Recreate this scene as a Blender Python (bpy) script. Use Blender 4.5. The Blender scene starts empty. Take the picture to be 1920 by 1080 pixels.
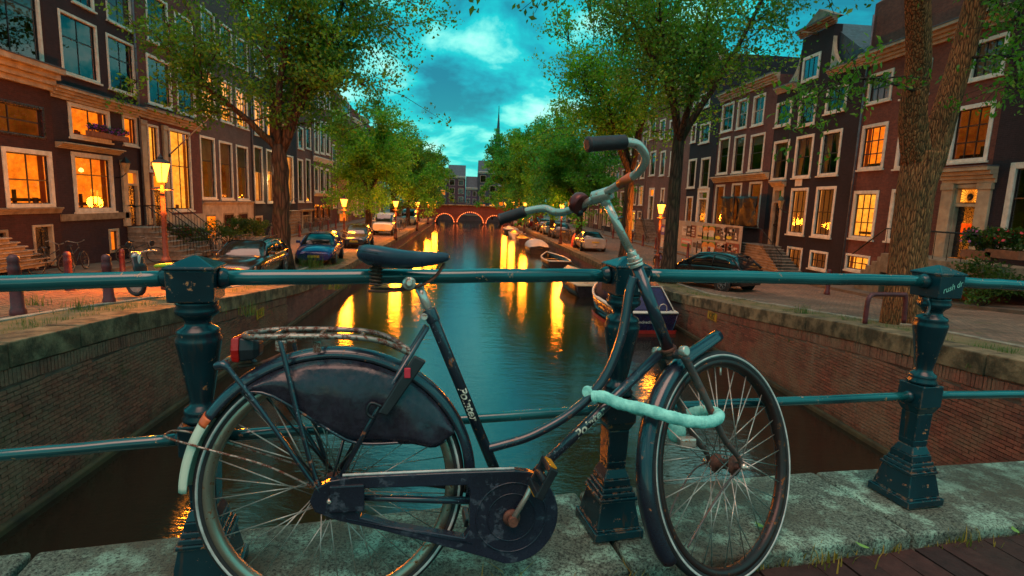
import bpy, bmesh, math, random
from math import sin, cos, pi, radians, sqrt, atan2
from mathutils import Vector, Matrix, Euler
random.seed(7)
S = bpy.context.scene
COL = S.collection
# ------------------------------------------------------------------ camera, sky, sun, exposure
FPX = 1050.0                     # focal length in pixels of a 1920 px wide frame
CAMZ = 1.05
PSI, THE, ROL = radians(5.0161), radians(8.6929), radians(2.2)
_F = Vector((sin(PSI)*cos(THE), cos(PSI)*cos(THE), -sin(THE)))
_R0 = Vector((cos(PSI), -sin(PSI), 0)); _U0 = _R0.cross(_F)
_R = _R0*cos(ROL) + _U0*sin(ROL); _U = _U0*cos(ROL) - _R0*sin(ROL)
CAM = Vector((0, 0, CAMZ))
cd = bpy.data.cameras.new('camera'); cam = bpy.data.objects.new('camera', cd); COL.objects.link(cam)
cd.sensor_width = 36; cd.lens = FPX*36/1920; cd.clip_start = .05; cd.clip_end = 2500
cam.matrix_world = Matrix((( _R.x,_U.x,-_F.x,0),(_R.y,_U.y,-_F.y,0),(_R.z,_U.z,-_F.z,CAMZ),(0,0,0,1)))
cd.dof.use_dof = True; cd.dof.focus_distance = 1.75; cd.dof.aperture_fstop = 13
S.camera = cam
SUN_EL, SUN_AZ = radians(66), radians(192)      # high diffuse evening light from behind the camera
W = bpy.data.worlds.new('World'); S.world = W; W.use_nodes = True
wt = W.node_tree; wt.nodes.clear()
def wn(t, **k):
    n = wt.nodes.new(t)
    for a, v in k.items(): setattr(n, a, v)
    return n
def wl(a, b): wt.links.new(a, b)
tc = wn('ShaderNodeTexCoord'); sx = wn('ShaderNodeSeparateXYZ'); wl(tc.outputs['Generated'], sx.inputs[0])
def wm(op, a, b=None, clamp=False):
    n = wn('ShaderNodeMath', operation=op, use_clamp=clamp)
    for i, v in enumerate((a, b)):
        if v is None: continue
        if isinstance(v, (int, float)): n.inputs[i].default_value = v
        else: wl(v, n.inputs[i])
    return n.outputs[0]
zz = wm('ADD', wm('MAXIMUM', sx.outputs[2], 0.0), 0.34)
cb = wn('ShaderNodeCombineXYZ')
wl(wm('DIVIDE', sx.outputs[0], zz), cb.inputs[0]); wl(wm('DIVIDE', sx.outputs[1], zz), cb.inputs[1])
no = wn('ShaderNodeTexNoise'); no.inputs['Scale'].default_value = 2.9; no.inputs['Detail'].default_value = 9; no.inputs['Roughness'].default_value = .56; no.inputs['Distortion'].default_value = .25
wl(cb.outputs[0], no.inputs['Vector'])
rp = wn('ShaderNodeValToRGB'); wl(no.outputs[0], rp.inputs[0])
e = rp.color_ramp.elements
e[0].position = .36; e[0].color = (.0, .17, .25, 1)
e[1].position = .68; e[1].color = (.55, .90, .78, 1)
for p, c in ((.44, (.0, .30, .38, 1)), (.51, (.0, .46, .49, 1)), (.57, (.17, .68, .62, 1))):
    q = e.new(p); q.color = c
# even green-teal glow towards the whole horizon
mh = wn('ShaderNodeMix', data_type='RGBA'); wl(wm('MULTIPLY', wm('SUBTRACT', 1.0, wm('MULTIPLY', wm('ABSOLUTE', sx.outputs[2]), 5.0), True), .40), mh.inputs[0])
wl(rp.outputs[0], mh.inputs[6]); mh.inputs[7].default_value = (.0, .62, .52, 1)
sky = wn('ShaderNodeTexSky', sky_type='NISHITA'); sky.sun_disc = False; sky.sun_elevation = radians(4); sky.sun_rotation = SUN_AZ
bg1 = wn('ShaderNodeBackground'); wl(mh.outputs[2], bg1.inputs[0]); bg1.inputs[1].default_value = .70
bg2 = wn('ShaderNodeBackground'); wl(sky.outputs[0], bg2.inputs[0]); bg2.inputs[1].default_value = .006
ad = wn('ShaderNodeAddShader'); wl(bg1.outputs[0], ad.inputs[0]); wl(bg2.outputs[0], ad.inputs[1])
wo = wn('ShaderNodeOutputWorld'); wl(ad.outputs[0], wo.inputs[0])
sl = bpy.data.lights.new('sun', 'SUN'); sl.energy = 1.15; sl.angle = radians(45); sl.color = (1, .50, .36)
so = bpy.data.objects.new('sun', sl); COL.objects.link(so)
so.rotation_euler = Vector((-sin(SUN_AZ)*cos(SUN_EL), -cos(SUN_AZ)*cos(SUN_EL), -sin(SUN_EL))).to_track_quat('-Z', 'Y').to_euler()
vs = S.view_settings; vs.view_transform = 'Standard'; vs.look = 'None'; vs.exposure = 1.0; vs.gamma = 1.0; vs.use_curve_mapping = False
S.render.engine = 'CYCLES'
S.cycles.use_denoising = True
S.cycles.max_bounces = 6; S.cycles.diffuse_bounces = 3; S.cycles.glossy_bounces = 3; S.cycles.transmission_bounces = 3; S.cycles.transparent_max_bounces = 10
S.cycles.sample_clamp_indirect = 4.0; S.cycles.caustics_reflective = False; S.cycles.caustics_refractive = False
# ------------------------------------------------------------------ picture-to-place helpers (survey of the photograph)
def ray(x, y): return _F + _R*((x-960)/FPX) + _U*((540-y)/FPX)
def onz(x, y, z): d = ray(x, y); return CAM + d*((z-CAMZ)/d.z)
def onx(x, y, X): d = ray(x, y); return CAM + d*(X/d.x)
def ony(x, y, Y): d = ray(x, y); return CAM + d*(Y/d.y)
# ------------------------------------------------------------------ materials
MATS = {}
class NT:
    def __init__(s, name):
        s.m = bpy.data.materials.new(name); s.m.use_nodes = True; s.t = s.m.node_tree
        s.t.nodes.clear(); s.out = s.n('ShaderNodeOutputMaterial')
    def n(s, ty, **k):
        n = s.t.nodes.new(ty)
        for a, v in k.items(): setattr(n, a, v)
        return n
    def l(s, a, b): s.t.links.new(a, b)
    def set(s, sock, v):
        if isinstance(v, bpy.types.NodeSocket): s.l(v, sock)
        elif isinstance(v, tuple): sock.default_value = (v + (1,)) if len(v) == 3 and sock.type == 'RGBA' else v
        else: sock.default_value = v
    def math(s, op, a, b=0.0, clamp=False):
        n = s.n('ShaderNodeMath', operation=op, use_clamp=clamp); s.set(n.inputs[0], a); s.set(n.inputs[1], b); return n.outputs[0]
    def mix(s, f, a, b, blend='MIX'):
        n = s.n('ShaderNodeMix', data_type='RGBA', blend_type=blend); s.set(n.inputs[0], f); s.set(n.inputs[6], a); s.set(n.inputs[7], b); return n.outputs[2]
    def coord(s, which='Object', scale=(1, 1, 1), order=None):
        o = s.n('ShaderNodeTexCoord').outputs[which]
        if order:
            a = s.n('ShaderNodeSeparateXYZ'); s.l(o, a.inputs[0]); c = s.n('ShaderNodeCombineXYZ')
            for i, k in enumerate(order):
                if k in 'XYZ': s.l(a.outputs['XYZ'.index(k)], c.inputs[i])
            o = c.outputs[0]
        mp = s.n('ShaderNodeMapping'); s.l(o, mp.inputs[0]); mp.inputs['Scale'].default_value = scale
        return mp.outputs[0]
    def noise(s, vec, scale, detail=4, rough=.55, dist=0):
        n = s.n('ShaderNodeTexNoise'); s.l(vec, n.inputs['Vector']); n.inputs['Scale'].default_value = scale
        n.inputs['Detail'].default_value = detail; n.inputs['Roughness'].default_value = rough; n.inputs['Distortion'].default_value = dist
        return n.outputs[0]
    def ramp(s, f, *stops):
        n = s.n('ShaderNodeValToRGB'); s.l(f, n.inputs[0]); e = n.color_ramp.elements
        while len(e) < len(stops): e.new(.5)
        for i, (p, c) in enumerate(stops):
            e[i].position = p; e[i].color = c + (1,) if isinstance(c, tuple) else (c, c, c, 1)
        return n.outputs[0]
    def bump(s, h, strength=.3, dist=.01):
        n = s.n('ShaderNodeBump'); s.l(h, n.inputs['Height']); n.inputs['Strength'].default_value = strength; n.inputs['Distance'].default_value = dist
        return n.outputs[0]
    def rand(s): return s.n('ShaderNodeObjectInfo').outputs['Random']
    def pbr(s, col, rough=.6, metal=0.0, normal=None, spec=.5, coat=0, emit=None, estr=0, **k):
        p = s.n('ShaderNodeBsdfPrincipled'); s.set(p.inputs['Base Color'], col); s.set(p.inputs['Roughness'], rough); s.set(p.inputs['Metallic'], metal)
        p.inputs['Specular IOR Level'].default_value = spec
        if coat: p.inputs['Coat Weight'].default_value = coat; p.inputs['Coat Roughness'].default_value = .08
        if normal is not None: s.l(normal, p.inputs['Normal'])
        if emit is not None: s.set(p.inputs['Emission Color'], emit); s.set(p.inputs['Emission Strength'], estr)
        return p.outputs[0]
    def fin(s, sh): s.l(sh, s.out.inputs[0]); return s.m
def hexc(c, k): return tuple(min(1, v*k) for v in c)
def mat(name, col, rough=.6, metal=0.0, col2=None, vs=6.0, bump=.15, bs=60.0, spec=.5, coat=0, objvar=0.0, lo=.35, hi=.65, dist=.004):
    """general procedural material: two tones by noise, fine relief, slight change from object to object"""
    if name in MATS: return MATS[name]
    t = NT(name); v = t.coord()
    c2 = col2 if col2 else hexc(col, .62)
    c = t.mix(t.ramp(t.noise(v, vs, 6, .62), (lo, 0.0), (hi, 1.0)), c2, col)
    if objvar:
        r = t.rand(); c = t.mix(1.0, c, t.ramp(r, (0, 1-objvar), (1, 1+objvar)), 'MULTIPLY')
    r2 = t.ramp(t.noise(v, vs*2.3, 4), (.3, max(.02, rough-.12)), (.7, min(1, rough+.12)))
    nr = t.bump(t.noise(v, bs, 5), bump, dist) if bump else None
    MATS[name] = t.fin(t.pbr(c, r2, metal, nr, spec, coat)); return MATS[name]
def emis(name, col, st):
    if name in MATS: return MATS[name]
    t = NT(name); e = t.n('ShaderNodeEmission'); t.set(e.inputs[0], col); e.inputs[1].default_value = st
    MATS[name] = t.fin(e.outputs[0]); return MATS[name]
def worn_paint(name, col, rust=(.16, .045, .015), amount=.62, rough=.35, vs=14, metal=0.0, light=None, edge=0.0, coat=0.0, fleck=None):
    """paint with chips down to rust and light scratches"""
    if name in MATS: return MATS[name]
    t = NT(name); v = t.coord()
    n1 = t.noise(v, vs, 8, .7); n2 = t.noise(v, vs*4.5, 6, .7); n3 = t.noise(v, 3.1, 3)
    base = t.mix(t.ramp(n3, (.35, 0.0), (.7, 1.0)), hexc(col, .7), light if light else hexc(col, 1.25))
    f = t.math('MULTIPLY', t.ramp(n1, (amount, 0.0), (amount+.03, 1.0)), t.ramp(n2, (.38, 0.0), (.5, 1.0)))
    if edge:                                    # paint knocked off the arrises
        bv = t.n('ShaderNodeBevel'); bv.inputs['Radius'].default_value = edge; bv.samples = 4
        d = t.n('ShaderNodeVectorMath', operation='DOT_PRODUCT'); t.l(bv.outputs[0], d.inputs[0]); t.l(t.n('ShaderNodeNewGeometry').outputs['Normal'], d.inputs[1])
        ed = t.math('MULTIPLY', t.ramp(d.outputs['Value'], (.80, 1.0), (.97, 0.0)), t.ramp(t.noise(v, 31, 5, .7), (.50, 0.0), (.60, 1.0)))
        f = t.math('MAXIMUM', f, ed)
    c = t.mix(f, base, t.mix(n2, hexc(rust, .5), hexc(rust, 1.6)))
    if edge:                                    # thin rust and grime runs
        sv = t.coord('Object', (38, 38, 2.2)); sk = t.math('MULTIPLY', t.ramp(t.noise(sv, 1.0, 4, .6), (.60, 0.0), (.68, .7)), t.ramp(n3, (.45, 0.0), (.60, 1.0))); c = t.mix(sk, c, (.075, .035, .018))
    if fleck:                                   # pale scratches and specks
        fl = t.math('MULTIPLY', t.ramp(t.noise(v, 210, 3, .6), (.62, 0.0), (.66, .8)), t.ramp(t.noise(v, 9, 5, .7), (.52, 0.0), (.60, 1.0))); c = t.mix(fl, c, fleck)
    r = t.math('ADD', t.math('MULTIPLY', f, .4), t.math('ADD', rough-.08, t.math('MULTIPLY', n1, .16)))
    h = t.math('SUBTRACT', t.math('MULTIPLY', n2, .25), f)
    MATS[name] = t.fin(t.pbr(c, r, metal, t.bump(h, .35, .002), .5, coat)); return MATS[name]
def brick_mat(name, c1, c2, mortar, order='YZ', bw=.22, bh=.065, rough=.85, bump=.5, stain=.35):
    if name in MATS: return MATS[name]
    t = NT(name); v = t.coord('Object', (1, 1, 1), order+'0')
    b = t.n('ShaderNodeTexBrick'); t.l(v, b.inputs['Vector']); b.offset = .5
    t.set(b.inputs['Color1'], c1); t.set(b.inputs['Color2'], c2); t.set(b.inputs['Mortar'], mortar)
    b.inputs['Scale'].default_value = 1; b.inputs['Brick Width'].default_value = bw; b.inputs['Row Height'].default_value = bh
    b.inputs['Mortar Size'].default_value = .007; b.inputs['Mortar Smooth'].default_value = .15; b.inputs['Bias'].default_value = -.1
    w = t.coord(); n1 = t.noise(w, .55, 5, .65); n2 = t.noise(w, 7, 5, .7)
    c = t.mix(1.0, b.outputs[0], t.ramp(n1, (.3, 1-stain), (.72, 1+stain*.6)), 'MULTIPLY')
    c = t.mix(1.0, c, t.ramp(n2, (.3, .72), (.75, 1.22)), 'MULTIPLY')
    h = t.math('ADD', t.math('MULTIPLY', b.outputs[1], -1.0), t.math('MULTIPLY', n2, .35))
    MATS[name] = t.fin(t.pbr(c, rough, 0, t.bump(h, bump, .012), .3)); return MATS[name]
# ------------------------------------------------------------------ mesh helpers
def wloc(o):
    v = Vector((0, 0, 0))
    while o is not None: v += o.location; o = o.parent
    return v
class MB:
    def __init__(s): s.v = []; s.f = []; s.mi = []; s.cm = 0; s.sm = set()
    def add(s, vs, fs, smooth=False):
        k = len(s.v); s.v += [tuple(p) for p in vs]
        for f in fs:
            if smooth: s.sm.add(len(s.f))
            s.f.append(tuple(i+k for i in f)); s.mi.append(s.cm)
        return s
    def quad(s, a, b, c, d): return s.add((a, b, c, d), ((0, 1, 2, 3),))
    def box(s, lo, hi, M=None):
        (a, b, c), (d, e, f) = lo, hi
        p = [(a,b,c),(d,b,c),(d,e,c),(a,e,c),(a,b,f),(d,b,f),(d,e,f),(a,e,f)]
        if M is not None: p = [M @ Vector(q) for q in p]
        return s.add(p, ((0,3,2,1),(4,5,6,7),(0,1,5,4),(1,2,6,5),(2,3,7,6),(3,0,4,7)))
    def cbox(s, c, sz, M=None):
        return s.box(tuple(c[i]-sz[i]/2 for i in range(3)), tuple(c[i]+sz[i]/2 for i in range(3)), M)
    def frus(s, z0, w0, d0, z1, w1, d1, M=None):
        p = [(-w0/2,-d0/2,z0),(w0/2,-d0/2,z0),(w0/2,d0/2,z0),(-w0/2,d0/2,z0),(-w1/2,-d1/2,z1),(w1/2,-d1/2,z1),(w1/2,d1/2,z1),(-w1/2,d1/2,z1)]
        if M is not None: p = [M @ Vector(q) for q in p]
        return s.add(p, ((0,3,2,1),(4,5,6,7),(0,1,5,4),(1,2,6,5),(2,3,7,6),(3,0,4,7)))
    def tube(s, pts, r, n=10, caps=True, flat=1.0, close=False):
        pts = [Vector(p) for p in pts]; m = len(pts)
        rs = r if isinstance(r, (list, tuple)) else [r]*m
        tans = []
        for i in range(m):
            a = pts[(i-1) % m] if close else pts[max(0, i-1)]; b = pts[(i+1) % m] if close else pts[min(m-1, i+1)]
            d = b-a; tans.append(d.normalized() if d.length > 1e-9 else Vector((0, 0, 1)))
        t0 = tans[0]; u = t0.orthogonal().normalized()
        if abs(t0.z) < .9: u = (Vector((0, 0, 1)) - t0*t0.z).normalized()
        vs = []
        for i in range(m):
            t = tans[i]; u = (u - t*u.dot(t)); u = u.normalized() if u.length > 1e-6 else t.orthogonal().normalized(); w = t.cross(u)
            for k in range(n):
                a = 2*pi*k/n; vs.append(pts[i] + (u*cos(a)*flat + w*sin(a))*rs[i])
        fs = []
        for i in range(m if close else m-1):
            j = (i+1) % m
            for k in range(n): fs.append((i*n+k, i*n+(k+1) % n, j*n+(k+1) % n, j*n+k))
        s.add(vs, fs, True)
        if caps and not close:
            k = len(s.v) - len(vs); 
            s.f.append(tuple(k+i for i in reversed(range(n)))); s.mi.append(s.cm)
            s.f.append(tuple(k+(m-1)*n+i for i in range(n))); s.mi.append(s.cm)
        return s
    def lathe(s, prof, n=20, M=None, caps=True):
        vs = []
        for (r, z) in prof:
            for k in range(n): vs.append(Vector((r*cos(2*pi*k/n), r*sin(2*pi*k/n), z)))
        if M is not None: vs = [M @ p for p in vs]
        m = len(prof); fs = [(i*n+k, i*n+(k+1) % n, (i+1)*n+(k+1) % n, (i+1)*n+k) for i in range(m-1) for k in range(n)]
        s.add(vs, fs, True)
        if caps:
            k = len(s.v)-len(vs)
            s.f.append(tuple(k+i for i in reversed(range(n)))); s.mi.append(s.cm)
            s.f.append(tuple(k+(m-1)*n+i for i in range(n))); s.mi.append(s.cm)
        return s
    def prism(s, poly, off, M=None):
        """polygon (3-D points) swept by vector off"""
        n = len(poly); a = [Vector(p) for p in poly]; b = [p+Vector(off) for p in a]; vs = a+b
        if M is not None: vs = [M @ p for p in vs]
        fs = [tuple(reversed(range(n))), tuple(range(n, 2*n))] + [(i, (i+1) % n, n+(i+1) % n, n+i) for i in range(n)]
        return s.add(vs, fs)
    def loft(s, rings, caps=True, closed=True, smooth=True):
        n = len(rings[0]); vs = [p for r in rings for p in r]; m = len(rings)
        fs = [(i*n+k, i*n+(k+1) % n, (i+1)*n+(k+1) % n, (i+1)*n+k) for i in range(m-1) for k in range(n if closed else n-1)]
        s.add(vs, fs, smooth)
        if caps:
            k = len(s.v)-len(vs)
            s.f.append(tuple(k+i for i in reversed(range(n)))); s.mi.append(s.cm)
            s.f.append(tuple(k+(m-1)*n+i for i in range(n))); s.mi.append(s.cm)
        return s
    def mesh(s, name, mats, off=None):
        me = bpy.data.meshes.new(name)
        v = s.v if off is None else [(p[0]-off[0], p[1]-off[1], p[2]-off[2]) for p in s.v]
        me.from_pydata(v, [], s.f)
        for m in (mats if isinstance(mats, (list, tuple)) else [mats]): me.materials.append(m)
        if isinstance(mats, (list, tuple)): me.polygons.foreach_set('material_index', s.mi)
        if s.sm:
            sm = [i in s.sm for i in range(len(s.f))]; me.polygons.foreach_set('use_smooth', sm)
        me.validate(); me.update(); return me
    def build(s, name, mats, parent=None, local=False, bevel=0, seg=2):
        off = None if (local or parent is None) else wloc(parent)
        o = bpy.data.objects.new(name, s.mesh(name, mats, off)); COL.objects.link(o)
        if parent is not None: o.parent = parent
        if bevel:
            b = o.modifiers.new('bevel', 'BEVEL'); b.width = bevel; b.segments = seg; b.limit_method = 'ANGLE'; b.angle_limit = radians(35)
        return o
def tag(o, label, cat, group=None):
    o['label'] = label; o['category'] = cat
    if group: o['group'] = group
    return o
def thing(name, label, cat, loc=(0, 0, 0), rz=0.0, group=None):
    o = bpy.data.objects.new(name, None); COL.objects.link(o); o.empty_display_size = .2
    o.location = loc; o.rotation_euler = (0, 0, rz); return tag(o, label, cat, group)
def structure(name, mb, m):
    o = mb.build(name, m); o['kind'] = 'structure'; return o
def inst(name, me, parent, M):
    o = bpy.data.objects.new(name, me); COL.objects.link(o); o.parent = parent; o.matrix_local = M; return o
def copy_tree(o, parent=None):
    c = o.copy(); COL.objects.link(c); c.parent = parent
    for ch in list(o.children): copy_tree(ch, c)
    return c
def text_mesh(txt, size, shear=0.0, bold=False):
    cu = bpy.data.curves.new('lettering', 'FONT'); cu.body = txt; cu.size = size; cu.shear = shear; cu.align_x = 'CENTER'; cu.align_y = 'CENTER'
    if bold: cu.offset = size*.02
    o = bpy.data.objects.new('lettering', cu); COL.objects.link(o)
    me = bpy.data.meshes.new_from_object(o.evaluated_get(bpy.context.evaluated_depsgraph_get()))
    bpy.data.objects.remove(o); bpy.data.curves.remove(cu); return me
def lettering(txt, size, M, m, parent, name='lettering', shear=0.0, wrap=None, bold=False):
    """flat letters in the local XY plane, placed by M; wrap = radius of a tube along local X that the letters follow"""
    me = text_mesh(txt, size, shear, bold)
    for v in me.vertices:
        x, y, z = v.co
        if wrap: v.co = (x, wrap*sin(y/wrap), wrap*cos(y/wrap)-wrap)
    me.transform(M); me.materials.clear(); me.materials.append(m)
    o = bpy.data.objects.new(name, me); COL.objects.link(o); o.parent = parent; return o
def lerp(a, b, t): return a+(b-a)*t
def pl(xs, ys, x):
    if x <= xs[0]: return ys[0]
    for i in range(len(xs)-1):
        if x <= xs[i+1]: return lerp(ys[i], ys[i+1], (x-xs[i])/(xs[i+1]-xs[i]))
    return ys[-1]
def spline(pts, k=6):
    """Catmull-Rom through pts"""
    p = [Vector(q) for q in pts]; out = []
    for i in range(len(p)-1):
        a = p[max(0, i-1)]; b = p[i]; c = p[i+1]; d = p[min(len(p)-1, i+2)]
        for j in range(k):
            t = j/k; out.append(.5*((2*b)+(c-a)*t+(2*a-5*b+4*c-d)*t*t+(3*b-a-3*c+d)*t**3))
    out.append(p[-1]); return out
# ------------------------------------------------------------------ ground, water, quays
XL, XR = -5.6, 7.75           # quay faces
FL, FR = -15.0, 18.0          # house fronts
ZW = -3.2
def gz(Y): return pl([-4, 2.5, 7, 10, 15, 20, 28, 400], [-.25, -.5, -.9, -1.1, -1.6, -2.05, -2.25, -2.25], Y)
YS = [-4, -1, 2, 4, 6, 8, 10, 12, 14, 16, 18, 20, 22, 25, 28, 34, 42, 55, 75, 103, 112]
def paver_mat():
    t = NT('street_clinkers'); v = t.coord('Object', (1, 1, 1), 'YX0')
    b = t.n('ShaderNodeTexBrick'); t.l(v, b.inputs['Vector']); b.offset = .5
    t.set(b.inputs['Color1'], (.25, .14, .09)); t.set(b.inputs['Color2'], (.13, .082, .06)); t.set(b.inputs['Mortar'], (.05, .042, .028))
    b.inputs['Scale'].default_value = 1; b.inputs['Brick Width'].default_value = .2; b.inputs['Row Height'].default_value = .075; b.inputs['Mortar Size'].default_value = .009
    w = t.coord(); n1 = t.noise(w, .5, 6, .7); n2 = t.noise(w, 9, 5, .7)
    c = t.mix(1.0, b.outputs[0], t.ramp(n1, (.3, .6), (.7, 1.5)), 'MULTIPLY'); c = t.mix(1.0, c, t.ramp(n2, (.3, .7), (.7, 1.25)), 'MULTIPLY')
    c = t.mix(t.ramp(t.noise(w, 1.3, 5, .7), (.58, 0.0), (.68, .55)), c, (.06, .075, .02))
    return t.fin(t.pbr(c, t.ramp(n1, (.3, .55), (.7, .85)), 0, t.bump(t.math('SUBTRACT', n2, b.outputs[1]), .6, .01), .4))
M_STREET = paver_mat()
M_PAVE = mat('pavement_slabs', (.17, .12, .085), .75, 0, (.075, .055, .04), 1.4, .4, 25)
M_EARTH = mat('verge_earth', (.20, .13, .065), .95, 0, (.07, .075, .02), 2.2, .8, 30, dist=.02)
M_GROUND = mat('ground_far', (.05, .045, .04), .9, 0, None, .1)
structure('ground', MB().quad((-900, -200, -3.9), (900, -200, -3.9), (900, 1600, -3.9), (-900, 1600, -3.9)), M_GROUND)
def strip(x0, x1, dz=0.0, ys=YS):
    m = MB()
    for a, b in zip(ys[:-1], ys[1:]): m.quad((x0, a, gz(a)+dz), (x1, a, gz(a)+dz), (x1, b, gz(b)+dz), (x0, b, gz(b)+dz))
    return m
structure('street', strip(-13.2, XL-.42), M_STREET)
structure('street', strip(XR+.42, 15.6), M_STREET)
def raised(x0, x1, edge, h=.11):
    m = strip(x0, x1, h)
    for a, b in zip(YS[:-1], YS[1:]):
        m.quad((edge, a, gz(a)-.05), (edge, b, gz(b)-.05), (edge, b, gz(b)+h), (edge, a, gz(a)+h))
    return m
structure('pavement', raised(-16.0, -13.2, -13.2), M_PAVE)
structure('pavement', raised(15.6, 19.0, 15.6), M_PAVE)
# trodden verge between the kerb and the coping
structure('verge', strip(XL-1.35, XL-.42, .012, [y for y in YS if y < 40]), M_EARTH)
structure('verge', strip(XR+.42, XR+1.3, .012, [y for y in YS if y < 30]), M_EARTH)
# street behind the far bridge
structure('street', MB().quad((-60, 121, -2.0), (70, 121, -2.0), (70, 127.5, -2.0), (-60, 127.5, -2.0)), M_PAVE)
for xa, xb in ((-60, XL-.4), (XR+.4, 70)): structure('street', MB().quad((xa, 103, -2.02), (xb, 103, -2.02), (xb, 121.2, -2.02), (xa, 121.2, -2.02)), M_PAVE)
def water_mat():
    t = NT('canal_water'); v = t.coord('Object', (1.0, 2.6, 1))
    n1 = t.noise(v, 1.1, 3, .5); n2 = t.noise(v, 6, 3, .55)
    h = t.math('ADD', t.math('MULTIPLY', n1, .7), t.math('MULTIPLY', n2, .3))
    m_ = t.fin(t.pbr((.014, .010, .006), .075, 0, t.bump(h, .12, .12), .8)); [n for n in m_.node_tree.nodes if n.type == 'BSDF_PRINCIPLED'][0].inputs['IOR'].default_value = 1.7; return m_
mw = MB()
for i in range(24):
    a, b = -6+i*6.0, -6+(i+1)*6.0
    mw.quad((XL-.6, a, ZW), (XR+.6, a, ZW), (XR+.6, b, ZW), (XL-.6, b, ZW))
structure('water', mw, water_mat())
# ---- quay walls: bricks near by are real, farther off the material takes over
M_COPE = mat('coping_stone', (.23, .16, .085), .88, 0, (.05, .038, .018), 3.1, .9, 18, objvar=.30, dist=.02, lo=.40, hi=.62)
def brick_obj_mat(name, ca, cb, cc, wet=None):
    t = NT(name); v = t.coord(); g = t.n('ShaderNodeNewGeometry').outputs['Position']
    mp = t.n('ShaderNodeMapping'); t.l(g, mp.inputs[0]); r = t.n('ShaderNodeObjectInfo').outputs['Random']
    ri = t.n('ShaderNodeNewGeometry').outputs['Random Per Island']
    c = t.mix(t.ramp(t.math('FRACT', t.math('ADD', r, ri)), (0, 0.0), (.55, .5), (1, 1.0)), ca, cb)
    n = t.noise(mp.outputs[0], .8, 6, .7); c = t.mix(t.ramp(n, (.42, 0.0), (.62, 1.0)), c, cc)
    c = t.mix(1.0, c, t.ramp(t.noise(mp.outputs[0], 22, 4, .7), (.3, .65), (.75, 1.3)), 'MULTIPLY')
    if wet is not None:      # tide line of wet algae and pale lime runs down the wall
        sz = t.n('ShaderNodeSeparateXYZ'); t.l(g, sz.inputs[0]); m2 = t.n('ShaderNodeMapping'); t.l(g, m2.inputs[0]); m2.inputs['Scale'].default_value = (1, 1.6, .16)
        st = t.noise(m2.outputs[0], 1.5, 5, .7); c = t.mix(t.math('MULTIPLY', t.ramp(st, (.60, 0.0), (.74, .6)), t.ramp(t.noise(mp.outputs[0], 9, 4, .7), (.35, .2), (.6, 1.0))), c, (.30, .25, .20))
        c = t.mix(t.ramp(t.noise(mp.outputs[0], 2.3, 5, .7), (.60, 0.0), (.72, .7)), c, (.055, .065, .022))
        c = t.mix(t.ramp(t.math('ADD', t.math('MULTIPLY', t.math('SUBTRACT', sz.outputs[2], wet), 1.6), t.math('MULTIPLY', st, .8)), (.35, .92), (.85, 0.0)), c, (.022, .020, .010))
    return t.fin(t.pbr(c, .88, 0, t.bump(t.noise(mp.outputs[0], 70, 4), .5, .006), .3))
M_QB = brick_obj_mat('quay_bricks', (.30, .095, .060), (.145, .052, .038), (.24, .135, .085), ZW)
M_QM = mat('quay_mortar', (.22, .16, .125), .95, 0, (.06, .036, .028), 1.1, .6, 40)
M_QFAR = brick_mat('quay_wall_far', (.26, .09, .075), (.15, .06, .055), (.19, .14, .11), stain=.5)
M_MOSS = mat('waterline_moss', (.06, .05, .02), .8, 0, (.02, .018, .01), 3, .5, 20)
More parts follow.
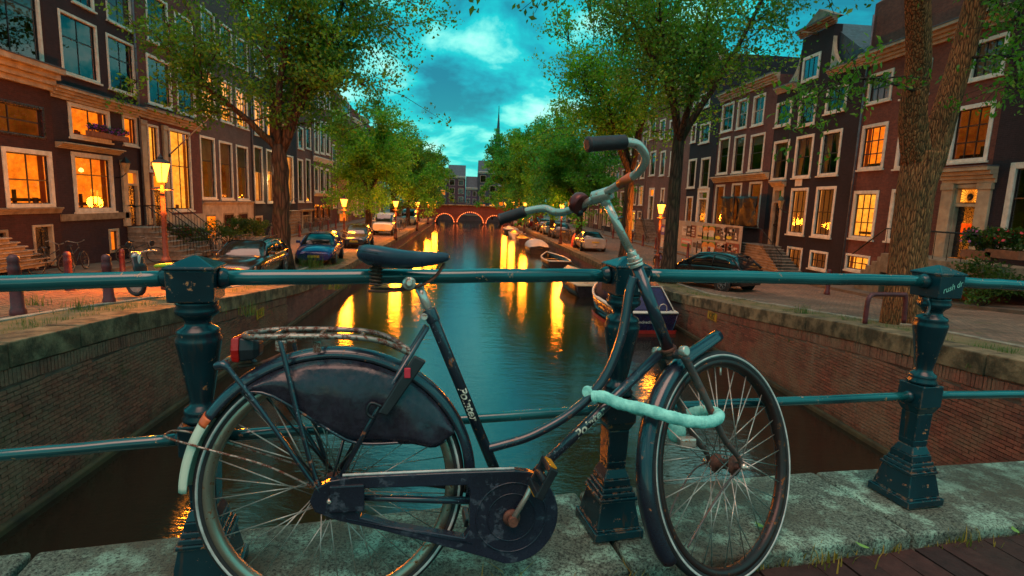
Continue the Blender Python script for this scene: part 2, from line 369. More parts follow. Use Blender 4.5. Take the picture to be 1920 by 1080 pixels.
def quay(side, label):
    X = XL if side < 0 else XR; s = side           # s*outwards = away from the canal
    root = thing('quay_wall', label, 'wall', (X, 8, gz(8)))
    Y0, Y1 = (3.2, 18.0) if s < 0 else (3.0, 19.0)
    body = MB()
    ys = [y for y in YS if y > 2.5] ; ys = [2.6]+ys
    for a, b in zip(ys[:-1], ys[1:]):
        x = X + s*.012
        if b > Y0 and a < Y1: x = X + s*.012
        body.quad((x, a, -3.8), (x, b, -3.8), (x, b, gz(b)-.30), (x, a, gz(a)-.30))
    near = MB(); far = MB()
    for a, b in zip(ys[:-1], ys[1:]):
        (near if b <= Y1+.01 or a < Y0 else far).quad((X+s*.012, a, -3.8), (X+s*.012, b, -3.8), (X+s*.012, b, gz(b)-.30), (X+s*.012, a, gz(a)-.30))
    near.build('mortar', M_QM, root); far.build('brick_face', M_QFAR, root)
    ml = MB(); ml.box((X-.07 if s < 0 else X-.09, 2.6, ZW-.2), (X+.09 if s < 0 else X+.07, 112, ZW+.10)); ml.build('waterline_ledge', M_MOSS, root, bevel=.03)
    # bricks
    L, H, J = .212, .052, .011
    cells = []
    row = 0; z = ZW+.10
    while z < -.6:
        off = (row % 2)*L*.5; k = 0
        y = Y0 - off
        while y < Y1:
            lim = min(gz(y), gz(y+L)) - .30 - .21          # soldier course above
            if z + H < lim: cells.append((y, z, L-J, H))
            y += L
        z += H+J; row += 1
    y = Y0
    while y < Y1:                                            # upright bricks under the coping
        cells.append((y, min(gz(y), gz(y+.065))-.30-.205, .054, .195)); y += .065
    cells.sort(key=lambda c: (c[0]*1.0 + abs(c[1]+1.6)*.3))
    prot = {}
    def proto(l, h, k):
        key = (round(l, 3), round(h, 3), k)
        if key not in prot:
            b = MB(); j = lambda: random.uniform(-.004, .004); d = .02+random.uniform(-.003, .006)
            x0, x1 = (-.03, d) if s < 0 else (-d, .03)
            b.box((x0, 0, 0), (x1, l, h)); b.v = [(p[0]+j()*.6, p[1]+j(), p[2]+j()*.7) for p in b.v]
            prot[key] = b
        return prot[key]
    meshes = {}
    vis = [c for c in cells if (c[0] > (6.6 if s < 0 else 6.4))]
    # the 300 that show largest
    first = set(id(c) for c in vis[:300]); rest = MB()
    for c in cells:
        k = random.randrange(5); b = proto(c[2], c[3], k)
        if id(c) in first:
            key = (round(c[2], 3), round(c[3], 3), k)
            if key not in meshes: meshes[key] = b.mesh('brick', M_QB)
            inst('brick', meshes[key], root, Matrix.Translation(Vector((X, c[0], c[1])) - root.location))
        else:
            rest.add([(X+p[0], c[0]+p[1], c[1]+p[2]) for p in b.v], b.f)
    o = rest.build('bricks', M_QB, root); o['kind'] = 'stuff'
    # coping stones
    y = 2.7
    while y < 103:
        l = random.uniform(1.15, 1.7) if y < 45 else 4.0
        a, b = y+.008, min(y+l, 103)-.008
        p = MB(); x0, x1 = (X-.44, X+.045) if s < 0 else (X-.045, X+.44)
        d = random.uniform(-.012, .012)
        vv = [(x, yy, gz(yy)+zz+d) for yy in (a, b) for x in (x0, x1) for zz in (-.30, .03)]
        p.add(vv, ((0,1,3,2),(4,6,7,5),(0,4,5,1),(2,3,7,6),(0,2,6,4),(1,5,7,3)))
        p.build('coping_stone', M_COPE, root, bevel=.018)
        y += l
    return root
quay(-1, 'brick quay wall with stone coping below the lamplit houses')
quay(1, 'brick quay wall with stone coping beside the moored boats')
M_YEL = mat('yellow_enamel', (.55, .32, .02), .5, 0, (.40, .2, .01), 8, .1)
M_BLK = mat('black_paint', (.012, .011, .012), .5, 0, None, 6, .1)
def wall_sign(px, py, X, txt, label, s):
    p = onx(px, py, X); r = thing('wall_sign', label, 'sign', (X-s*.03, p.y, p.z), group='mooring signs on the quay walls')
    MB().cbox((0, 0, 0), (.02, .62 if s > 0 else .55, .26)).build('plate', M_YEL, r, local=True, bevel=.004)
    fr = MB()
    for a in (-1, 1): fr.cbox((-s*.012, 0, a*.115), (.006, .58 if s > 0 else .51, .012))
    fr.build('border', M_BLK, r, local=True)
    M = Matrix.Translation((-s*.014, 0, 0)) @ (Matrix(((0,0,-1,0),(-1,0,0,0),(0,1,0,0),(0,0,0,1))) if s > 0 else Matrix(((0,0,1,0),(1,0,0,0),(0,1,0,0),(0,0,0,1))))
    lettering(txt, .24, M, M_BLK, r, bold=True)
wall_sign(486, 588, XL, 'K81', 'small yellow mooring sign on the wall below the lamplit houses', -1)
wall_sign(1337, 593, XR, 'K82', 'small yellow mooring sign on the wall beside the moored boats', 1)

# kerb stones between street and verge, and the street bricks nearest the bridge
M_KERB = mat('kerb_stone_grey', (.34, .30, .23), .85, 0, (.16, .14, .10), 4, .5, 30, objvar=.2)
for s_, X, ya, yb in ((-1, XL-1.35, 5.6, 34), (1, XR+1.3, 6.0, 28)):
    kb = bpy.data.objects.new('kerb', None); COL.objects.link(kb); kb.location = (X, ya, gz(ya)); kb['kind'] = 'structure'
    y = ya
    while y < yb:
        l = random.uniform(.8, 1.1); a, b = y+.01, y+l-.01; m = MB(); d = random.uniform(-.012, .012)
        m.add([(x, yy, gz(yy)+z+d) for yy in (a, b) for x in (X-.07, X+.07) for z in (-.10, .045)], ((0, 1, 3, 2), (4, 6, 7, 5), (0, 4, 5, 1), (2, 3, 7, 6), (0, 2, 6, 4), (1, 5, 7, 3))); m.build('kerb_stone', M_KERB, kb, bevel=.012); y += l
M_CLK = brick_obj_mat('street_brick', (.24, .115, .075), (.12, .065, .048), (.17, .12, .075))
sb_ = bpy.data.objects.new('street_bricks', None); COL.objects.link(sb_); sb_.location = (-7, 8, gz(8)); sb_['kind'] = 'structure'
cells = []
for i in range(0, 62):
    for j in range(0, 40):
        x = -7.05-.102*i; y = 6.4+.206*j+(.103 if i % 2 else 0); cells.append((x, y))
cells.sort(key=lambda c: c[1]-.3*c[0]); rest = MB(); pm = []
for k in range(4):
    b = MB(); b.box((0, 0, -.03), (.094, .197, .012)); b.v = [(p[0]+random.uniform(-.003, .003), p[1]+random.uniform(-.004, .004), p[2]) for p in b.v]; pm.append((b, b.mesh('street_brick', M_CLK)))
sl_ = lambda y: atan2(gz(y+.2)-gz(y), .2)
for k, (x, y) in enumerate(cells):
    b, me = pm[random.randrange(4)]; T = Matrix.Translation((x, y, gz(y)+random.uniform(-.004, .004))) @ Matrix.Rotation(sl_(y), 4, 'X') @ Matrix.Rotation(random.uniform(-.02, .02), 4, 'Z')
    if k < 300: inst('street_brick', me, sb_, Matrix.Translation(-sb_.location) @ T)
    else: rest.add([T @ Vector(p) for p in b.v], b.f)
o = rest.build('street_brick_field', M_CLK, sb_); o['kind'] = 'stuff'

eq = thing('quay_wall', 'low brick quay wall closing the canal seen through the far bridge arches', 'wall', (1, 121, ZW)); MB().box((XL-.6, 121, -3.8), (XR+.6, 121.4, -2.1)).build('brick_face', brick_mat('end_wall_brick', (.10, .05, .05), (.07, .04, .04), (.10, .08, .07), 'XZ'), eq); MB().box((XL-.6, 120.95, -2.1), (XR+.6, 121.45, -1.97)).build('coping', M_COPE, eq, bevel=.02)
# ------------------------------------------------------------------ near bridge: stone edge, pavement bricks, railing
BA = radians(9.2); BC = Vector((.5, 1.69, 0))         # railing line through the middle post
BD = Vector((cos(BA), sin(BA), 0)); BN = Vector((-sin(BA), cos(BA), 0))
def BM(s, n=0.0, z=0.0): return Matrix.Translation(BC + BD*s + BN*n + Vector((0, 0, z))) @ Matrix.Rotation(BA, 4, 'Z')
def sag(s): return -.010*s*s
def stone_mat():
    t = NT('bridge_stone'); v = t.coord('Object'); g = t.n('ShaderNodeNewGeometry').outputs['Position']
    n1 = t.noise(g, 6, 9, .75); n2 = t.noise(g, 110, 6, .8); n3 = t.noise(g, 1.6, 4, .6)
    vo = t.n('ShaderNodeTexVoronoi'); t.l(g, vo.inputs['Vector']); vo.inputs['Scale'].default_value = 140
    c = t.mix(t.ramp(n2, (.40, 0.0), (.60, 1.0)), (.016, .018, .016), (.26, .29, .22))
    c = t.mix(t.math('MULTIPLY', t.ramp(n1, (.50, 0.0), (.60, .9)), t.ramp(n2, (.42, 0.15), (.52, 1.0))), c, (.46, .66, .50))                      # lichen
    c = t.mix(t.math('MULTIPLY', t.ramp(n3, (.46, 0.0), (.62, 1.0)), t.ramp(n2, (.45, .2), (.6, 1.0))), c, (.07, .042, .022))
    c = t.mix(t.ramp(vo.outputs[0], (.12, .75), (.3, 0.0)), c, (.03, .03, .028))
    return t.fin(t.pbr(c, .86, 0, t.bump(t.math('ADD', n2, t.math('MULTIPLY', n1, 1.5)), .85, .012), .35))
M_STONE = stone_mat()
br = thing('canal_bridge', 'stone-edged brick bridge the bicycle stands on', 'bridge', (0, 0, -.06))
# stone slabs along the edge; inner edge runs at a slight skew
cuts = [-3.6, -1.74, -.02, 1.03, 2.55, 4.4, 6.4]
for a, b in zip(cuts[:-1], cuts[1:]):
    pa = [BC+BD*(a+.006)+BN*(-.22-.0*a), BC+BD*(b-.006)+BN*(-.22), BC+BD*(b-.006)+BN*.235, BC+BD*(a+.006)+BN*.235]
    dz = random.uniform(-.004, .004); m = MB()
    m.add([(p.x, p.y, z+dz+sag((p-BC).dot(BD))) for z in (-.30, 0) for p in pa], ((3,2,1,0),(4,5,6,7),(0,1,5,4),(1,2,6,5),(2,3,7,6),(3,0,4,7)))
    m.build('stone_slab', M_STONE, br, bevel=.014, seg=3)
mb = MB(); mb.box((-3.6, -.20, -.8), (6.4, .19, -.301), BM(0)); mb.build('bridge_face', M_QFAR, br)
dk = MB(); dk.box((-4.2, -6, -.5), (7.0, -.221, -.085), BM(0)); dk.build('deck_bed', mat('sand_bed', (.06, .045, .03), .95, 0, (.025, .022, .012), 12, .5, 60), br)
# abutments carry the deck to the quays
for x0, x1 in ((-9.5, -3.2), (6.4, 12)): MB().box((x0, -4, -3.8), (x1, 1.2 if x0 < 0 else 2.4, -.55)).build('abutment', M_QFAR, br)
M_PB = brick_obj_mat('pavement_brick', (.058, .020, .016), (.028, .013, .012), (.04, .022, .017))
pbm = []
for k in range(4):
    b = MB(); b.box((0, 0, -.06), (.198, .096, 0)); b.v = [(p[0]+random.uniform(-.003, .003), p[1]+random.uniform(-.003, .003), p[2]) for p in b.v]
    pbm.append(b.mesh('paving_brick', M_PB))
for r in range(3):
    for i in range(-5, 17):
        if r == 0:      # soldier row against the stone
            for h in range(2):
                q = Matrix.Rotation(random.uniform(-.02, .02), 4, 'Z')
                o = inst('paving_brick', pbm[random.randrange(4)], br, Matrix.Translation((0, 0, .06)) @ BM(i*.204+h*.102+.1, -.43, -.06+random.uniform(-.004, .003)) @ q @ Matrix.Rotation(pi/2, 4, 'Z'))
        else:
            q = Matrix.Rotation(random.uniform(-.015, .015), 4, 'Z')
            inst('paving_brick', pbm[random.randrange(4)], br, Matrix.Translation((0, 0, .06)) @ BM(i*.204+(r % 2)*.1, -.44-.102*r, -.062+random.uniform(-.004, .003)) @ q)
# dry grass and moss in the joint between stone and bricks
def grass_mat(name, ca, cb):
    t = NT(name); r = t.n('ShaderNodeNewGeometry').outputs['Random Per Island']
    c = t.mix(r, ca, cb); d = t.n('ShaderNodeBsdfTranslucent'); t.set(d.inputs[0], c)
    ms = t.n('ShaderNodeMixShader'); ms.inputs[0].default_value = .3; t.l(t.pbr(c, .7), ms.inputs[1]); t.l(d.outputs[0], ms.inputs[2]); return t.fin(ms.outputs[0])
M_DRY = grass_mat('dry_grass', (.42, .24, .03), (.20, .17, .02)); M_GRS = grass_mat('green_weeds', (.10, .17, .02), (.04, .10, .012))
def tuft(m, c, n, h, spread, lean=.5):
    for _ in range(n):
        a = random.uniform(0, 2*pi); d = Vector((cos(a), sin(a), 0)); p = Vector(c)+Vector((random.gauss(0, spread), random.gauss(0, spread*.5), 0))
        hh = h*random.uniform(.4, 1.1); w = Vector((-d.y, d.x, 0))*.0022*(1+h*4); k = lean*random.uniform(.2, 1.1)
        q = p+Vector((0, 0, hh*.6))+d*hh*k*.3; t = p+Vector((0, 0, hh))+d*hh*k
        m.add((p-w, p+w, q+w*.7, q-w*.7, t), ((0, 1, 2, 3), (3, 2, 4)))
g = MB()
for s in [random.uniform(-1.4, 2.9) for _ in range(60)]: tuft(g, BC+BD*s+BN*-.228+Vector((0, 0, -.06+sag(s))), random.randrange(3, 9), .035, .02)
for s, n, h in ((-.45, 26, .11), (-.33, 18, .08), (-.08, 26, .07), (.62, 22, .06), (.70, 20, .06), (1.25, 30, .045), (-1.5, 16, .06)):
    tuft(g, BC+BD*s+BN*-.235+Vector((0, 0, -.06)), n, h, .05, .8)
go = g.build('dry_grass', M_DRY); go['kind'] = 'stuff'; tag(go, 'dry yellow grass in the joint along the bridge stone', 'grass')
# fallen leaves on the stone
M_LEAFG = grass_mat('fallen_leaf', (.12, .42, .10), (.30, .42, .08))
for px, py in ((1425, 985), (1455, 984), (1617, 1021), (1905, 985)):
    p = onz(px, py, .004); m = MB(); c, sn = cos(px), sin(px); L = .022
    pts = [(-1, 0, .1), (-.5, .35, .0), (.2, .42, .05), (1, 0, .2), (.2, -.42, .0), (-.5, -.35, .05)]
    m.add([(p.x+(x*c-y*sn)*L, p.y+(x*sn+y*c)*L, p.z+sag((p-BC).dot(BD))+.002+z*L) for x, y, z in pts], ((0, 1, 2, 3), (0, 3, 4, 5)))
    tag(m.build('fallen_leaf', M_LEAFG), 'small green leaf on the bridge stone ' + {1425: 'just right of the front tyre', 1455: 'second right of the front tyre', 1617: 'below the foot of the right railing post', 1905: 'near the right edge of the picture'}[px], 'leaf', 'fallen leaves on the bridge stone')
# ---- railing
M_RAIL = worn_paint('teal_rail_paint', (.004, .050, .060), (.60, .22, .07), .63, .22, 22, light=(.008, .10, .105), coat=.8)
M_POST = worn_paint('teal_post_paint', (.003, .018, .028), (.55, .19, .06), .63, .25, 26, light=(.006, .040, .052), edge=.006)
rl = thing('bridge_railing', 'teal painted iron bridge railing with square-capped baluster posts', 'railing', tuple(BC))
SP = 1.235
def post(s):
    T = BM(s, 0, sag(s))
    b = MB(); b.frus(0, .168, .178, .028, .168, .178, T); b.frus(.028, .152, .160, .034, .148, .156, T); b.frus(.034, .148, .156, .118, .118, .124, T)
    b.frus(.118, .130, .136, .130, .130, .136, T); b.frus(.130, .122, .126, .145, .116, .120, T); b.frus(.145, .108, .112, .160, .102, .106, T); b.frus(.160, .094, .098, .185, .090, .092, T)
    o = b.build('post', M_POST, rl, bevel=.004); 
    sh = MB(); z = [(.185, .088), (.215, .064), (.24, .066), (.345, .070), (.372, .094)]
    for (a, w), (c, v) in zip(z[:-1], z[1:]): sh.frus(a, w, w, c, v, v, T)
    sh.frus(.372, .098, .098, .455, .098, .098, T); sh.build('shaft', M_POST, o, bevel=.003)
    v = MB(); v.lathe([(0.0279, .455), (0.0465, .458), (0.0493, .466), (0.0418, .474), (0.0446, .482), (0.0428, .492), (0.0307, .500), (0.0279, .512), (0.0316, .53), (0.0521, .655), (0.0549, .672), (0.0558, .682), (0.0493, .694), (0.0530, .700), (0.0484, .708), (0.0335, .716), (0.0307, .727), (0.0372, .738), (0.0428, .742), (0.0521, .750), (0.0539, .760), (0.0484, .770), (0.0521, .776), (0.0465, .784), (0.0372, .786)], 24, T)
    v.build('baluster', M_POST, o)
    h = MB(); h.frus(.784, .108, .112, .866, .112, .116, T); h.frus(.866, .120, .124, .874, .120, .124, T); h.frus(.874, .116, .120, .899, .012, .012, T); h.build('cap', M_POST, o, bevel=.003)
    for sd in (-1, 1):
        c = MB(); c.lathe([(.026, 0), (.028, .003), (.027, .010), (.023, .018), (.0208, .026)], 18, BM(s+sd*.056, 0, .84+sag(s)) @ Matrix.Rotation(sd*pi/2, 4, 'Y')); c.build('rail_socket', M_POST, o)
        c = MB(); c.lathe([(.022, 0), (.024, .003), (.020, .012), (.015, .02)], 16, BM(s+sd*.049, 0, .405+sag(s)) @ Matrix.Rotation(sd*pi/2, 4, 'Y')); c.build('rail_socket', M_POST, o)
    return o
PS = [-2.42, -1.205, 0, SP, 2*SP, 3*SP]
posts = [post(s) for s in PS]
for k in range(5):
    for nm, z, r in (('top_rail', .84, .0205), ('bottom_rail', .405, .0158)):
        P = [BC+BD*s+Vector((0, 0, z+sag(s))) for s in (PS[k]+.05, PS[k+1]-.05)]
        MB().tube([lerp(P[0], P[1], i/14)+Vector((0, 0, random.gauss(0, .0006))) for i in range(15)], r, 20).build(nm, M_RAIL, rl)
# scrawl and sticker on the caps
M_SCR = mat('pale_marker', (.35, .75, .6), .6, 0, (.2, .5, .4), 30, 0)
T = BM(SP, -.0592, sag(SP))
lettering('rush dr', .030, T @ Matrix.Translation((.0, 0, .826)) @ Matrix.Rotation(pi/2, 4, 'X') @ Matrix.Rotation(.32, 4, 'Z'), M_SCR, posts[3], shear=.35, name='scrawl')
for c in bpy.data.objects['scrawl'].data.vertices: pass
bpy.data.objects['scrawl'].data.transform(Matrix.Translation(-wloc(posts[3])))
M_WHT = mat('white_sticker', (.55, .55, .5), .5, 0, None, 20, 0)
MB().box((.018, -.0592, .798), (.052, -.0582, .84), BM(0)).build('sticker', M_WHT, posts[2])
hk = MB().tube(spline([BM(SP) @ Vector(p) for p in ((-.05, -.02, .765), (-.066, -.03, .76), (-.062, -.035, .735), (-.075, -.04, .712), (-.098, -.045, .713))], 5), .0055, 8); hk.build('hook', M_POST, posts[3])
# ------------------------------------------------------------------ the old bicycle
YAW, LEAN = radians(5.5), radians(5)
_b = Vector((cos(YAW), sin(YAW), 0)); _n = Vector((-sin(YAW), cos(YAW), 0)); _z = Vector((0, 0, 1))
_u = _z*cos(LEAN)+_n*sin(LEAN); _m = _n*cos(LEAN)-_z*sin(LEAN)
BO = Vector((-.325, 1.388, -.055))
bk = thing('bicycle', 'old black Dutch roadster bicycle leaning on the bridge railing', 'bicycle')
bk.matrix_world = Matrix(((_b.x, _m.x, _u.x, BO.x), (_b.y, _m.y, _u.y, BO.y), (_b.z, _m.z, _u.z, BO.z), (0, 0, 0, 1)))
M_FRM = worn_paint('bike_frame_paint', (.012, .016, .028), (.30, .085, .025), .60, .30, 30, light=(.022, .034, .052), coat=.7, fleck=(.34, .38, .44))
M_MUD = worn_paint('bike_mudguard_paint', (.010, .012, .022), (.34, .10, .03), .63, .28, 24, light=(.020, .028, .045), coat=.7)
M_FORK = worn_paint('bike_fork_rusty', (.030, .020, .024), (.20, .065, .035), .56, .38, 55, light=(.11, .08, .07), fleck=(.42, .38, .36))
M_RUST = mat('rusty_steel', (.22, .075, .045), .75, .3, (.06, .022, .018), 40, .5, 120, dist=.002)
M_RACK = worn_paint('rack_rusty_chrome', (.30, .24, .20), (.16, .04, .02), .48, .40, 60, .5, light=(.42, .36, .30))
M_CHR = worn_paint('pitted_chrome', (.72, .56, .46), (.30, .10, .03), .57, .24, 70, .6, light=(.86, .70, .60))
M_RIM = worn_paint('dull_rim', (.40, .33, .25), (.24, .08, .02), .60, .33, 40, .85, light=(.50, .42, .33))
M_RIMF = worn_paint('brown_rim', (.045, .024, .022), (.26, .08, .02), .60, .36, 40, .5)
M_TYRE = mat('tyre_rubber', (.022, .020, .021), .72, 0, (.012, .011, .012), 12, .3, 160, dist=.001)
M_WALL = mat('tyre_light_stripe', (.62, .62, .58), .5, 0, (.36, .36, .33), 20, .1)
M_SPK = mat('spoke_steel', (.58, .55, .50), .38, .4, (.38, .33, .28), 30, 0)
M_BLKP = mat('black_plastic', (.018, .018, .022), .45, 0, (.008, .008, .011), 8, .2, 90, dist=.001)
M_OIL = mat('oilcloth', (.024, .020, .032), .28, 0, (.015, .012, .020), 34, .45, 9, dist=.010, lo=.40, hi=.60)
M_CASE = worn_paint('chain_case_lacquer', (.012, .014, .026), (.040, .044, .062), .56, .28, 20, light=(.022, .027, .046))
M_LEA = mat('saddle_vinyl', (.040, .052, .082), .33, 0, (.018, .024, .040), 7, .25, 140, dist=.001)
M_RED = mat('red_lens', (.55, .012, .008), .22, 0, (.35, .006, .004), 10, .3, 160)
M_AMB = mat('amber_lens', (.75, .30, .01), .22, 0, (.6, .2, .005), 10, .3, 200)
M_CREAM = worn_paint('cream_mudguard_end', (.62, .66, .50), (.55, .22, .05), .66, .35, 26, light=(.70, .74, .58))
M_ORT = mat('orange_tape', (.75, .14, .03), .42, 0, (.55, .07, .02), 14, .1)
M_BELL = mat('red_bell', (.16, .014, .012), .35, .2, (.08, .01, .008), 16, .3)
M_GRIP = mat('rubber_grip', (.050, .020, .022), .5, 0, (.018, .011, .014), 24, .2)
M_GOLD = mat('gold_transfer', (.62, .60, .48), .45, 0, (.20, .17, .12), 90, .1, lo=.35, hi=.50)
def bp(name, mb, m, parent=None, **k): return mb.build(name, m, parent if parent else bk, local=True, **k)
RW = .345
def wheel(M, rimmat, nm_tyre_stripe=True):
    """wheel built about its own centre (axle along Y), M = placement in bicycle space"""
    t = MB(); n = 96
    prof = [(.312, -.012), (.320, -.017), (.333, -.019), (.342, -.012), (.345, 0), (.342, .012), (.333, .019), (.320, .017), (.312, .012)]
    rings = [[(r*cos(2*pi*k/n), y, r*sin(2*pi*k/n)) for (r, y) in prof] for k in range(n)]
    vs = [p for r in rings for p in r]; q = len(prof)
    t.add(vs, [(k*q+j, k*q+(j+1) % q, ((k+1) % n)*q+(j+1) % q, ((k+1) % n)*q+j) for k in range(n) for j in range(q)], True)
    w = bp('wheel', t, M_TYRE); w.matrix_local = M
    def ring(name, prof, m):
        rr = MB(); q = len(prof); vs = [(r*cos(2*pi*k/n), y, r*sin(2*pi*k/n)) for k in range(n) for (r, y) in prof]
        rr.add(vs, [(k*q+j, k*q+(j+1) % q, ((k+1) % n)*q+(j+1) % q, ((k+1) % n)*q+j) for k in range(n) for j in range(q)], True)
        return bp(name, rr, m, w)
    ring('rim', [(.318, -.0155), (.316, -.018), (.302, -.0165), (.295, -.008), (.294, 0), (.295, .008), (.302, .0165), (.316, .018), (.318, .0155), (.305, 0)], rimmat)
    for sd in (-1, 1): ring('reflective_stripe', [(.3265, sd*.0187), (.3330, sd*.0196), (.3335, sd*.0188), (.327, sd*.0178)], M_WALL)
    h = MB(); h.lathe([(.007, -.052), (.012, -.05), (.012, -.036), (.030, -.034), (.030, -.028), (.017, -.024), (.015, 0), (.017, .024), (.030, .028), (.030, .034), (.012, .036), (.012, .05), (.007, .052)], 18, Matrix.Rotation(-pi/2, 4, 'X')); bp('hub', h, M_RUST, w)
    sp = MB().tube([(0, 0, 0), (0, 0, 1)], .0016, 6).mesh('spoke', M_SPK)
    for i in range(36):
        sd = 1 if i % 2 else -1; a = 2*pi*i/36; off = (1 if (i//2) % 2 else -1)*radians(62)
        p = Vector((.028*cos(a+off), sd*.031, .028*sin(a+off))); e = Vector((.296*cos(a), sd*.004, .296*sin(a)))
        d = e-p; o = inst('spoke', sp, w, Matrix.Translation(p) @ d.to_track_quat('Z', 'Y').to_matrix().to_4x4() @ Matrix.Diagonal((1, 1, d.length, 1)))
    v = MB().tube([(.296*cos(1.5), 0, .296*sin(1.5)), (.268*cos(1.5), 0, .268*sin(1.5))], [.004, .003], 8); bp('valve', v, M_CHR, w)
    return w
wheel(Matrix.Translation((0, 0, RW)) @ Matrix.Rotation(.3, 4, 'Y'), M_RIM)
# steering: everything below the headset turns about the head-tube axis
STEER = radians(27); SAX = (Vector((.822, 0, .951))-Vector((.936, 0, .698))).normalized(); SBA = Vector((.936, 0, .698))
MS = Matrix.Translation(SBA) @ Matrix.Rotation(STEER, 4, SAX) @ Matrix.Translation(-SBA)
FH = Vector((1.150, 0, RW))
wheel(MS @ Matrix.Translation(FH), M_RIMF)
def arc(c, r, a0, a1, n): return [(c[0]+r*cos(lerp(a0, a1, i/n)), c[2]+r*sin(lerp(a0, a1, i/n))) for i in range(n+1)]
def guard(name, c, r, a0, a1, w, m, lift=None, n=40, M=None, th=.0022):
    """U-section mudguard: outer and inner skins"""
    mb = MB(); sec = [(-w, -.016), (-w*.97, -.006), (-w*.72, .004), (-w*.3, .009), (0, .0105), (w*.3, .009), (w*.72, .004), (w*.97, -.006), (w, -.016)]
    sec = sec + [(y*.94, z-th) for y, z in reversed(sec)]
    rings = []
    for i in range(n+1):
        t = i/n; a = lerp(a0, a1, t); rr = r + (lift(t) if lift else 0)
        rings.append([(c[0]+(rr+z)*cos(a), y, c[2]+(rr+z)*sin(a)) for y, z in sec])
    mb.loft(rings); o = bp(name, mb, m)
    if M is not None: o.matrix_local = M
    return o
rg = guard('rear_mudguard', (0, 0, RW), .366, radians(-8), radians(148), .029, M_MUD)
gd = guard('mudguard_end', (0, 0, RW), .3665, radians(148), radians(178), .0295, M_CREAM, n=14)
guard('mudguard_band', (0, 0, RW), .3672, radians(146), radians(150), .0300, M_ORT, n=4)
fg = guard('front_mudguard', tuple(FH), .368, radians(88), radians(216), .027, M_MUD, lift=lambda t: .030*max(0, 1-t/.16)**2, M=MS)
st = MB(); st.tube(spline([(1.150, -.058, .345), (1.06, -.052, .30), (.95, -.040, .21), (.905, -.033, .165)], 5), .0028, 8)
o = bp('mudguard_stay', st, M_FORK); o.matrix_local = MS
st = MB(); st.tube(spline([(1.150, .058, .345), (1.06, .052, .33), (.95, .040, .26), (.90, .033, .20)], 5), .0028, 8)
o = bp('mudguard_stay', st, M_FORK); o.matrix_local = MS
# rear mudguard stay with its loop sticking out behind
bp('mudguard_stay', MB().tube(spline([(.0, -.062, .345), (-.15, -.050, .425), (-.30, -.036, .472), (-.385, -.03, .500), (-.402, -.005, .503), (-.385, .03, .500), (-.30, .036, .472), (0, .062, .345)], 6), .0030, 8), M_RACK)
# frame
BB = Vector((.463, 0, .290)); LUG = Vector((.252, 0, .795)); RH = Vector((0, 0, RW))
bp('seat_tube', MB().tube([BB, LUG, LUG+(LUG-BB).normalized()*.022], .0148, 18), M_FRM)
lug = MB(); dd = (LUG-BB).normalized(); lug.tube([LUG-dd*.012, LUG+dd*.026], .0178, 18); lug.tube([LUG+Vector((-.018, -.02, .004)), LUG+Vector((-.018, .02, .004))], .0075, 12); bp('seat_lug', lug, M_FRM, bevel=.002)
bp('clamp_bolt', MB().tube([LUG+Vector((-.022, -.032, .006)), LUG+Vector((-.022, -.020, .006))], .0085, 8), M_CHR)
for s in (-1, 1):
    bp('seat_stay', MB().tube([(.238, s*.016, .772), (.12, s*.045, .575), (.0, s*.066, .352)], [.0078, .0078, .006], 12), M_FRM)
    bp('chain_stay', MB().tube([(.44, s*.030, .292), (.25, s*.052, .318), (.0, s*.062, .345)], [.0105, .0098, .0075], 12), M_FRM)
    pl_ = MB(); pl_.tube([(0, s*.060, .345), (0, s*.068, .345)], .024, 12); pl_.cbox((.006, s*.066, .318), (.036, .008, .06)); bp('dropout', pl_, M_RUST, bevel=.003)
ax = MB(); ax.lathe([(.0125, 0), (.0125, .010), (.008, .0105), (.006, .026), (.004, .028)], 6, Matrix.Translation((0, -.068, .345)) @ Matrix.Rotation(pi/2, 4, 'X')); bp('axle_nut', ax, M_CHR, bevel=.001)
ax = MB(); ax.lathe([(.020, 0), (.020, .003), (.010, .004), (.010, .006)], 16, Matrix.Translation((.034, -.066, .352)) @ Matrix.Rotation(pi/2, 4, 'X')); bp('chain_adjuster', ax, M_CHR)
TT = spline([(.402, 0, .430), (.45, 0, .440), (.537, 0, .465), (.651, 0, .528), (.736, 0, .615), (.787, 0, .738), (.806, 0, .868), (.818, 0, .912)], 6)
bp('curved_tube', MB().tube(TT, .0132, 16), M_FRM)
DT0, DT1 = Vector((.905, 0, .690)), Vector((.490, 0, .300))
bp('down_tube', MB().tube([DT1, DT0], .0142, 18), M_FRM)
bp('tube_brace', MB().tube([(.700, 0, .576), (.745, 0, .542)], .008, 10), M_FRM)
HT, HB = Vector((.826, 0, .942)), Vector((.931, 0, .708))
bp('head_tube', MB().tube([HB, HT], .0172, 20), M_FRM)
hs = MB(); ax_ = SAX
for c, r, l in ((HT, .0215, .010), (HT+ax_*.012, .0235, .006), (HT+ax_*.019, .018, .012), (HT+ax_*.031, .0145, .016)): hs.tube([c, c+ax_*l], r, 20)
bp('headset', hs, M_CHR, bevel=.0012)
hs = MB()
for c, r, l in ((HB-ax_*.010, .0235, .009), (HB-ax_*.020, .0205, .009)): hs.tube([c, c+ax_*l], r, 20)
bp('headset', hs, M_RUST, bevel=.0012)
lettering('Pointer', .037, Matrix.Translation(lerp(DT1, DT0, .50)+Vector((0, -.0147, 0))) @ Matrix.Rotation(-atan2(DT0.z-DT1.z, DT0.x-DT1.x), 4, 'Y') @ Matrix.Rotation(pi/2, 4, 'X'), M_GOLD, bk, shear=.3, wrap=.0149, bold=True)
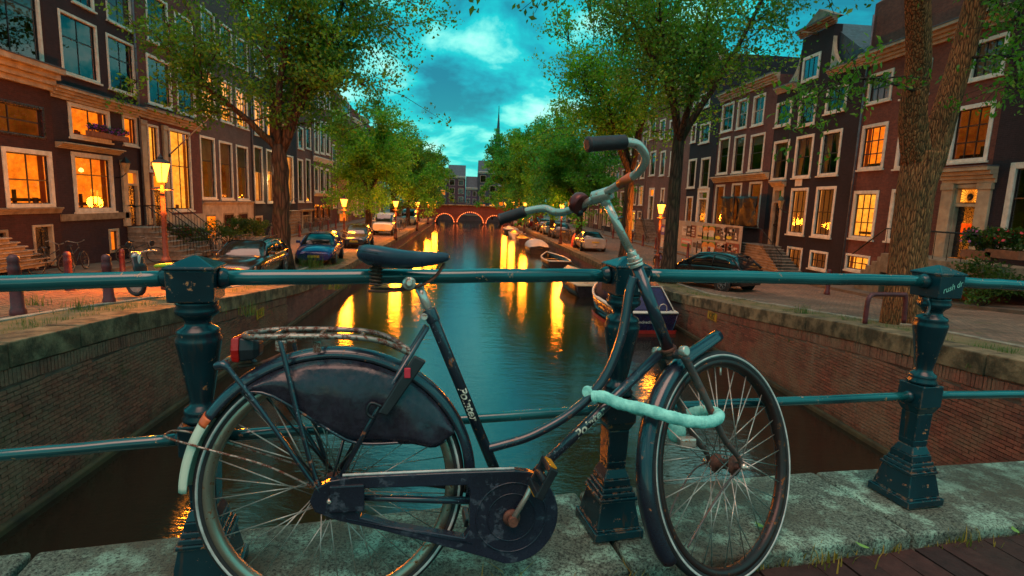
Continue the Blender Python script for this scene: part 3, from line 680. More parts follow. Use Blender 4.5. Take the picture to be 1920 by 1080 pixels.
lettering('Pointer', .033, Matrix.Translation(lerp(LUG, BB, .46)+Vector((0, -.0153, 0))) @ Matrix.Rotation(-atan2(BB.z-LUG.z, BB.x-LUG.x), 4, 'Y') @ Matrix.Rotation(pi/2, 4, 'X'), M_GOLD, bk, shear=.3, wrap=.0155, bold=True)
# fork
FC = HB-ax_*.022
fk = MB(); fk.tube([FC+Vector((0, -.045, 0)), FC+Vector((0, .045, 0))], .0135, 14); fk.tube([FC-ax_*.012, FC+ax_*.012], .018, 16)
o = bp('fork_crown', fk, M_FORK, bevel=.003); o.matrix_local = MS
for s in (-1, 1):
    c = MB().tube([FC+Vector((0, s*.038, .008)), FC+Vector((0, s*.060, .008))], .0155, 14); o = bp('crown_cap', c, M_CHR, bevel=.004); o.matrix_local = MS
    L = spline([FC+Vector((0, s*.045, 0)), lerp(FC, FH, .35)+Vector((-.004, s*.050, 0)), lerp(FC, FH, .72)+Vector((-.014, s*.054, 0)), FH+Vector((-.012, s*.056, .03)), FH+Vector((0, s*.057, 0))], 5)
    o = bp('fork_blade', MB().tube(L, [lerp(.0125, .0065, i/(len(L)-1)) for i in range(len(L))], 14, flat=1.0), M_FORK); o.matrix_local = MS
    c = MB(); c.lathe([(.011, 0), (.011, .009), (.005, .0095), (.005, .02)], 6, Matrix.Translation(FH+Vector((0, s*.060, 0))) @ Matrix.Rotation(-s*pi/2, 4, 'X')); o = bp('axle_nut', c, M_CHR); o.matrix_local = MS
# stem, bar, grips, bell
CL = Vector((.718, 0, 1.139))
bp('stem', MB().tube([HT+ax_*.03, CL-ax_*.004], .0118, 18), M_CHR)
cl = MB(); cl.tube([CL+Vector((.018, -.022, .006)), CL+Vector((-.022, .020, -.008))], .0185, 16); cl.tube([CL-ax_*.03, CL+ax_*.012], .0145, 16); bp('stem_clamp', cl, M_CHR, bevel=.004)
bp('cable_tie', MB().tube([HT+ax_*.145, HT+ax_*.148], .0135, 14), M_BLKP)
BR = spline([CL, (.739, -.075, 1.162), (.762, -.132, 1.184), (.760, -.186, 1.212), (.730, -.211, 1.238), (.691, -.222, 1.242)], 8)
BL = spline([CL, (.690, .04, 1.122), (.650, .095, 1.100), (.622, .140, 1.097), (.593, .174, 1.110), (.543, .214, 1.102)], 8)
bar = list(reversed(BR)) + BL[1:]
bp('handlebar', MB().tube(bar, .0112, 16), M_CHR)
def grip(a, b):
    a, b = Vector(a), Vector(b); d = b-a; n = 40; pts = [a+d*(i/n) for i in range(n+1)]
    rs = [.0165+.0010*(i % 2) for i in range(n+1)]; rs[-1] = .011; rs[-2] = .0185; rs[-3] = .0185; rs[0] = .0150
    return MB().tube(pts, rs, 18)
bp('grip', grip((.691, -.222, 1.242), (.589, -.248, 1.226)), M_GRIP); bp('grip', grip((.543, .214, 1.102), (.470, .258, 1.076)), M_GRIP)
bp('bar_tape', MB().tube([lerp(Vector((.739, -.075, 1.162)), Vector((.762, -.132, 1.184)), t) for t in (-.05, .3, .7)], .0128, 16), M_ORT)
be = MB(); be.lathe([(.030, -.012), (.032, 0), (.031, .010), (.027, .018), (.018, .024), (.006, .027), (.001, .0275)], 24, Matrix.Translation((.668, .055, 1.118)) @ Matrix.Rotation(radians(62), 4, Vector((-.8, -.55, 0)))); bo_ = bp('bell', be, M_BELL)
MB().tube([(.668, .06, 1.10), (.674, .064, 1.085)], .010, 10).build('bell_mount', M_BLKP, bo_, local=True)
# seat post, saddle
bp('seat_post', MB().tube([LUG+dd*.01, (.212, 0, .884)], .0118, 18), M_CHR)
sa = MB()
xs = [.060, .066, .085, .115, .150, .185, .220, .250, .275, .290, .295]
hw = [.058, .085, .103, .106, .098, .078, .056, .041, .032, .025, .012]
zt = [.976, .986, .990, .987, .981, .976, .974, .974, .973, .970, .964]
zb = [.956, .945, .934, .928, .925, .925, .929, .935, .941, .948, .958]
rings = []
for x, w, t_, b_ in zip(xs, hw, zt, zb):
    r = []
    for k in range(20):
        a = 2*pi*k/20; cy = cos(a); sz = sin(a)
        z = t_-(1-sz)*.012*(1+w*6) if sz >= 0 else lerp(t_-.012*(1+w*6), b_, (-sz)**.6)
        r.append((x, w*(abs(cy)**.7)*(1 if cy >= 0 else -1), z - (.006 if sz > .95 else 0)))
    rings.append(r)
sa.loft(rings); sad = bp('saddle', sa, M_LEA)
sw = MB().tube([(x, -w*.99, lerp(t_, b_, .38)) for x, w, t_, b_ in zip(xs[1:4], hw[1:4], zt[1:4], zb[1:4])], .0012, 6); sw.build('seam', M_BLKP, sad, local=True)
for s in (-1, 1):
    hx = [(.105+.013*cos(a*.62), s*.048+.013*sin(a*.62), .930-.0026*a*.35) for a in range(0, 54)]
    MB().tube(hx, .0026, 6).build('spring', M_RUST, sad, local=True)
    MB().tube(spline([(.088, s*.055, .870), (.14, s*.045, .868), (.205, s*.020, .876), (.255, s*.018, .902), (.282, s*.010, .94)], 5), .0034, 8).build('saddle_rail', M_RUST, sad, local=True)
c = MB(); c.tube([(.192, -.038, .890), (.192, .038, .890)], .013, 14); cb_ = bp('saddle_clamp', c, M_RUST, bevel=.002)
c = MB(); c.lathe([(.0175, 0), (.0175, .004), (.015, .006), (.009, .0065), (.009, .013), (.005, .0135)], 18, Matrix.Translation((.190, -.038, .889)) @ Matrix.Rotation(pi/2, 4, 'X')); c.build('clamp_washer', M_CHR, cb_, local=True)
# rack, legs, lamp
for s in (-1, 1):
    bp('rack_rail', MB().tube(spline([(-.195, s*.045, .752), (-.16, s*.062, .755), (-.05, s*.064, .756), (.06, s*.060, .752), (.129, s*.050, .738), (.185, s*.030, .708), (.200, s*.022, .700)], 5), .0072, 12), M_RACK)
    bp('rack_leg', MB().tube(spline([(-.120, s*.062, .745), (-.112, s*.066, .715), (-.075, s*.070, .55), (-.035, s*.074, .40), (-.006, s*.075, .345)], 5), [.0062]*20+[.005], 10), M_FRM)
    bp('rack_bracket', MB().cbox((-.118, s*.062, .733), (.026, .010, .028)), M_RACK, bevel=.003)
bp('rack_rail', MB().tube(spline([(-.195, -.045, .752), (-.213, -.02, .752), (-.213, .02, .752), (-.195, .045, .752)], 5), .0072, 12), M_RACK)
bp('rack_rail', MB().tube([(.06, -.058, .750), (.075, 0, .752), (.06, .058, .750)], .004, 8), M_RACK)
for x in (-.14, -.03): bp('rack_bar', MB().tube([(x, -.062, .754), (x, .062, .754)], .005, 8), M_RACK)
bp('rack_bracket', MB().cbox((-.035, -.05, .728), (.02, .012, .03)), M_RACK, bevel=.003)
tl = MB(); tl.loft([[(x, y*k, .718+z*k) for y, z in ((-.034, -.030), (.034, -.030), (.040, 0), (.034, .030), (-.034, .030), (-.040, 0))] for x, k in ((-.178, .55), (-.190, .85), (-.222, 1.0))], smooth=False); tlo = bp('tail_lamp', tl, M_BLKP, bevel=.004)
tl = MB(); tl.loft([[(x, y*k, .718+z*k) for y, z in ((-.036, -.032), (.036, -.032), (.042, 0), (.036, .032), (-.036, .032), (-.042, 0))] for x, k in ((-.222, 1.0), (-.238, .96), (-.243, .8))], smooth=False); tl.build('lens', M_RED, tlo, local=True, bevel=.004)
# folded rear stand (its two legs point up behind the wheel)
for s in (-1, 1):
    ps = spline([(-.010, s*.078, .340), (-.07, s*.085, .44), (-.16, s*.090, .585), (-.215, s*.088, .662), (-.240, s*.082, .690), (-.262, s*.074, .686)], 5)
    bp('stand_leg', MB().tube(ps, [.0075]*18+[.0085, .011, .0125, .0135, .0135, .013, .0125, .011], 10, flat=.8) if len(ps) == 26 else MB().tube(ps, .0085, 10), M_FRM)
bp('stand_bar', MB().tube([(-.262, -.074, .686), (-.262, .074, .686)], .006, 8), M_FRM)
bp('stand_spring', MB().tube(spline([(-.235, .0, .670), (-.20, .0, .675), (-.165, .0, .683), (-.13, 0, .700)], 5), [.0045+.0012*(i % 2) for i in range(16)], 8), M_RUST)
# dress guard: taut oilcloth on the near side and its twin on the far side
A0, A1 = radians(26), radians(128)
edge = [(.346*cos(lerp(A1, A0, i/30)), RW+.346*sin(lerp(A1, A0, i/30))) for i in range(31)]
low = [(p.x, p.z) for p in spline([(-.213, 0, RW+.272), (-.14, 0, .605), (.0, 0, .510), (.050, 0, .482), (.105, 0, .474), (.20, 0, .474), (.262, 0, .462), (.311, 0, RW+.152)], 4)]
while len(low) < len(edge): low.append(low[-1])
low = [low[min(len(low)-1, round(i*28/30))] for i in range(31)]
for s in (-1, 1):
    mb = MB(); rows = []
    for j in range(9):
        t = j/8; row = []
        for (ex, ez), (lx, lz) in zip(edge, low):
            x, z = lerp(ex, lx, t), lerp(ez, lz, t)
            bulge = .004*sin(pi*t)+.0022*sin(x*55+z*31)*sin(pi*t)+.0016*sin(x*130-z*90)*sin(pi*t) + (.013*t*math.exp(-((x-.22)/.06)**2)) - .006*t*math.exp(-((x-.12)/.05)**2)
            row.append((x, s*(.030+.020*min(1, t*3)+bulge), z))
        rows.append(row)
    mb.loft(rows, caps=False, closed=False)
    o = bp('dress_guard', mb, M_OIL); sol = o.modifiers.new('solid', 'SOLIDIFY'); sol.thickness = .002
    hem = MB().tube([(lx, s*.052, lz) for (lx, lz) in low[:29]], .0042, 8); hem.build('hem', M_FRM, o, local=True)
    bp('guard_strap', MB().tube([(-.213, s*.05, RW+.272), (-.012, s*.060, .365)], .0028, 6), M_BLKP)
    bp('guard_strap', MB().tube([(.03, s*.052, .495), (.0, s*.060, .375)], .0028, 6), M_BLKP)
lk = MB(); lk.loft([[(x-.010, y, z) for x, y, z in ((.125, -.060, .560), (.150, -.060, .552), (.150, -.075, .552), (.125, -.075, .560))], [(x, y, z) for x, y, z in ((.205, -.052, .705), (.235, -.052, .690), (.235, -.070, .690), (.205, -.070, .705))]], smooth=False)
lo_ = bp('frame_lock', lk, M_BLKP, bevel=.004)
MB().tube(spline([(.125, -.066, .575), (.098, -.066, .585), (.088, -.066, .560), (.105, -.066, .545)], 5), .004, 8).build('lock_shackle', M_BLKP, lo_, local=True)
MB().cbox((.188, -.0725, .662), (.016, .008, .026)).build('lock_key_grip', mat('pink_plastic', (.70, .03, .06), .4, 0, (.5, .02, .04), 20, .1), lo_, local=True, bevel=.002)
# chain case
CB = Vector((.463, -.058, .285)); CR = .128
case = []
def case_outline():
    pts = [(-.035, .318), (-.048, .345), (-.035, .378), (.0, .396), (.06, .403), (.30, .402), (.47, .399)]
    a = [(CB.x+CR*cos(t), CB.z-.012+CR*sin(t)) for t in [radians(d) for d in range(70, -106, -8)]]
    return pts + a + [(.40, .165), (.25, .218), (.12, .262), (.02, .292)]
oc = case_outline()
win = [(.075, .372), (.345, .366), (.352, .350), (.352, .245), (.340, .225), (.16, .268), (.075, .298), (.068, .32)]
bm = bmesh.new()
vo_ = [bm.verts.new((x, -.072, z)) for x, z in oc]; vi_ = [bm.verts.new((x, -.072, z)) for x, z in win]
eo = [bm.edges.new((vo_[i], vo_[(i+1) % len(vo_)])) for i in range(len(vo_))]; ei = [bm.edges.new((vi_[i], vi_[(i+1) % len(vi_)])) for i in range(len(vi_))]
bmesh.ops.triangle_fill(bm, use_beauty=True, use_dissolve=False, edges=eo+ei)
me = bpy.data.meshes.new('chain_case'); bm.to_mesh(me); bm.free(); me.materials.append(M_CASE)
co = bpy.data.objects.new('chain_case', me); COL.objects.link(co); co.parent = bk
sol = co.modifiers.new('solid', 'SOLIDIFY'); sol.thickness = .030; sol.offset = 0
bv = co.modifiers.new('bevel', 'BEVEL'); bv.width = .007; bv.segments = 3; bv.limit_method = 'ANGLE'; bv.angle_limit = radians(50)
for r, w in ((.094, .0022), (.064, .0018)):
    MB().tube([(CB.x+r*cos(2*pi*k/48), -.0875, CB.z-.012+r*sin(2*pi*k/48)) for k in range(48)], w, 6, close=True).build('pressed_ring', M_CASE, co, local=True)
MB().tube([(.03, -.0745, .4045), (.30, -.0745, .4035), (.47, -.0745, .4005)], .0035, 8).build('edge_trim', M_WALL, co, local=True)
for p, q in (((.065, .290), (.345, .215)), ((.04, .297), (.36, .208))): MB().tube([(p[0], -.087, p[1]), (q[0], -.087, q[1])], .0016, 6).build('pressed_line', M_CASE, co, local=True)
cp = MB(); cp.box((.0, -.094, .315), (.085, -.086, .385)); bp('case_end_flap', cp, M_CASE, bevel=.004)
# cranks and pedals
cr = MB(); cr.lathe([(.022, 0), (.024, .004), (.022, .010), (.014, .012)], 18, Matrix.Translation((CB.x, -.086, CB.z-.012)) @ Matrix.Rotation(pi/2, 4, 'X')); bp('bottom_bracket_cup', cr, M_RUST)
cr = MB(); cr.tube([(CB.x, -.103, CB.z-.012), (.497, -.108, .335), (.527, -.112, .406)], [.0105, .0085, .0095], 12, flat=.8); crk = bp('crank', cr, M_CHR)
MB().tube([(CB.x, -.098, CB.z-.012), (CB.x, -.118, CB.z-.012)], .013, 12).build('cotter', M_RUST, crk, local=True)
PM = Matrix.Translation((.527, -.160, .408)) @ Matrix.Rotation(radians(-62), 4, 'Y')
pd = MB(); pd.tube([PM @ Vector((0, .045, 0)), PM @ Vector((0, -.045, 0))], .010, 12)
for x in (-.034, .034): pd.box((x-.007, -.045, -.012), (x+.007, .045, .012), PM)
for y in (-.042, .042): pd.box((-.041, y-.005, -.010), (.041, y+.005, .010), PM)
pdo = bp('pedal', pd, M_BLKP, bevel=.002)
for x in (-.0425, .0425): MB().box((x-.002, -.030, -.009), (x+.002, .030, .009), PM).build('reflector', M_AMB, pdo, local=True)
bp('crank', MB().tube([(CB.x, .085, CB.z-.012), (.40, .095, .165)], [.0105, .0095], 10), M_CHR)
PM2 = Matrix.Translation((.40, .145, .163)) @ Matrix.Rotation(radians(10), 4, 'Y')
pd = MB()
for x in (-.034, .034): pd.box((x-.007, -.045, -.012), (x+.007, .045, .012), PM2)
for y in (-.042, .042): pd.box((-.041, y-.005, -.010), (.041, y+.005, .010), PM2)
bp('pedal', pd, M_BLKP, bevel=.002)
# ---- mint sleeve over the chain lock
M_MINT = mat('mint_cloth', (.34, .78, .66), .9, 0, (.18, .52, .45), 30, .6, 60, dist=.006, lo=.36, hi=.56)
lock = thing('chain_lock', 'mint cloth-sleeved chain lock looped round the frame and front wheel of the bicycle', 'lock')
lock.matrix_world = bk.matrix_world.copy()
path = spline([(.700, -.026, .575), (.722, -.046, .580), (.765, -.075, .566), (.815, -.115, .562), (.865, -.150, .552), (.915, -.165, .542), (.965, -.158, .535), (1.010, -.132, .530), (1.050, -.090, .526), (1.072, -.040, .520), (1.070, .010, .515), (1.040, .050, .495), (.985, .065, .470), (.88, .060, .505), (.78, .040, .548), (.705, .020, .578), (.690, -.008, .582)], 14)
rs = [.0150*(1+.035*sin(i*.55)+.045*sin(i*1.9+.6)) for i in range(len(path))]
mb = MB().tube(path, rs, 14, close=False, flat=1.15)
mb.v = [tuple(Vector(p)+Vector((random.gauss(0, .0003), random.gauss(0, .0003), random.gauss(0, .0004)))) for p in mb.v]
so_ = mb.build('sleeve', M_MINT, lock, local=True); sb = so_.modifiers.new('sub', 'SUBSURF'); sb.levels = 1; sb.render_levels = 1
kn = MB(); kn.loft([[(.985+x*.030*k, .03+y*.028*k, .440+h) for x, y in ((1, 0), (.7, .7), (0, 1), (-.7, .7), (-1, 0), (-.7, -.7), (0, -1), (.7, -.7))] for h, k in ((.040, .5), (.025, 1.0), (.0, 1.1), (-.018, .8), (-.026, .3))]); ko = kn.build('knot', M_MINT, lock, local=True); ko.modifiers.new('sub', 'SUBSURF').render_levels = 1
MB().cbox((.995, -.015, .43), (.05, .03, .03)).build('lock_body', M_CHR, lock, local=True, bevel=.006)
# ------------------------------------------------------------------ canal houses
M_CRM = mat('cream_paint', (.42, .34, .24), .55, 0, (.26, .20, .14), 2.5, .2, 40, objvar=.12)
M_WFR = mat('white_window_paint', (.66, .63, .56), .5, 0, (.48, .45, .38), 4, .15, 50, objvar=.10)
M_SASH = mat('dark_sash_paint', (.025, .015, .014), .4, 0, (.012, .008, .009), 6, .1)
M_SASHW = mat('pale_sash_paint', (.45, .42, .36), .5, 0, None, 6, .1)
M_SILL = mat('sandstone', (.27, .20, .13), .8, 0, (.13, .09, .055), 3, .4, 30, objvar=.15)
M_STEP = mat('worn_step_stone', (.27, .225, .18), .85, 0, (.12, .095, .075), 4, .5, 30, objvar=.2)
M_LEAD = mat('lead_flashing', (.11, .12, .15), .5, .3, (.06, .065, .085), 5, .2)
M_DOOR = mat('door_lacquer', (.045, .012, .010), .28, 0, (.02, .006, .006), 5, .1, coat=.4)
M_DOORB = mat('door_black', (.014, .012, .013), .28, 0, None, 5, .1, coat=.4)
M_ROOF = mat('roof_tiles', (.20, .07, .045), .8, 0, (.09, .035, .03), 3, .5, 18)
M_SLATE = mat('roof_slate', (.055, .065, .085), .6, 0, (.03, .034, .045), 3, .4, 20)
M_IRON = mat('black_iron', (.014, .013, .014), .45, .4, None, 10, .2)
def curtain_mat():
    t = NT('net_curtain'); v = t.coord(); c = t.mix(t.noise(v, 3, 4), (.40, .33, .24), (.56, .49, .38)); d = t.n('ShaderNodeBsdfTranslucent'); t.set(d.inputs[0], c)
    ms = t.n('ShaderNodeMixShader'); ms.inputs[0].default_value = .5; t.l(t.pbr(c, .9), ms.inputs[1]); t.l(d.outputs[0], ms.inputs[2]); return t.fin(ms.outputs[0])
M_CURT = curtain_mat()
M_BLND = mat('roller_blind', (.30, .25, .20), .85, 0, (.22, .17, .13), 2, .2)
M_FURN = mat('room_furniture', (.05, .016, .008), .6, 0, (.02, .008, .004), 3, .1)
M_PIC = mat('picture_print', (.22, .09, .03), .6, 0, (.07, .02, .01), 5, .1)
def glass_mat():
    t = NT('window_glass'); fr = t.n('ShaderNodeFresnel'); fr.inputs[0].default_value = 2.0
    v = t.coord(); b = t.bump(t.noise(v, .9, 2), .05, .15); t.l(b, fr.inputs['Normal'])
    g = t.n('ShaderNodeBsdfGlossy'); g.inputs['Roughness'].default_value = .015; t.set(g.inputs[0], (.92, .80, .84)); t.l(b, g.inputs['Normal'])
    tr = t.n('ShaderNodeBsdfTransparent'); t.set(tr.inputs[0], (.86, .88, .88)); ms = t.n('ShaderNodeMixShader')
    t.l(t.math('ADD', t.math('MULTIPLY', fr.outputs[0], .80), .0, True), ms.inputs[0]); t.l(tr.outputs[0], ms.inputs[1]); t.l(g.outputs[0], ms.inputs[2]); return t.fin(ms.outputs[0])
M_GLS = glass_mat()
def drape_mat():
    t = NT('lined_drape'); v = t.coord(); c = t.mix(t.noise(v, 4, 4), (.24, .08, .03), (.42, .18, .07)); q = t.n('ShaderNodeBsdfTranslucent'); t.set(q.inputs[0], c)
    ms = t.n('ShaderNodeMixShader'); ms.inputs[0].default_value = .5; t.l(t.pbr(c, .9), ms.inputs[1]); t.l(q.outputs[0], ms.inputs[2]); return t.fin(ms.outputs[0])
M_DRAPE = drape_mat()
def room_mat(name, ca, cb, st):
    """wall of a lamplit room: the lit room gives off its light"""
    t = NT(name); v = t.coord(); n = t.noise(v, 1.7, 3); n2 = t.noise(v, 6, 4)
    c = t.mix(t.ramp(n, (.3, 0.0), (.7, 1.0)), cb, ca); c = t.mix(1.0, c, t.ramp(n2, (.35, .75), (.65, 1.15)), 'MULTIPLY')
    e = t.n('ShaderNodeEmission'); t.set(e.inputs[0], c); e.inputs[1].default_value = st; return t.fin(e.outputs[0])
ROOM = {'lit': room_mat('room_amber', (1.0, .22, .008), (.80, .12, .004), .88), 'bright': room_mat('room_yellow', (1.0, .37, .035), (1.0, .24, .014), 1.0),
        'red': room_mat('room_red', (.95, .085, .004), (.55, .030, .002), .75), 'dim': room_mat('room_dim', (.42, .08, .008), (.20, .030, .003), .28),
        'pale': room_mat('room_pale', (1.0, .34, .06), (.9, .22, .025), .58)}
M_BULB = emis('bulb_glow', (1.0, .42, .08), 3.0)
FACES = {'L': lambda u, v, d: (FL+d, u, v), 'R': lambda u, v, d: (FR-d, u, v), 'F': lambda u, v, d: (u, 127.0-d, v)}
class House:
    def __init__(s, side, label, u0, u1, zb, zt, wall, off=0.0, group=None, depth=9.0, name='canal_house', roof=None):
        s.side = side; s.T0 = FACES[side]; s.off = off; s.u0, s.u1, s.zb, s.zt = u0, u1, zb, zt; s.wall = wall; s.depth = depth
        s.T = lambda u, v, d: s.T0(u, v, d+off); s.holes = []; s.roofm = roof or M_ROOF
        s.r = thing(name, label, 'house', s.T((u0+u1)/2, zb, 0), 0, group)
    def box(s, name, u0, u1, v0, v1, d0, d1, m, parent=None, bevel=0):
        a = s.T(u0, v0, d0); b = s.T(u1, v1, d1); mb = MB().box(tuple(min(p, q) for p, q in zip(a, b)), tuple(max(p, q) for p, q in zip(a, b)))
        return mb.build(name, m, parent or s.r, bevel=bevel)
    def addbox(s, mb, u0, u1, v0, v1, d0, d1):
        a = s.T(u0, v0, d0); b = s.T(u1, v1, d1); return mb.box(tuple(min(p, q) for p, q in zip(a, b)), tuple(max(p, q) for p, q in zip(a, b)))
    def px(s, b):
        """outer corners of an opening from its place in the photograph -> (u0,u1,v0,v1) on this front"""
        x0, y0, x1, y1 = b
        k = abs((665-(x0+x1)/2)/7775)*(y1-y0)*.5 if s.side != 'F' else 0      # verticals lean a little
        x0 += k; x1 -= k; ym = (y0+y1)/2; hor = 376+((x0+x1)/2-873)*.038
        if s.side == 'F':
            p, q = ony(x0, y0, 127-s.off), ony(x1, y1, 127-s.off); return p.x, q.x, q.z, p.z
        X = FL+s.off if s.side == 'L' else FR-s.off; near, far = (x0, x1) if s.side == 'L' else (x1, x0)
        zt = onx(near if y0 < hor else far, y0, X).z; zb = onx(far if y1 < hor else near, y1, X).z
        return onx(near, ym, X).y, onx(far, ym, X).y, zb, zt
    def window(s, b, kind='dark', cols=2, rows=(.62,), frame=.10, sash=None, fm=None, real=False, proud=.035, single=False, inner=None, sill=True):
        u0, u1, v0, v1 = b if real else s.px(b)
        u0 = max(u0, s.u0+.05); u1 = min(u1, s.u1-.05)
        s.holes.append((u0, u1, v0, v1)); fm = fm or M_WFR; sash = sash or M_SASH
        f = MB(); w = min(frame, (u1-u0)*.16)
        s.addbox(f, u0, u0+w, v0, v1, -.16, proud); s.addbox(f, u1-w, u1, v0, v1, -.16, proud)
        s.addbox(f, u0+w, u1-w, v1-w, v1, -.16, proud-.002); s.addbox(f, u0+w, u1-w, v0, v0+w*.8, -.16, proud-.002)
        win = f.build('window', fm, s.r, bevel=.012 if not single else 0)
        if sill: s.box('sill', u0-.06, u1+.06, v0-.07, v0-.002, -.02, proud+.06, fm, win)
        a0, a1, c0, c1 = u0+w, u1-w, v0+w*.8, v1-w
        bars = MB(); ez = .035
        if single:
            us, vs = [a0, a1], [c0, c1]
            if not single == 'plain':
                s.addbox(bars, (a0+a1)/2-.02, (a0+a1)/2+.02, c0, c1, -.10, -.065); s.addbox(bars, a0, a1, lerp(c0, c1, .55)-.025, lerp(c0, c1, .55)+.025, -.10, -.06)
                bars.build('glazing_bars', sash, win)
        else:
            s.addbox(bars, a0, a0+ez, c0, c1, -.11, -.055); s.addbox(bars, a1-ez, a1, c0, c1, -.11, -.055); s.addbox(bars, a0+ez, a1-ez, c1-ez, c1, -.11, -.057); s.addbox(bars, a0+ez, a1-ez, c0, c0+ez, -.11, -.057)
            us = [lerp(a0+ez, a1-ez, i/cols) for i in range(cols+1)]; vs = [c0+ez]+[lerp(c0, c1, r) for r in rows]+[c1-ez]
            for u in us[1:-1]: s.addbox(bars, u-.014, u+.014, c0+ez, c1-ez, -.105, -.063)
            for v in vs[1:-1]: s.addbox(bars, a0+ez, a1-ez, v-.022, v+.022, -.11, -.054)
            bars.build('sash', sash, win)
        for i in range(len(us)-1):
            for j in range(len(vs)-1):
                m = MB(); q4 = [s.T(us[i], vs[j], -.082), s.T(us[i+1], vs[j], -.082), s.T(us[i+1], vs[j+1], -.082), s.T(us[i], vs[j+1], -.082)]
                m.quad(*(q4 if s.side != 'R' else q4[::-1])); m.build('pane', M_GLS, win)
        base = kind.split('+')[0]
        if base in ROOM:
            d = 2.0 if not single else 1.3; m = MB(); k = .5
            A, B, C, D = max(u0-k, s.u0+.03), min(u1+k, s.u1-.03), v0-.35, v1+.25
            m.quad(s.T(A, C, -d), s.T(B, C, -d), s.T(B, D, -d), s.T(A, D, -d)); m.quad(s.T(A, C, -.2), s.T(A, D, -.2), s.T(A, D, -d), s.T(A, C, -d)); m.quad(s.T(B, C, -.2), s.T(B, D, -.2), s.T(B, D, -d), s.T(B, C, -d))
            m.quad(s.T(A, D, -.2), s.T(B, D, -.2), s.T(B, D, -d), s.T(A, D, -d)); m.build('lit_room', ROOM[base], win)
            m = MB(); m.quad(s.T(A, C, -.2), s.T(B, C, -.2), s.T(B, C, -d), s.T(A, C, -d)); m.build('room_floor', M_FURN, win)
            if '+f' in kind:          # furniture and a picture seen against the light
                W_, H_ = u1-u0, v1-v0
                s.box('cupboard', lerp(u0, u1, .08), lerp(u0, u1, .36), C, lerp(v0, v1, .55), -d+.02, -d+.3, M_FURN, win); s.box('table', lerp(u0, u1, .5), lerp(u0, u1, .95), lerp(v0, v1, .10), lerp(v0, v1, .15), -.9, -.4, M_FURN, win)
                s.box('chair_back', lerp(u0, u1, .60), lerp(u0, u1, .66), C, lerp(v0, v1, .30), -.8, -.74, M_FURN, win)
                s.box('picture', lerp(u0, u1, .58), lerp(u0, u1, .80), lerp(v0, v1, .42), lerp(v0, v1, .78), -d+.02, -d+.05, M_PIC, win)
            rg = random.Random(int(u0*97+v0*31)); wI = u1-u0
            if base != 'dim' and not single and wI > .9:      # drapes, pictures, a shelf and something on the sill
                for sd in (0, 1):
                    if rg.random() < .75 and '+c' not in kind:
                        m = MB(); ww = (a1-a0)*rg.uniform(.10, .20); rr_ = []
                        for j in range(5):
                            v = lerp(c1, c0, j/4); rr_.append([s.T((a0+ww*i/10) if sd == 0 else (a1-ww*i/10), v, -.19+.025*sin(i*1.9+j*.2)) for i in range(11)])
                        m.loft(rr_, caps=False, closed=False); m.build('drape', M_DRAPE, win)
                for _ in range(rg.randrange(1, 4)):
                    pu, pv, pw, ph = rg.uniform(A+.2, B-.5), rg.uniform(lerp(v0, v1, .35), lerp(v0, v1, .75)), rg.uniform(.2, .45), rg.uniform(.25, .5)
                    s.box('picture', pu, min(pu+pw, B-.05), pv, min(pv+ph, D-.05), -d+.02, -d+.05, rg.choice((M_PIC, M_FURN, M_CRM)), win)
                if rg.random() < .7: pu = rg.uniform(A+.1, B-.7); s.box('shelf', pu, pu+rg.uniform(.4, .7), C, lerp(v0, v1, rg.uniform(.35, .7)), -d+.02, -d+.32, M_FURN, win)
                for _ in range(rg.randrange(0, 3)): pu = rg.uniform(a0+.1, a1-.2); s.box('sill_pot', pu, pu+.12, c0+.01, c0+rg.uniform(.12, .26), -.34, -.22, rg.choice((M_FURN, M_PIC)), win)
            if '+b' in kind:
                c = s.T(lerp(u0, u1, .68), lerp(v0, v1, .72), -.75); MB().lathe([(.02, -.09), (.08, -.06), (.09, 0), (.06, .06), (.02, .09)], 12, Matrix.Translation(c)).build('lamp', M_BULB, win)
            if '+l' in kind:          # glowing reading lamp low in the room
                c = s.T(lerp(u0, u1, .2), lerp(v0, v1, .34), -.7); MB().lathe([(.04, -.09), (.10, -.05), (.07, .07), (.05, .08)], 12, Matrix.Translation(c)).build('lamp', M_BULB, win)
        if '+c' in kind:              # curtains tied back, folds as geometry
            for sd in (0, 1):
                m = MB(); rows_ = []
                for j in range(9):
                    t = j/8; v = lerp(c1, c0, t); wd = (a1-a0)*(.50-.30*sin(pi*min(1, t*1.0)*.5)**1.4) if '+ct' in kind else (a1-a0)*.5
                    row = []
                    for i in range(17):
                        q = i/16; u = a0+wd*q if sd == 0 else a1-wd*q
                        row.append(s.T(u, v, -.20+.022*sin(q*26+j*.4)))
                    rows_.append(row)
                m.loft(rows_, caps=False, closed=False); m.build('curtain', M_CURT, win)
        if '+v' in kind:              # blind or valance over the upper part
            s.box('blind', a0, a1, lerp(c0, c1, float(kind.split('+v')[1][:2])/100), c1, -.17, -.15, M_BLND, win)
        return win
    def door(s, b, m=None, trans=None, frame=.12, real=False, fm=None):
        u0, u1, v0, v1 = b if real else s.px(b); s.holes.append((u0, u1, v0, v1)); fm = fm or M_CRM; m = m or M_DOOR
        f = MB(); s.addbox(f, u0, u0+frame, v0, v1, -.2, .05); s.addbox(f, u1-frame, u1, v0, v1, -.2, .05); s.addbox(f, u0+frame, u1-frame, v1-frame, v1, -.2, .048)
        tv = v1-frame if trans is None else lerp(v0, v1, .74)
        if trans is not None: s.addbox(f, u0+frame, u1-frame, tv-.05, tv+.05, -.2, .046)
        fr = f.build('door_frame', fm, s.r, bevel=.01)
        a0, a1 = u0+frame, u1-frame; top = tv-(.05 if trans is not None else 0)
        d = MB(); s.addbox(d, a0, a1, v0, top, -.14, -.09)
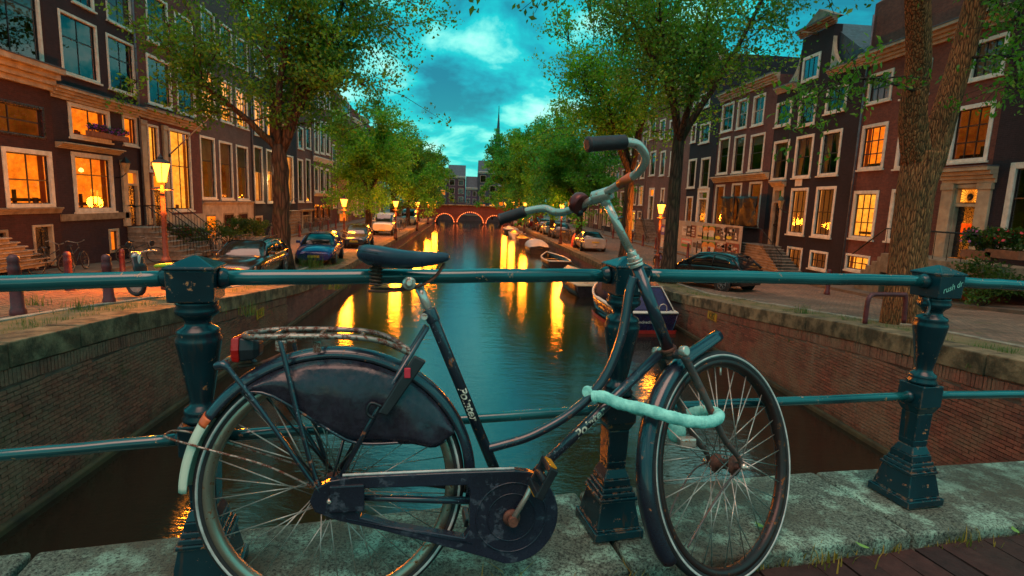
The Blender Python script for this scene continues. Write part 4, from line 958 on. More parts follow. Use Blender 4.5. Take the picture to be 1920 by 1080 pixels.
        for (p, q) in ((.06, .46), (.52, .94)):
            for (x, y) in ((.10, .46), (.54, .90)): s.addbox(d, lerp(a0, a1, x), lerp(a0, a1, y), lerp(v0, top, p), lerp(v0, top, q), -.10, -.07)
        do = d.build('door', m, fr, bevel=.012); s.box('door_handle', lerp(a0, a1, .88), lerp(a0, a1, .94), lerp(v0, top, .45), lerp(v0, top, .50), -.09, -.03, M_IRON, fr)
        if trans in ROOM:
            mm = MB(); mm.quad(s.T(a0, tv, -.12), s.T(a1, tv, -.12), s.T(a1, v1-frame, -.12), s.T(a0, v1-frame, -.12)); mm.build('fanlight', ROOM[trans], fr)
        elif trans: 
            mm = MB(); mm.quad(s.T(a0, tv, -.1), s.T(a1, tv, -.1), s.T(a1, v1-frame, -.1), s.T(a0, v1-frame, -.1)); mm.build('fanlight', M_GLS, fr)
        return (u0, u1, v0, v1)
    def cornice(s, v, h=.5, out=.45, u0=None, u1=None, m=None, lead=True, name='cornice'):
        u0 = s.u0 if u0 is None else u0; u1 = s.u1 if u1 is None else u1; m = m or M_CRM
        b = MB(); n = 4
        for i in range(n): s.addbox(b, u0+.003*i, u1-.003*i, v+h*i/n, v+h*(i+1)/n-.001, 0.0, .06+out*((i+1)/n)**1.5)
        o = b.build(name, m, s.r, bevel=.012)
        if lead: s.box('flashing', u0, u1, v+h, v+h+.035, 0, .06+out+.03, M_LEAD, o)
        return o
    def pilaster(s, u, w, v0, v1, m=None, d=.10):
        b = MB(); s.addbox(b, u-w/2, u+w/2, v0+.3, v1-.22, 0, d); s.addbox(b, u-w/2-.04, u+w/2+.04, v0, v0+.3, 0, d+.04); s.addbox(b, u-w/2-.04, u+w/2+.04, v1-.22, v1, 0, d+.04)
        return b.build('pilaster', m or M_CRM, s.r, bevel=.01)
    def stoop(s, u0, u1, ztop, n, along=0, m=None, rail=True):
        """flight of stone steps up to a landing; along=+-1 runs sideways along the front"""
        m = m or M_STEP; zg = gz((u0+u1)/2)+.11; h = (ztop-zg)/n
        for i in range(n):
            if along: a = u1+(n-1-i)*.27 if along > 0 else u0-(n-1-i)*.27; k = (u0, a+.27) if along > 0 else (a-.27, u1); st_ = s.box('step', k[0], k[1], zg+i*h, zg+(i+1)*h-.05, .01, 1.25-i*.02, m, s.r, .01); s.box('tread', k[0]-.04, k[1]+.04, zg+(i+1)*h-.049, zg+(i+1)*h, .01, 1.32-i*.02, m, st_, .012)
            else: st_ = s.box('step', u0, u1, zg+i*h, zg+(i+1)*h-.05, .01, .9+(n-1-i)*.27, m, s.r, .01); s.box('tread', u0-.03, u1+.03, zg+(i+1)*h-.049, zg+(i+1)*h, .01, .95+(n-1-i)*.27, m, st_, .012)
        if rail:
            end = n*.27
            for uu in ((u0+.05, u1-.05) if not along else ((u0+u1)/2,)):
                b = MB()
                if along: pts = [s.T(u0 if along > 0 else u1, ztop+.95, 1.2), s.T(u1 if along > 0 else u0, ztop+.95, 1.2), s.T(u1+end if along > 0 else u0-end, zg+.95, 1.2)]
                else: pts = [s.T(uu, ztop+.95, .1), s.T(uu, ztop+.95, .9), s.T(uu, zg+.95, .9+end)]
                b.tube(pts, .022, 8)
                for k in range(2*n):
                    t = k/(2*n-1); p = Vector(pts[1]).lerp(Vector(pts[2]), t); b.tube([p, p-Vector((0, 0, .93))], .010, 6)
                b.build('stoop_railing', M_IRON, s.r)
    def finish(s, roof='flat', ridge=2.6, plinth=None):
        us = sorted(set([s.u0, s.u1]+[h[i] for h in s.holes for i in (0, 1)])); vs = sorted(set([s.zb-.6, s.zt]+[h[i] for h in s.holes for i in (2, 3)]))
        us = [u for u in us if s.u0 <= u <= s.u1]; vs = [v for v in vs if s.zb-.6 <= v <= s.zt]
        m = MB()
        for a, b in zip(us[:-1], us[1:]):
            for c, d in zip(vs[:-1], vs[1:]):
                x, y = (a+b)/2, (c+d)/2
                if any(h[0] < x < h[1] and h[2] < y < h[3] for h in s.holes) or b-a < 1e-6 or d-c < 1e-6: continue
                m.quad(s.T(a, c, 0), s.T(b, c, 0), s.T(b, d, 0), s.T(a, d, 0))
        z0, z1, D = s.zb-.6, s.zt, -s.depth
        for u in (s.u0, s.u1): m.quad(s.T(u, z0, 0), s.T(u, z0, D), s.T(u, z1, D), s.T(u, z1, 0))
        m.quad(s.T(s.u0, z0, D), s.T(s.u1, z0, D), s.T(s.u1, z1, D), s.T(s.u0, z1, D))
        s.wallo = m.build('wall', s.wall, s.r)
        r = MB(); u0, u1 = s.u0+.02, s.u1-.02
        if roof == 'flat': r.quad(s.T(u0, z1, -.0), s.T(u1, z1, 0), s.T(u1, z1, D), s.T(u0, z1, D))
        elif roof == 'slope':
            A, B = s.T(u0, z1, .0), s.T(u1, z1, .0); C, E_ = s.T(u0, z1+ridge, -3.2), s.T(u1, z1+ridge, -3.2); G, H = s.T(u0, z1+ridge, -6), s.T(u1, z1+ridge, -6); I, J = s.T(u0, z1, D), s.T(u1, z1, D)
            r.add([A, B, E_, C, H, G, J, I], ((0, 1, 2, 3), (3, 2, 4, 5), (5, 4, 6, 7), (0, 3, 5, 7), (1, 6, 4, 2)))
        else:                                    # ridge at right angles to the street
            um = (u0+u1)/2; r.add([s.T(u0, z1, -.3), s.T(um, z1+ridge, -.3), s.T(u1, z1, -.3), s.T(u0, z1, D), s.T(um, z1+ridge, D), s.T(u1, z1, D)], ((0, 1, 4, 3), (1, 2, 5, 4), (0, 1, 2), (3, 4, 5)))
        r.build('roof', s.roofm, s.r)
        s.box('inner_ceiling', s.u0+.05, s.u1-.05, z1-.3, z1-.25, -.3, D+.1, M_FURN)
BK = lambda n, a, b, mo: brick_mat(n, a, b, mo, 'YZ')
BKX = lambda n, a, b, mo: brick_mat(n, a, b, mo, 'XZ')
W_RED = BK('brick_red', (0.148, 0.044, 0.036), (0.101, 0.032, 0.029), (0.109, 0.059, 0.052)); W_PLUM = BK('brick_plum', (0.043, 0.020, 0.026), (0.031, 0.015, 0.021), (0.047, 0.028, 0.030))
W_BRN = BK('brick_brown', (0.133, 0.068, 0.060), (0.094, 0.049, 0.047), (0.125, 0.079, 0.069)); W_NAVY = BK('brick_navy', (0.016, 0.015, 0.026), (0.012, 0.012, 0.019), (0.022, 0.022, 0.031))
W_PINK = BK('brick_pink', (0.187, 0.091, 0.077), (0.148, 0.072, 0.065), (0.172, 0.111, 0.095)); W_DKRED = BK('brick_darkred', (0.058, 0.018, 0.017), (0.039, 0.013, 0.014), (0.055, 0.028, 0.026))
W_GREY = BK('brick_greybrown', (0.101, 0.068, 0.066), (0.078, 0.052, 0.053), (0.109, 0.079, 0.073))
M_RUSTIC = mat('pale_plinth_stone', (.40, .33, .25), .8, 0, (.26, .20, .15), 2, .3, 30)
W_BLACK = BK('brick_black', (.022, .015, .020), (.017, .011, .016), (.030, .020, .024))
def ub(side, px, py=300, off=0.0): return onx(px, py, FL+off if side == 'L' else FR-off).y
def zpx(side, px, py): return onx(px, py, FL if side == 'L' else FR).z
# ---- left row ----------------------------------------------------------------------------------
zA = gz(20)+.11
A = House('L', 'tall dark red house at the left edge above worn stone steps', 14.2, ub('L', 101), zA, 13.5, W_DKRED, .06)
A.window((-60, -110, 82, 118), 'dark+v50', 2, (.60,)); A.window((-60, 172, 86, 262), 'dim', 2, (.5,), sash=M_SASH, fm=M_DKF if 'M_DKF' in globals() else M_DOOR, sill=False)
A.window((2, 274, 104, 390), 'lit+l+f', 2, (.48,), frame=.16); A.window((-190, 250, -30, 400), 'lit', 2, (.5,))
A.window((-260, -140, -120, 90), 'dark', 2, (.6,))
A.cornice(zpx('L', 60, 163), .75, .55); A.cornice(zpx('L', 50, 401), .22, .12, m=M_SILL, lead=False, name='string_course')
A.door((60, 420, 104, 505), M_DOORB, None, .08); A.window((-60, 430, 20, 500), 'dark', 1, (), fm=M_SILL)
A.box('plinth', A.u0, A.u1-.02, zA-.3, zpx('L', 50, 401)-2.0, .0, .07, M_SILL); A.stoop(14.4, 18.0, zA+1.35, 7, 1, rail=False)
A.finish()
zB = gz(24)+.11
B = House('L', 'black-brown house with orange lit windows and a purple flower box', A.u1, ub('L', 264), zB, 13.8, W_PLUM)
B.window((108, 17, 187, 156), 'dark', 2, (.62,)); B.window((198, 62, 258, 181), 'dark', 2, (.62,)); B.window((126, -125, 176, 20), 'dark+v60', 2, (.62,)); B.window((194, -60, 251, 60), 'dark+c', 2, (.62,))
B.window((126, 190, 208, 268), 'red+f', 2, (), frame=.16, sash=M_DOORB); B.window((133, 284, 216, 398), 'lit+f+b', 2, (.66,), frame=.18); B.window((228, 214, 259, 275), 'lit', 1, (), frame=.12)
B.cornice(zpx('L', 140, 192), .42, .35); B.cornice(zpx('L', 140, 282)+.02, .22, .30, u0=B.u0+.1, u1=ub('L', 222), lead=False, name='window_hood')
B.door((234, 318, 263, 424), M_DOOR, 'lit', .14); B.box('garage_door', *[k for k in B.px((136, 424, 200, 484))], -.05, -.01, M_DOORB); B.window((203, 428, 225, 475), 'lit', 1, (), fm=M_CRM, sill=False)
B.box('basement_front', B.u0+.02, ub('L', 226), zB, zpx('L', 140, 424)+.0, -.02, .025, M_SILL) if False else None
B.box('string_course', B.u0+.02, B.u1-1.2, zpx('L', 170, 412), zpx('L', 170, 400), 0, .10, M_SILL)
B.pilaster(ub('L', 228), .28, zpx('L', 230, 424), zpx('L', 228, 300)); B.stoop(ub('L', 230), ub('L', 262), zpx('L', 248, 425), 7, 0)
B.finish()
C_ = House('L', 'red brick house with tall amber lit ground floor and a flagpole', B.u1, ub('L', 374), gz(29)+.11, 13.2, W_RED, .03)
for b in ((273, 99, 323, 206), (329, 123, 367, 220)): C_.window(b, 'dark', 2, (.55,), frame=.13)
for b in ((271, -20, 317, 93), (326, 20, 363, 118)): C_.window(b, 'dark', 2, (.55,), frame=.13)
C_.window((275, 232, 300, 322), 'lit+f', 1, (), frame=.10); C_.window((316, 240, 362, 396), 'bright+b', 2, (.56,), frame=.12)
C_.cornice(zpx('L', 300, 229), .45, .38); C_.door((284, 326, 311, 425), M_DOOR, 'lit', .1)
C_.pilaster(ub('L', 268), .42, gz(29)+1.6, zpx('L', 270, 226)); C_.pilaster(ub('L', 308), .36, gz(29)+1.6, zpx('L', 308, 236))
C_.box('plinth', ub('L', 312), C_.u1-.03, gz(29), zpx('L', 340, 402), 0, .08, M_RUSTIC); C_.stoop(ub('L', 284), ub('L', 312), zpx('L', 298, 427), 6, 0)
C_.finish()
D_ = House('L', 'grey-brown brick house with three yellow lit windows above draped ones', C_.u1, ub('L', 473), gz(35)+.11, 13.0, W_GREY, -.02)
for b in ((375, 126, 404, 222), (411, 146, 436, 233), (441, 163, 465, 243)): D_.window(b, 'bright', 2, (.32, .64), frame=.13)
for b in ((375, 10, 404, 100), (411, 40, 436, 120), (441, 65, 465, 135)): D_.window(b, 'dark', 2, (.5,), frame=.13)
for b in ((374, 253, 406, 373), (410, 263, 438, 374), (442, 271, 467, 375)): D_.window(b, 'dim+ct+v62', 1, (.62,), frame=.13)
D_.box('plinth', D_.u0+.03, D_.u1-.03, gz(35), zpx('L', 420, 384), 0, .06, M_RUSTIC); D_.cornice(zpx('L', 420, 384), .2, .12, m=M_RUSTIC, lead=False, name='string_course')
for b, k in (((384, 402, 404, 450), 'lit'), ((417, 399, 438, 440), 'dark+v40'), ((445, 398, 464, 440), 'dark+v40')): 
    q = D_.px(b); D_.box('basement_window', *q, .061, .08, M_SILL); w = D_.box('basement_pane', q[0]+.1, q[1]-.1, q[2]+.1, q[3]-.1, .082, .09, ROOM['lit'] if k == 'lit' else M_GLS)
D_.finish()
E_ = House('L', 'navy brick house with pale stoop behind the big tree', D_.u1, ub('L', 556), gz(45)+.11, 12.6, W_NAVY, .02)
for b in ((475, 178, 495, 257), (499, 193, 516, 263), (519, 207, 533, 267)): E_.window(b, 'bright', 2, (.36, .68), frame=.14)
for b in ((475, 80, 495, 150), (499, 100, 516, 160), (519, 118, 533, 170)): E_.window(b, 'dark', 2, (.5,), frame=.14)
for b, k in (((475, 272, 494, 380), 'pale+v55'), ((499, 279, 515, 380), 'pale+v60'), ((536, 290, 551, 380), 'pale')): E_.window(b, k, 1, (.55,), frame=.14)
E_.door((517, 285, 533, 392), M_DOORB, 'bright', .16); E_.stoop(ub('L', 516), ub('L', 534), zpx('L', 525, 394), 8, -1)
E_.window((478, 404, 493, 440), 'dim', 1, (), frame=.14, fm=M_CRM); E_.finish()
F_ = House('L', 'narrow grey-brown house with white framed door case', E_.u1, ub('L', 586), gz(50)+.11, 12.4, W_BRN, -.03)
for a, b in ((558, 569), (573, 583)):
    F_.window((a, 297, b, 379), 'dark', 1, (.6,), frame=.16); F_.window((a, 236, b, 281), 'dark', 1, (.5,), frame=.16); F_.window((a, 160, b, 215), 'dark', 1, (.5,), frame=.16)
F_.door((566, 392, 584, 440), M_DOORB, 'dark', .2); F_.cornice(zpx('L', 575, 396), .2, .2, u0=F_.u0+1.0, u1=F_.u1-.1, lead=False); F_.finish()
G_ = House('L', 'house with white framed triple windows and white shutters', F_.u1, ub('L', 621), gz(58)+.11, 12.2, W_BRN, .05)
for i in range(3):
    a = lerp(588, 620, i/3)+1; b = lerp(588, 620, (i+1)/3)-1
    for y0, y1 in ((222, 288), (310, 360), (150, 205)): G_.window((a, y0+i*3, b, y1+i*2), 'dark', 1, (.5,), frame=.22)
    G_.window((a, 384, b, 412), 'dim', 1, (), frame=.16, fm=M_DOOR)
G_.cornice(zpx('L', 604, 306), .5, .25, m=M_WFR, lead=False); G_.cornice(zpx('L', 604, 368), .35, .2, m=M_WFR, lead=False, name='string_course'); G_.finish()
H_ = House('L', 'slim red brick house with an arched orange lit entry', G_.u1, ub('L', 633), gz(64)+.11, 12.5, W_RED, -.04)
H_.window((624, 345, 631, 390), 'lit', 1, (), frame=.14); H_.window((623, 270, 631, 315), 'dark', 1, (.5,), frame=.16); H_.window((623, 200, 631, 245), 'dark', 1, (.5,), frame=.16); H_.finish()
I_ = House('L', 'cream stone house with a domed bay over its entrance', H_.u1, ub('L', 660), gz(70)+.11, 12.6, W_PINK, .0)
q = I_.px((633, 330, 655, 372)); bay = MB(); n = 8
uc = (q[0]+q[1])/2; rr = (q[1]-q[0])/2
prof = [(q[2]-1.8, 1.0), (q[3], 1.0), (q[3]+.05, 1.12), (q[3]+.5, 1.14), (q[3]+.55, .98), (q[3]+1.5, .6), (q[3]+2.0, .1)]
bay.loft([[I_.T(uc+rr*k*cos(t), v, max(.0, .9*k*sin(t))) for t in [pi*j/12 for j in range(13)]] for v, k in prof], closed=False, caps=False); bay.build('bay', M_CRM, I_.r)
I_.box('bay_window', uc-.9, uc+.9, q[2]-.2, q[3]-.6, .9, .94, M_SASH)
for x in (-1, 0, 1): I_.box('bay_pane', uc+x*.58-.24, uc+x*.58+.24, q[2]-.1, q[3]-.7, .945, .955, M_GLS)
I_.window((640, 230, 655, 290), 'dark', 2, (.5,), frame=.2); I_.window((640, 180, 655, 218), 'dark', 2, (.5,), frame=.2); I_.window((636, 392, 652, 420), 'lit', 1, (), frame=.18); I_.finish()
for h_, nm in ((B, 1), (D_, 1), (F_, 1)): MB().tube([h_.T(h_.u1-.10, h_.zb, .10), h_.T(h_.u1-.10, h_.zt-.4, .10)], .05, 8).build('downpipe', M_LEAD, h_.r)
# ---- generic fronts for the houses farther along
PAL = [W_BRN, W_RED, W_GREY, W_NAVY, W_PLUM, W_PINK, W_DKRED]
ADJ = ['brown', 'red', 'grey-brown', 'navy', 'plum dark', 'pink', 'dark red']
def plain_house(side, u0, u1, zt, pal, label, litp=.12, off=0.0, group=None, gable=None, gfront=True, fl=4):
    zb = gz(u0)+.11 if side != 'F' else -2.0
    h = House(side, label, u0, u1, zb, zt, pal, off, group); n = max(2, int((u1-u0)/2.0)); rng = random.Random(u0*7+zt)
    H = (zt-zb-.9)/fl
    for f in range(fl):
        for i in range(n):
            w = (u1-u0)/n; a = u0+w*i+w*.2; b = a+w*.6; v0 = zb+.7+f*H; v1 = v0+H*(.72 if f else .78)
            lit = rng.random() < (litp*2.6 if f == 0 else litp)
            if f == 0 and i == n-1 and side != 'F': h.door((a, b, zb+.1, v1), M_DOORB, 'lit' if rng.random() < .5 else 'dark', .12, real=True); continue
            h.window((a, b, v0, v1), rng.choice(['lit', 'bright', 'pale']) if lit else rng.choice(['dark', 'dark+v70', 'dark+c']), 2, (.5,), .12 if side != 'F' else .09, real=True, single=True, fm=None if side != 'F' else M_RUSTIC, sill=side != 'F')
    h.cornice(zt-.45, .45, .30, m=M_WFR, lead=False)
    if gable:
        um = (u0+u1)/2; W2 = (u1-u0)/2; prof = gable
        pts = [h.T(um+x*W2, zt+y, .02) for x, y in prof]+[h.T(um-x*W2, zt+y, .02) for x, y in reversed(prof)]
        nrm = Vector(h.T(0, 0, -.35))-Vector(h.T(0, 0, 0)); MB().prism(pts, nrm).build('gable', pal, h.r)
        h.finish('gable', 3.0)
    else: h.finish('slope')
    return h
GAB = [None, [(.95, 0), (.6, .9), (.55, 2.0), (.35, 2.3), (.3, 2.9)], None, [(.9, 0), (.85, .7), (.6, .8), (.55, 1.7), (.3, 1.8), (.25, 2.6)]]
u = I_.u1; k = 0
for w, zt, p in ((6.2, 11.2, 0), (5.6, 12.3, 2), (6.4, 10.4, 1), (5.4, 11.8, 4), (5.8, 10.9, 5)):
    plain_house('L', u, u+w, zt, PAL[p], '%s brick canal house far along the left row, number %s past the domed bay' % (ADJ[p], ('one', 'two', 'three', 'four', 'five')[k]), off=random.uniform(-.05, .06), group='canal houses far along the left bank'); u += w; k += 1
# ---- right row ---------------------------------------------------------------------------------
L2 = House('R', 'nearly black house at the right edge behind the flower boxes', 11.5, ub('R', 1848, 400), gz(17)+.11, 13.0, W_BLACK, .05)
L2.window((1870, 300, 1990, 470), 'dark', 2, (.6,), frame=.2); L2.window((2010, 120, 2120, 300), 'dark', 2, (.6,)); L2.window((1960, 60, 2040, 210), 'dark', 2, (.6,)); L2.finish()
K = House('R', 'red-brown brick house with sunburst fanlight over its door', L2.u1, ub('R', 1592, 400), gz(26)+.11, 10.4, W_BRN if False else BK('brick_russet', (.165, .052, .038), (.115, .038, .030), (.12, .062, .048)))
for b, k in (((1608, 228, 1667, 319), 'lit+f'), ((1677, 219, 1722, 317), 'lit'), ((1775, 189, 1868, 306), 'dim+f')): K.window(b, k, 3, (.33, .66), frame=.15)
for b in ((1624, 128, 1678, 196), (1690, 110, 1750, 185), (1815, 60, 1894, 152)): K.window(b, 'dark+c', 3, (.5,), frame=.13)
for b, k in (((1591, 357, 1649, 451), 'bright+f'), ((1660, 354, 1712, 456), 'bright+f')): K.window(b, k, 3, (.33, .66), frame=.15)
for b, k in (((1582, 474, 1633, 513), 'bright'), ((1651, 481, 1690, 512), 'pale')): K.window(b, k, 3, (.5,), frame=.10)
q = K.px((1745, 328, 1873, 492)); dq = K.px((1775, 352, 1838, 488))
K.holes.append(dq); u0, u1, v0, v1 = dq
fr = K.box('door_case', u0-.02, u1+.02, v1, v1+.12, -.02, .08, M_CRM)
for uu in (u0-.28, u1+.28): K.pilaster(uu, .5, gz(24)+1.1, v1+.15, M_CRM, .14)
K.cornice(v1+.15, .55, .42, u0-.62, u1+.62)
fz = lerp(v0, v1, .76)
K.box('door', u0, u1, v0, fz-.06, -.2, -.14, M_DOORB, fr); K.box('transom', u0, u1, fz-.06, fz+.05, -.2, .02, M_CRM, fr)
for ja, jb in ((u0-.03, u0+.03), (u1-.03, u1+.03)): K.box('door_jamb', ja, jb, v0, v1, -.35, .01, M_CRM, fr)
K.box('door_head', u0+.03, u1-.03, v1-.05, v1-.002, -.35, .005, M_CRM, fr); K.box('door_backing', u0, u1, v0, v1, -.36, -.34, M_FURN, fr)
dg = K.box('door_glass', lerp(u0, u1, .28), lerp(u0, u1, .72), lerp(v0, fz, .42), lerp(v0, fz, .66), -.138, -.13, ROOM['red'], fr)
fan = K.box('fanlight', u0+.08, u1-.08, fz+.10, v1-.06, -.14, -.12, ROOM['bright'], fr)
sun_ = MB(); cu, cv = (u0+u1)/2, fz+.10+(v1-.06-fz-.10)*.42
for i in range(24):
    a = 2*pi*i/24; R_ = 2.0; d = Vector((cos(a), sin(a)))
    lim = min(((u1-.08-cu) if d.x > 0 else (cu-u0-.08))/max(1e-6, abs(d.x)), ((v1-.06-cv) if d.y > 0 else (cv-fz-.10))/max(1e-6, abs(d.y)))
    sun_.tube([K.T(cu+d.x*.10, cv+d.y*.08, -.108), K.T(cu+d.x*lim, cv+d.y*lim, -.108)], .012, 5)
sun_.build('sunburst_bars', M_IRON, fr); MB().lathe([(.0, -.01), (.11, -.01), (.12, 0), (.11, .01), (.0, .01)], 20, Matrix.Translation(K.T(cu, cv, -.10)) @ Matrix.Rotation(pi/2, 4, 'Y'), caps=False).build('sunburst_hub', M_IRON, fr)
K.cornice(zpx('R', 1630, 126), .5, .5); 
b = K.px((1690, 320, 1707, 345)); K.box('house_plaque', b[0], b[1], b[2], b[3], .0, .03, M_LEAD)
K.box('landing', u0-2.6, u1+1.2, gz(22)+1.0, v0-.01, .01, 1.7, M_SILL, None, .02)
for k in range(5): K.box('step', u1+1.21+k*.28, u1+1.49+k*.28, gz(26), v0-.18-k*.2, .3, 1.6, M_SILL, None, .015)
rb = MB(); rb.tube([K.T(u0-2.5, v0+.95, 1.62), K.T(u1+1.2, v0+.95, 1.62), K.T(u1+2.9, v0-.2, 1.62)], .028, 8); 
for k in range(9): p = K.T(lerp(u0-2.5, u1+1.1, k/8), v0, 1.62); rb.tube([p, (p[0], p[1], p[2]+.95)], .012, 6)
rb.build('landing_railing', M_IRON, K.r)
for k, (da, db) in enumerate(((-2.4, -1.2),)): K.window((u0-2.4, u0-.7, gz(20)+.2, v0-.35), 'dark', 1, (), real=True, fm=M_CRM)
K.finish('slope', 2.4)
KR = K
Mh = House('R', 'black-brown three-bay gabled house with white framed windows and a side stoop', K.u1, ub('R', 1436, 400), gz(33)+.11, zpx('R', 1460, 168), W_BLACK, .04)
for b in ((1452, 186, 1487, 239), (1495, 171, 1534, 238), (1546, 154, 1592, 214)): Mh.window(b, 'dark', 3, (.5,), frame=.15)
for b in ((1445, 261, 1482, 338), (1486, 251, 1528, 334), (1533, 241, 1581, 330)): Mh.window(b, 'dark+ct', 2, (.5,), frame=.15)
for b, k in (((1475, 352, 1517, 442), 'pale+c+l'), ((1521, 349, 1569, 447), 'dim+c')): Mh.window(b, k, 3, (.5,), frame=.15)
for b, k in (((1472, 461, 1506, 508), 'pale+c'), ((1515, 468, 1554, 509), 'dim+c')): Mh.window(b, k, 3, (.5,), frame=.12)
dq = Mh.door((1440, 350, 1471, 462), M_DOORB, 'dark', .22); Mh.cornice(dq[3], .28, .25, dq[0]-.15, dq[1]+.15)
Mh.stoop(dq[0]-.1, dq[1]+1.2, dq[2], 9, -1)
b = Mh.px((1491, 336, 1505, 349)); hs_ = Mh.box('house_plaque', *b, .0, .03, M_WFR)
# neck gable with cornice and scrolls
gx = Mh.px((1494, 48, 1566, 180)); g0, g1, gv0, gv1 = gx; zt = Mh.zt; top = gv1
MB().prism([Mh.T(g0, zt, .0), Mh.T(g0, top, .0), Mh.T(g1, top, .0), Mh.T(g1, zt, .0)], Vector(Mh.T(0, 0, -.4))-Vector(Mh.T(0, 0, 0))).build('gable', W_BLACK, Mh.r)
w = Mh.px((1503, 97, 1541, 156)); fw = MB()
for a_, b_, c_, d_ in ((w[0], w[0]+.16, w[2], w[3]), (w[1]-.16, w[1], w[2], w[3]), (w[0]+.16, w[1]-.16, w[2], w[2]+.16), (w[0]+.16, w[1]-.16, w[3]-.16, w[3])): Mh.addbox(fw, a_, b_, c_, d_, .01, .06)
aw = fw.build('attic_window', M_WFR, Mh.r); Mh.box('pane', w[0]+.16, w[1]-.16, w[2]+.16, w[3]-.16, .012, .02, M_GLS, aw); Mh.box('backing', w[0]+.17, w[1]-.17, w[2]+.17, w[3]-.17, .004, .010, M_FURN, aw)
for i in (1, 2): u_ = lerp(w[0]+.16, w[1]-.16, i/3); Mh.box('glazing_bar', u_-.02, u_+.02, w[2]+.16, w[3]-.16, .02, .035, M_SASH, aw)
Mh.cornice(top, .35, .35, g0-.15, g1+.15, M_SILL); um = (g0+g1)/2
MB().prism([Mh.T(g0-.1, top+.39, .1), Mh.T(um, top+1.1, .1), Mh.T(g1+.1, top+.39, .1)], Vector(Mh.T(0, 0, -.45))-Vector(Mh.T(0, 0, 0))).build('pediment', M_SILL, Mh.r)
for sd, uu in ((-1, g0), (1, g1)):
    pts = [(uu, zt), (uu, zt+(top-zt)*.75)] + [(uu+sd*1.5*(1-cos(t)), zt+(top-zt)*.75*(1-sin(t))) for t in [pi/2*i/8 for i in range(1, 9)]]
    MB().prism([Mh.T(a_, b_, .03) for a_, b_ in pts], Vector(Mh.T(0, 0, -.2))-Vector(Mh.T(0, 0, 0))).build('gable_scroll', M_CRM, Mh.r)
hb = MB(); hb.tube([Mh.T(um, top-.1, 0), Mh.T(um, top-.1, .9)], .06, 8); hb.build('hoist_beam', M_SILL, Mh.r)
Mh.cornice(zt-.3, .3, .25, Mh.u0, g0-.02, M_CRM); Mh.cornice(zt-.3, .3, .25, g1+.02, Mh.u1, M_CRM)
Mh.roofm = M_SLATE; Mh.finish('gable', 2.6)
dp = MB().tube([KR.T(KR.u1-.12, gz(30), .10), KR.T(KR.u1-.12, KR.zt-.5, .10)], .05, 8); dp.build('downpipe', M_LEAD, KR.r)
Nh = House('R', 'brown brick house with arched upper windows behind the poster hoarding', Mh.u1, ub('R', 1334, 400), gz(39)+.11, zpx('R', 1390, 168), BK('brick_umber', (.125, .050, .046), (.095, .038, .037), (.115, .064, .056)))
for b in ((1351, 190, 1378, 249), (1380, 182, 1405, 243), (1409, 174, 1437, 237)): Nh.window(b, 'dark', 2, (.5,), frame=.14, sash=M_SASHW)
for b in ((1344, 256, 1370, 327), (1372, 252, 1399, 325), (1402, 248, 1436, 322)): Nh.window(b, 'dark+v75', 1, (.5,), frame=.14)
for b in ((1336, 346, 1360, 425), (1366, 343, 1392, 425), (1398, 340, 1430, 425)): Nh.window(b, 'dim', 1, (.5,), frame=.14)
Nh.cornice(Nh.zt-.4, .5, .4); Nh.cornice(zpx('R', 1385, 340), .4, .35, lead=False, name='string_course'); Nh.finish('flat')
Oh = House('R', 'navy brick house with white door case beside the hoarding', Nh.u1, ub('R', 1284, 400), gz(45)+.11, zpx('R', 1310, 128), W_NAVY, .03)
for y0, y1 in ((294, 353), (228, 270), (170, 206)):
    for a, b in ((1287, 1307), (1311, 1333)): Oh.window((a, y0+(3 if a < 1300 else 0), b, y1), 'dark', 2, (.5,), frame=.16)
dq = Oh.door((1303, 352, 1331, 432), M_DOOR, 'dark', .34, fm=M_WFR); Oh.window((1284, 368, 1300, 418), 'dim', 1, (.5,), frame=.14)
Oh.cornice(Oh.zt-.4, .45, .35, m=M_WFR); Oh.finish('flat')
Ph = House('R', 'pinkish brick house with a steep iron-railed stoop', Oh.u1, ub('R', 1206, 400), gz(53)+.11, zpx('R', 1245, 175), W_PINK, -.03)
for y0, y1 in ((282, 330), (222, 262)):
    for a, b in ((1217, 1231), (1236, 1249), (1254, 1268)): Ph.window((a, y0, b, y1), 'dark', 1, (.5,), frame=.16)
for a, b, k in ((1236, 1247, 'pale'), (1252, 1266, 'pale')): Ph.window((a, 352, b, 405), k, 1, (.5,), frame=.16)
dq = Ph.door((1214, 352, 1228, 412), M_DOORB, 'lit', .2, fm=M_WFR); Ph.stoop(dq[0], dq[1], dq[2], 8, -1); Ph.cornice(Ph.zt-.4, .45, .35, m=M_WFR); Ph.finish('slope', 1.4)
u = Ph.u1; k = 0
for w, zt, p, gb in ((6.6, 9.6, 0, None), (6.0, 8.6, 5, GAB[1]), (6.8, 9.8, 3, None), (5.6, 9.0, 1, GAB[3]), (6.4, 9.9, 2, None), (6.0, 8.8, 0, None), (6.4, 9.4, 4, None)):
    plain_house('R', u, u+w, zt, PAL[p], '%s brick canal house far along the right row, number %s past the pinkish house' % (ADJ[p], ('one', 'two', 'three', 'four', 'five', 'six', 'seven')[k]), off=random.uniform(-.05, .06), group='canal houses far along the right bank', gable=gb); u += w; k += 1
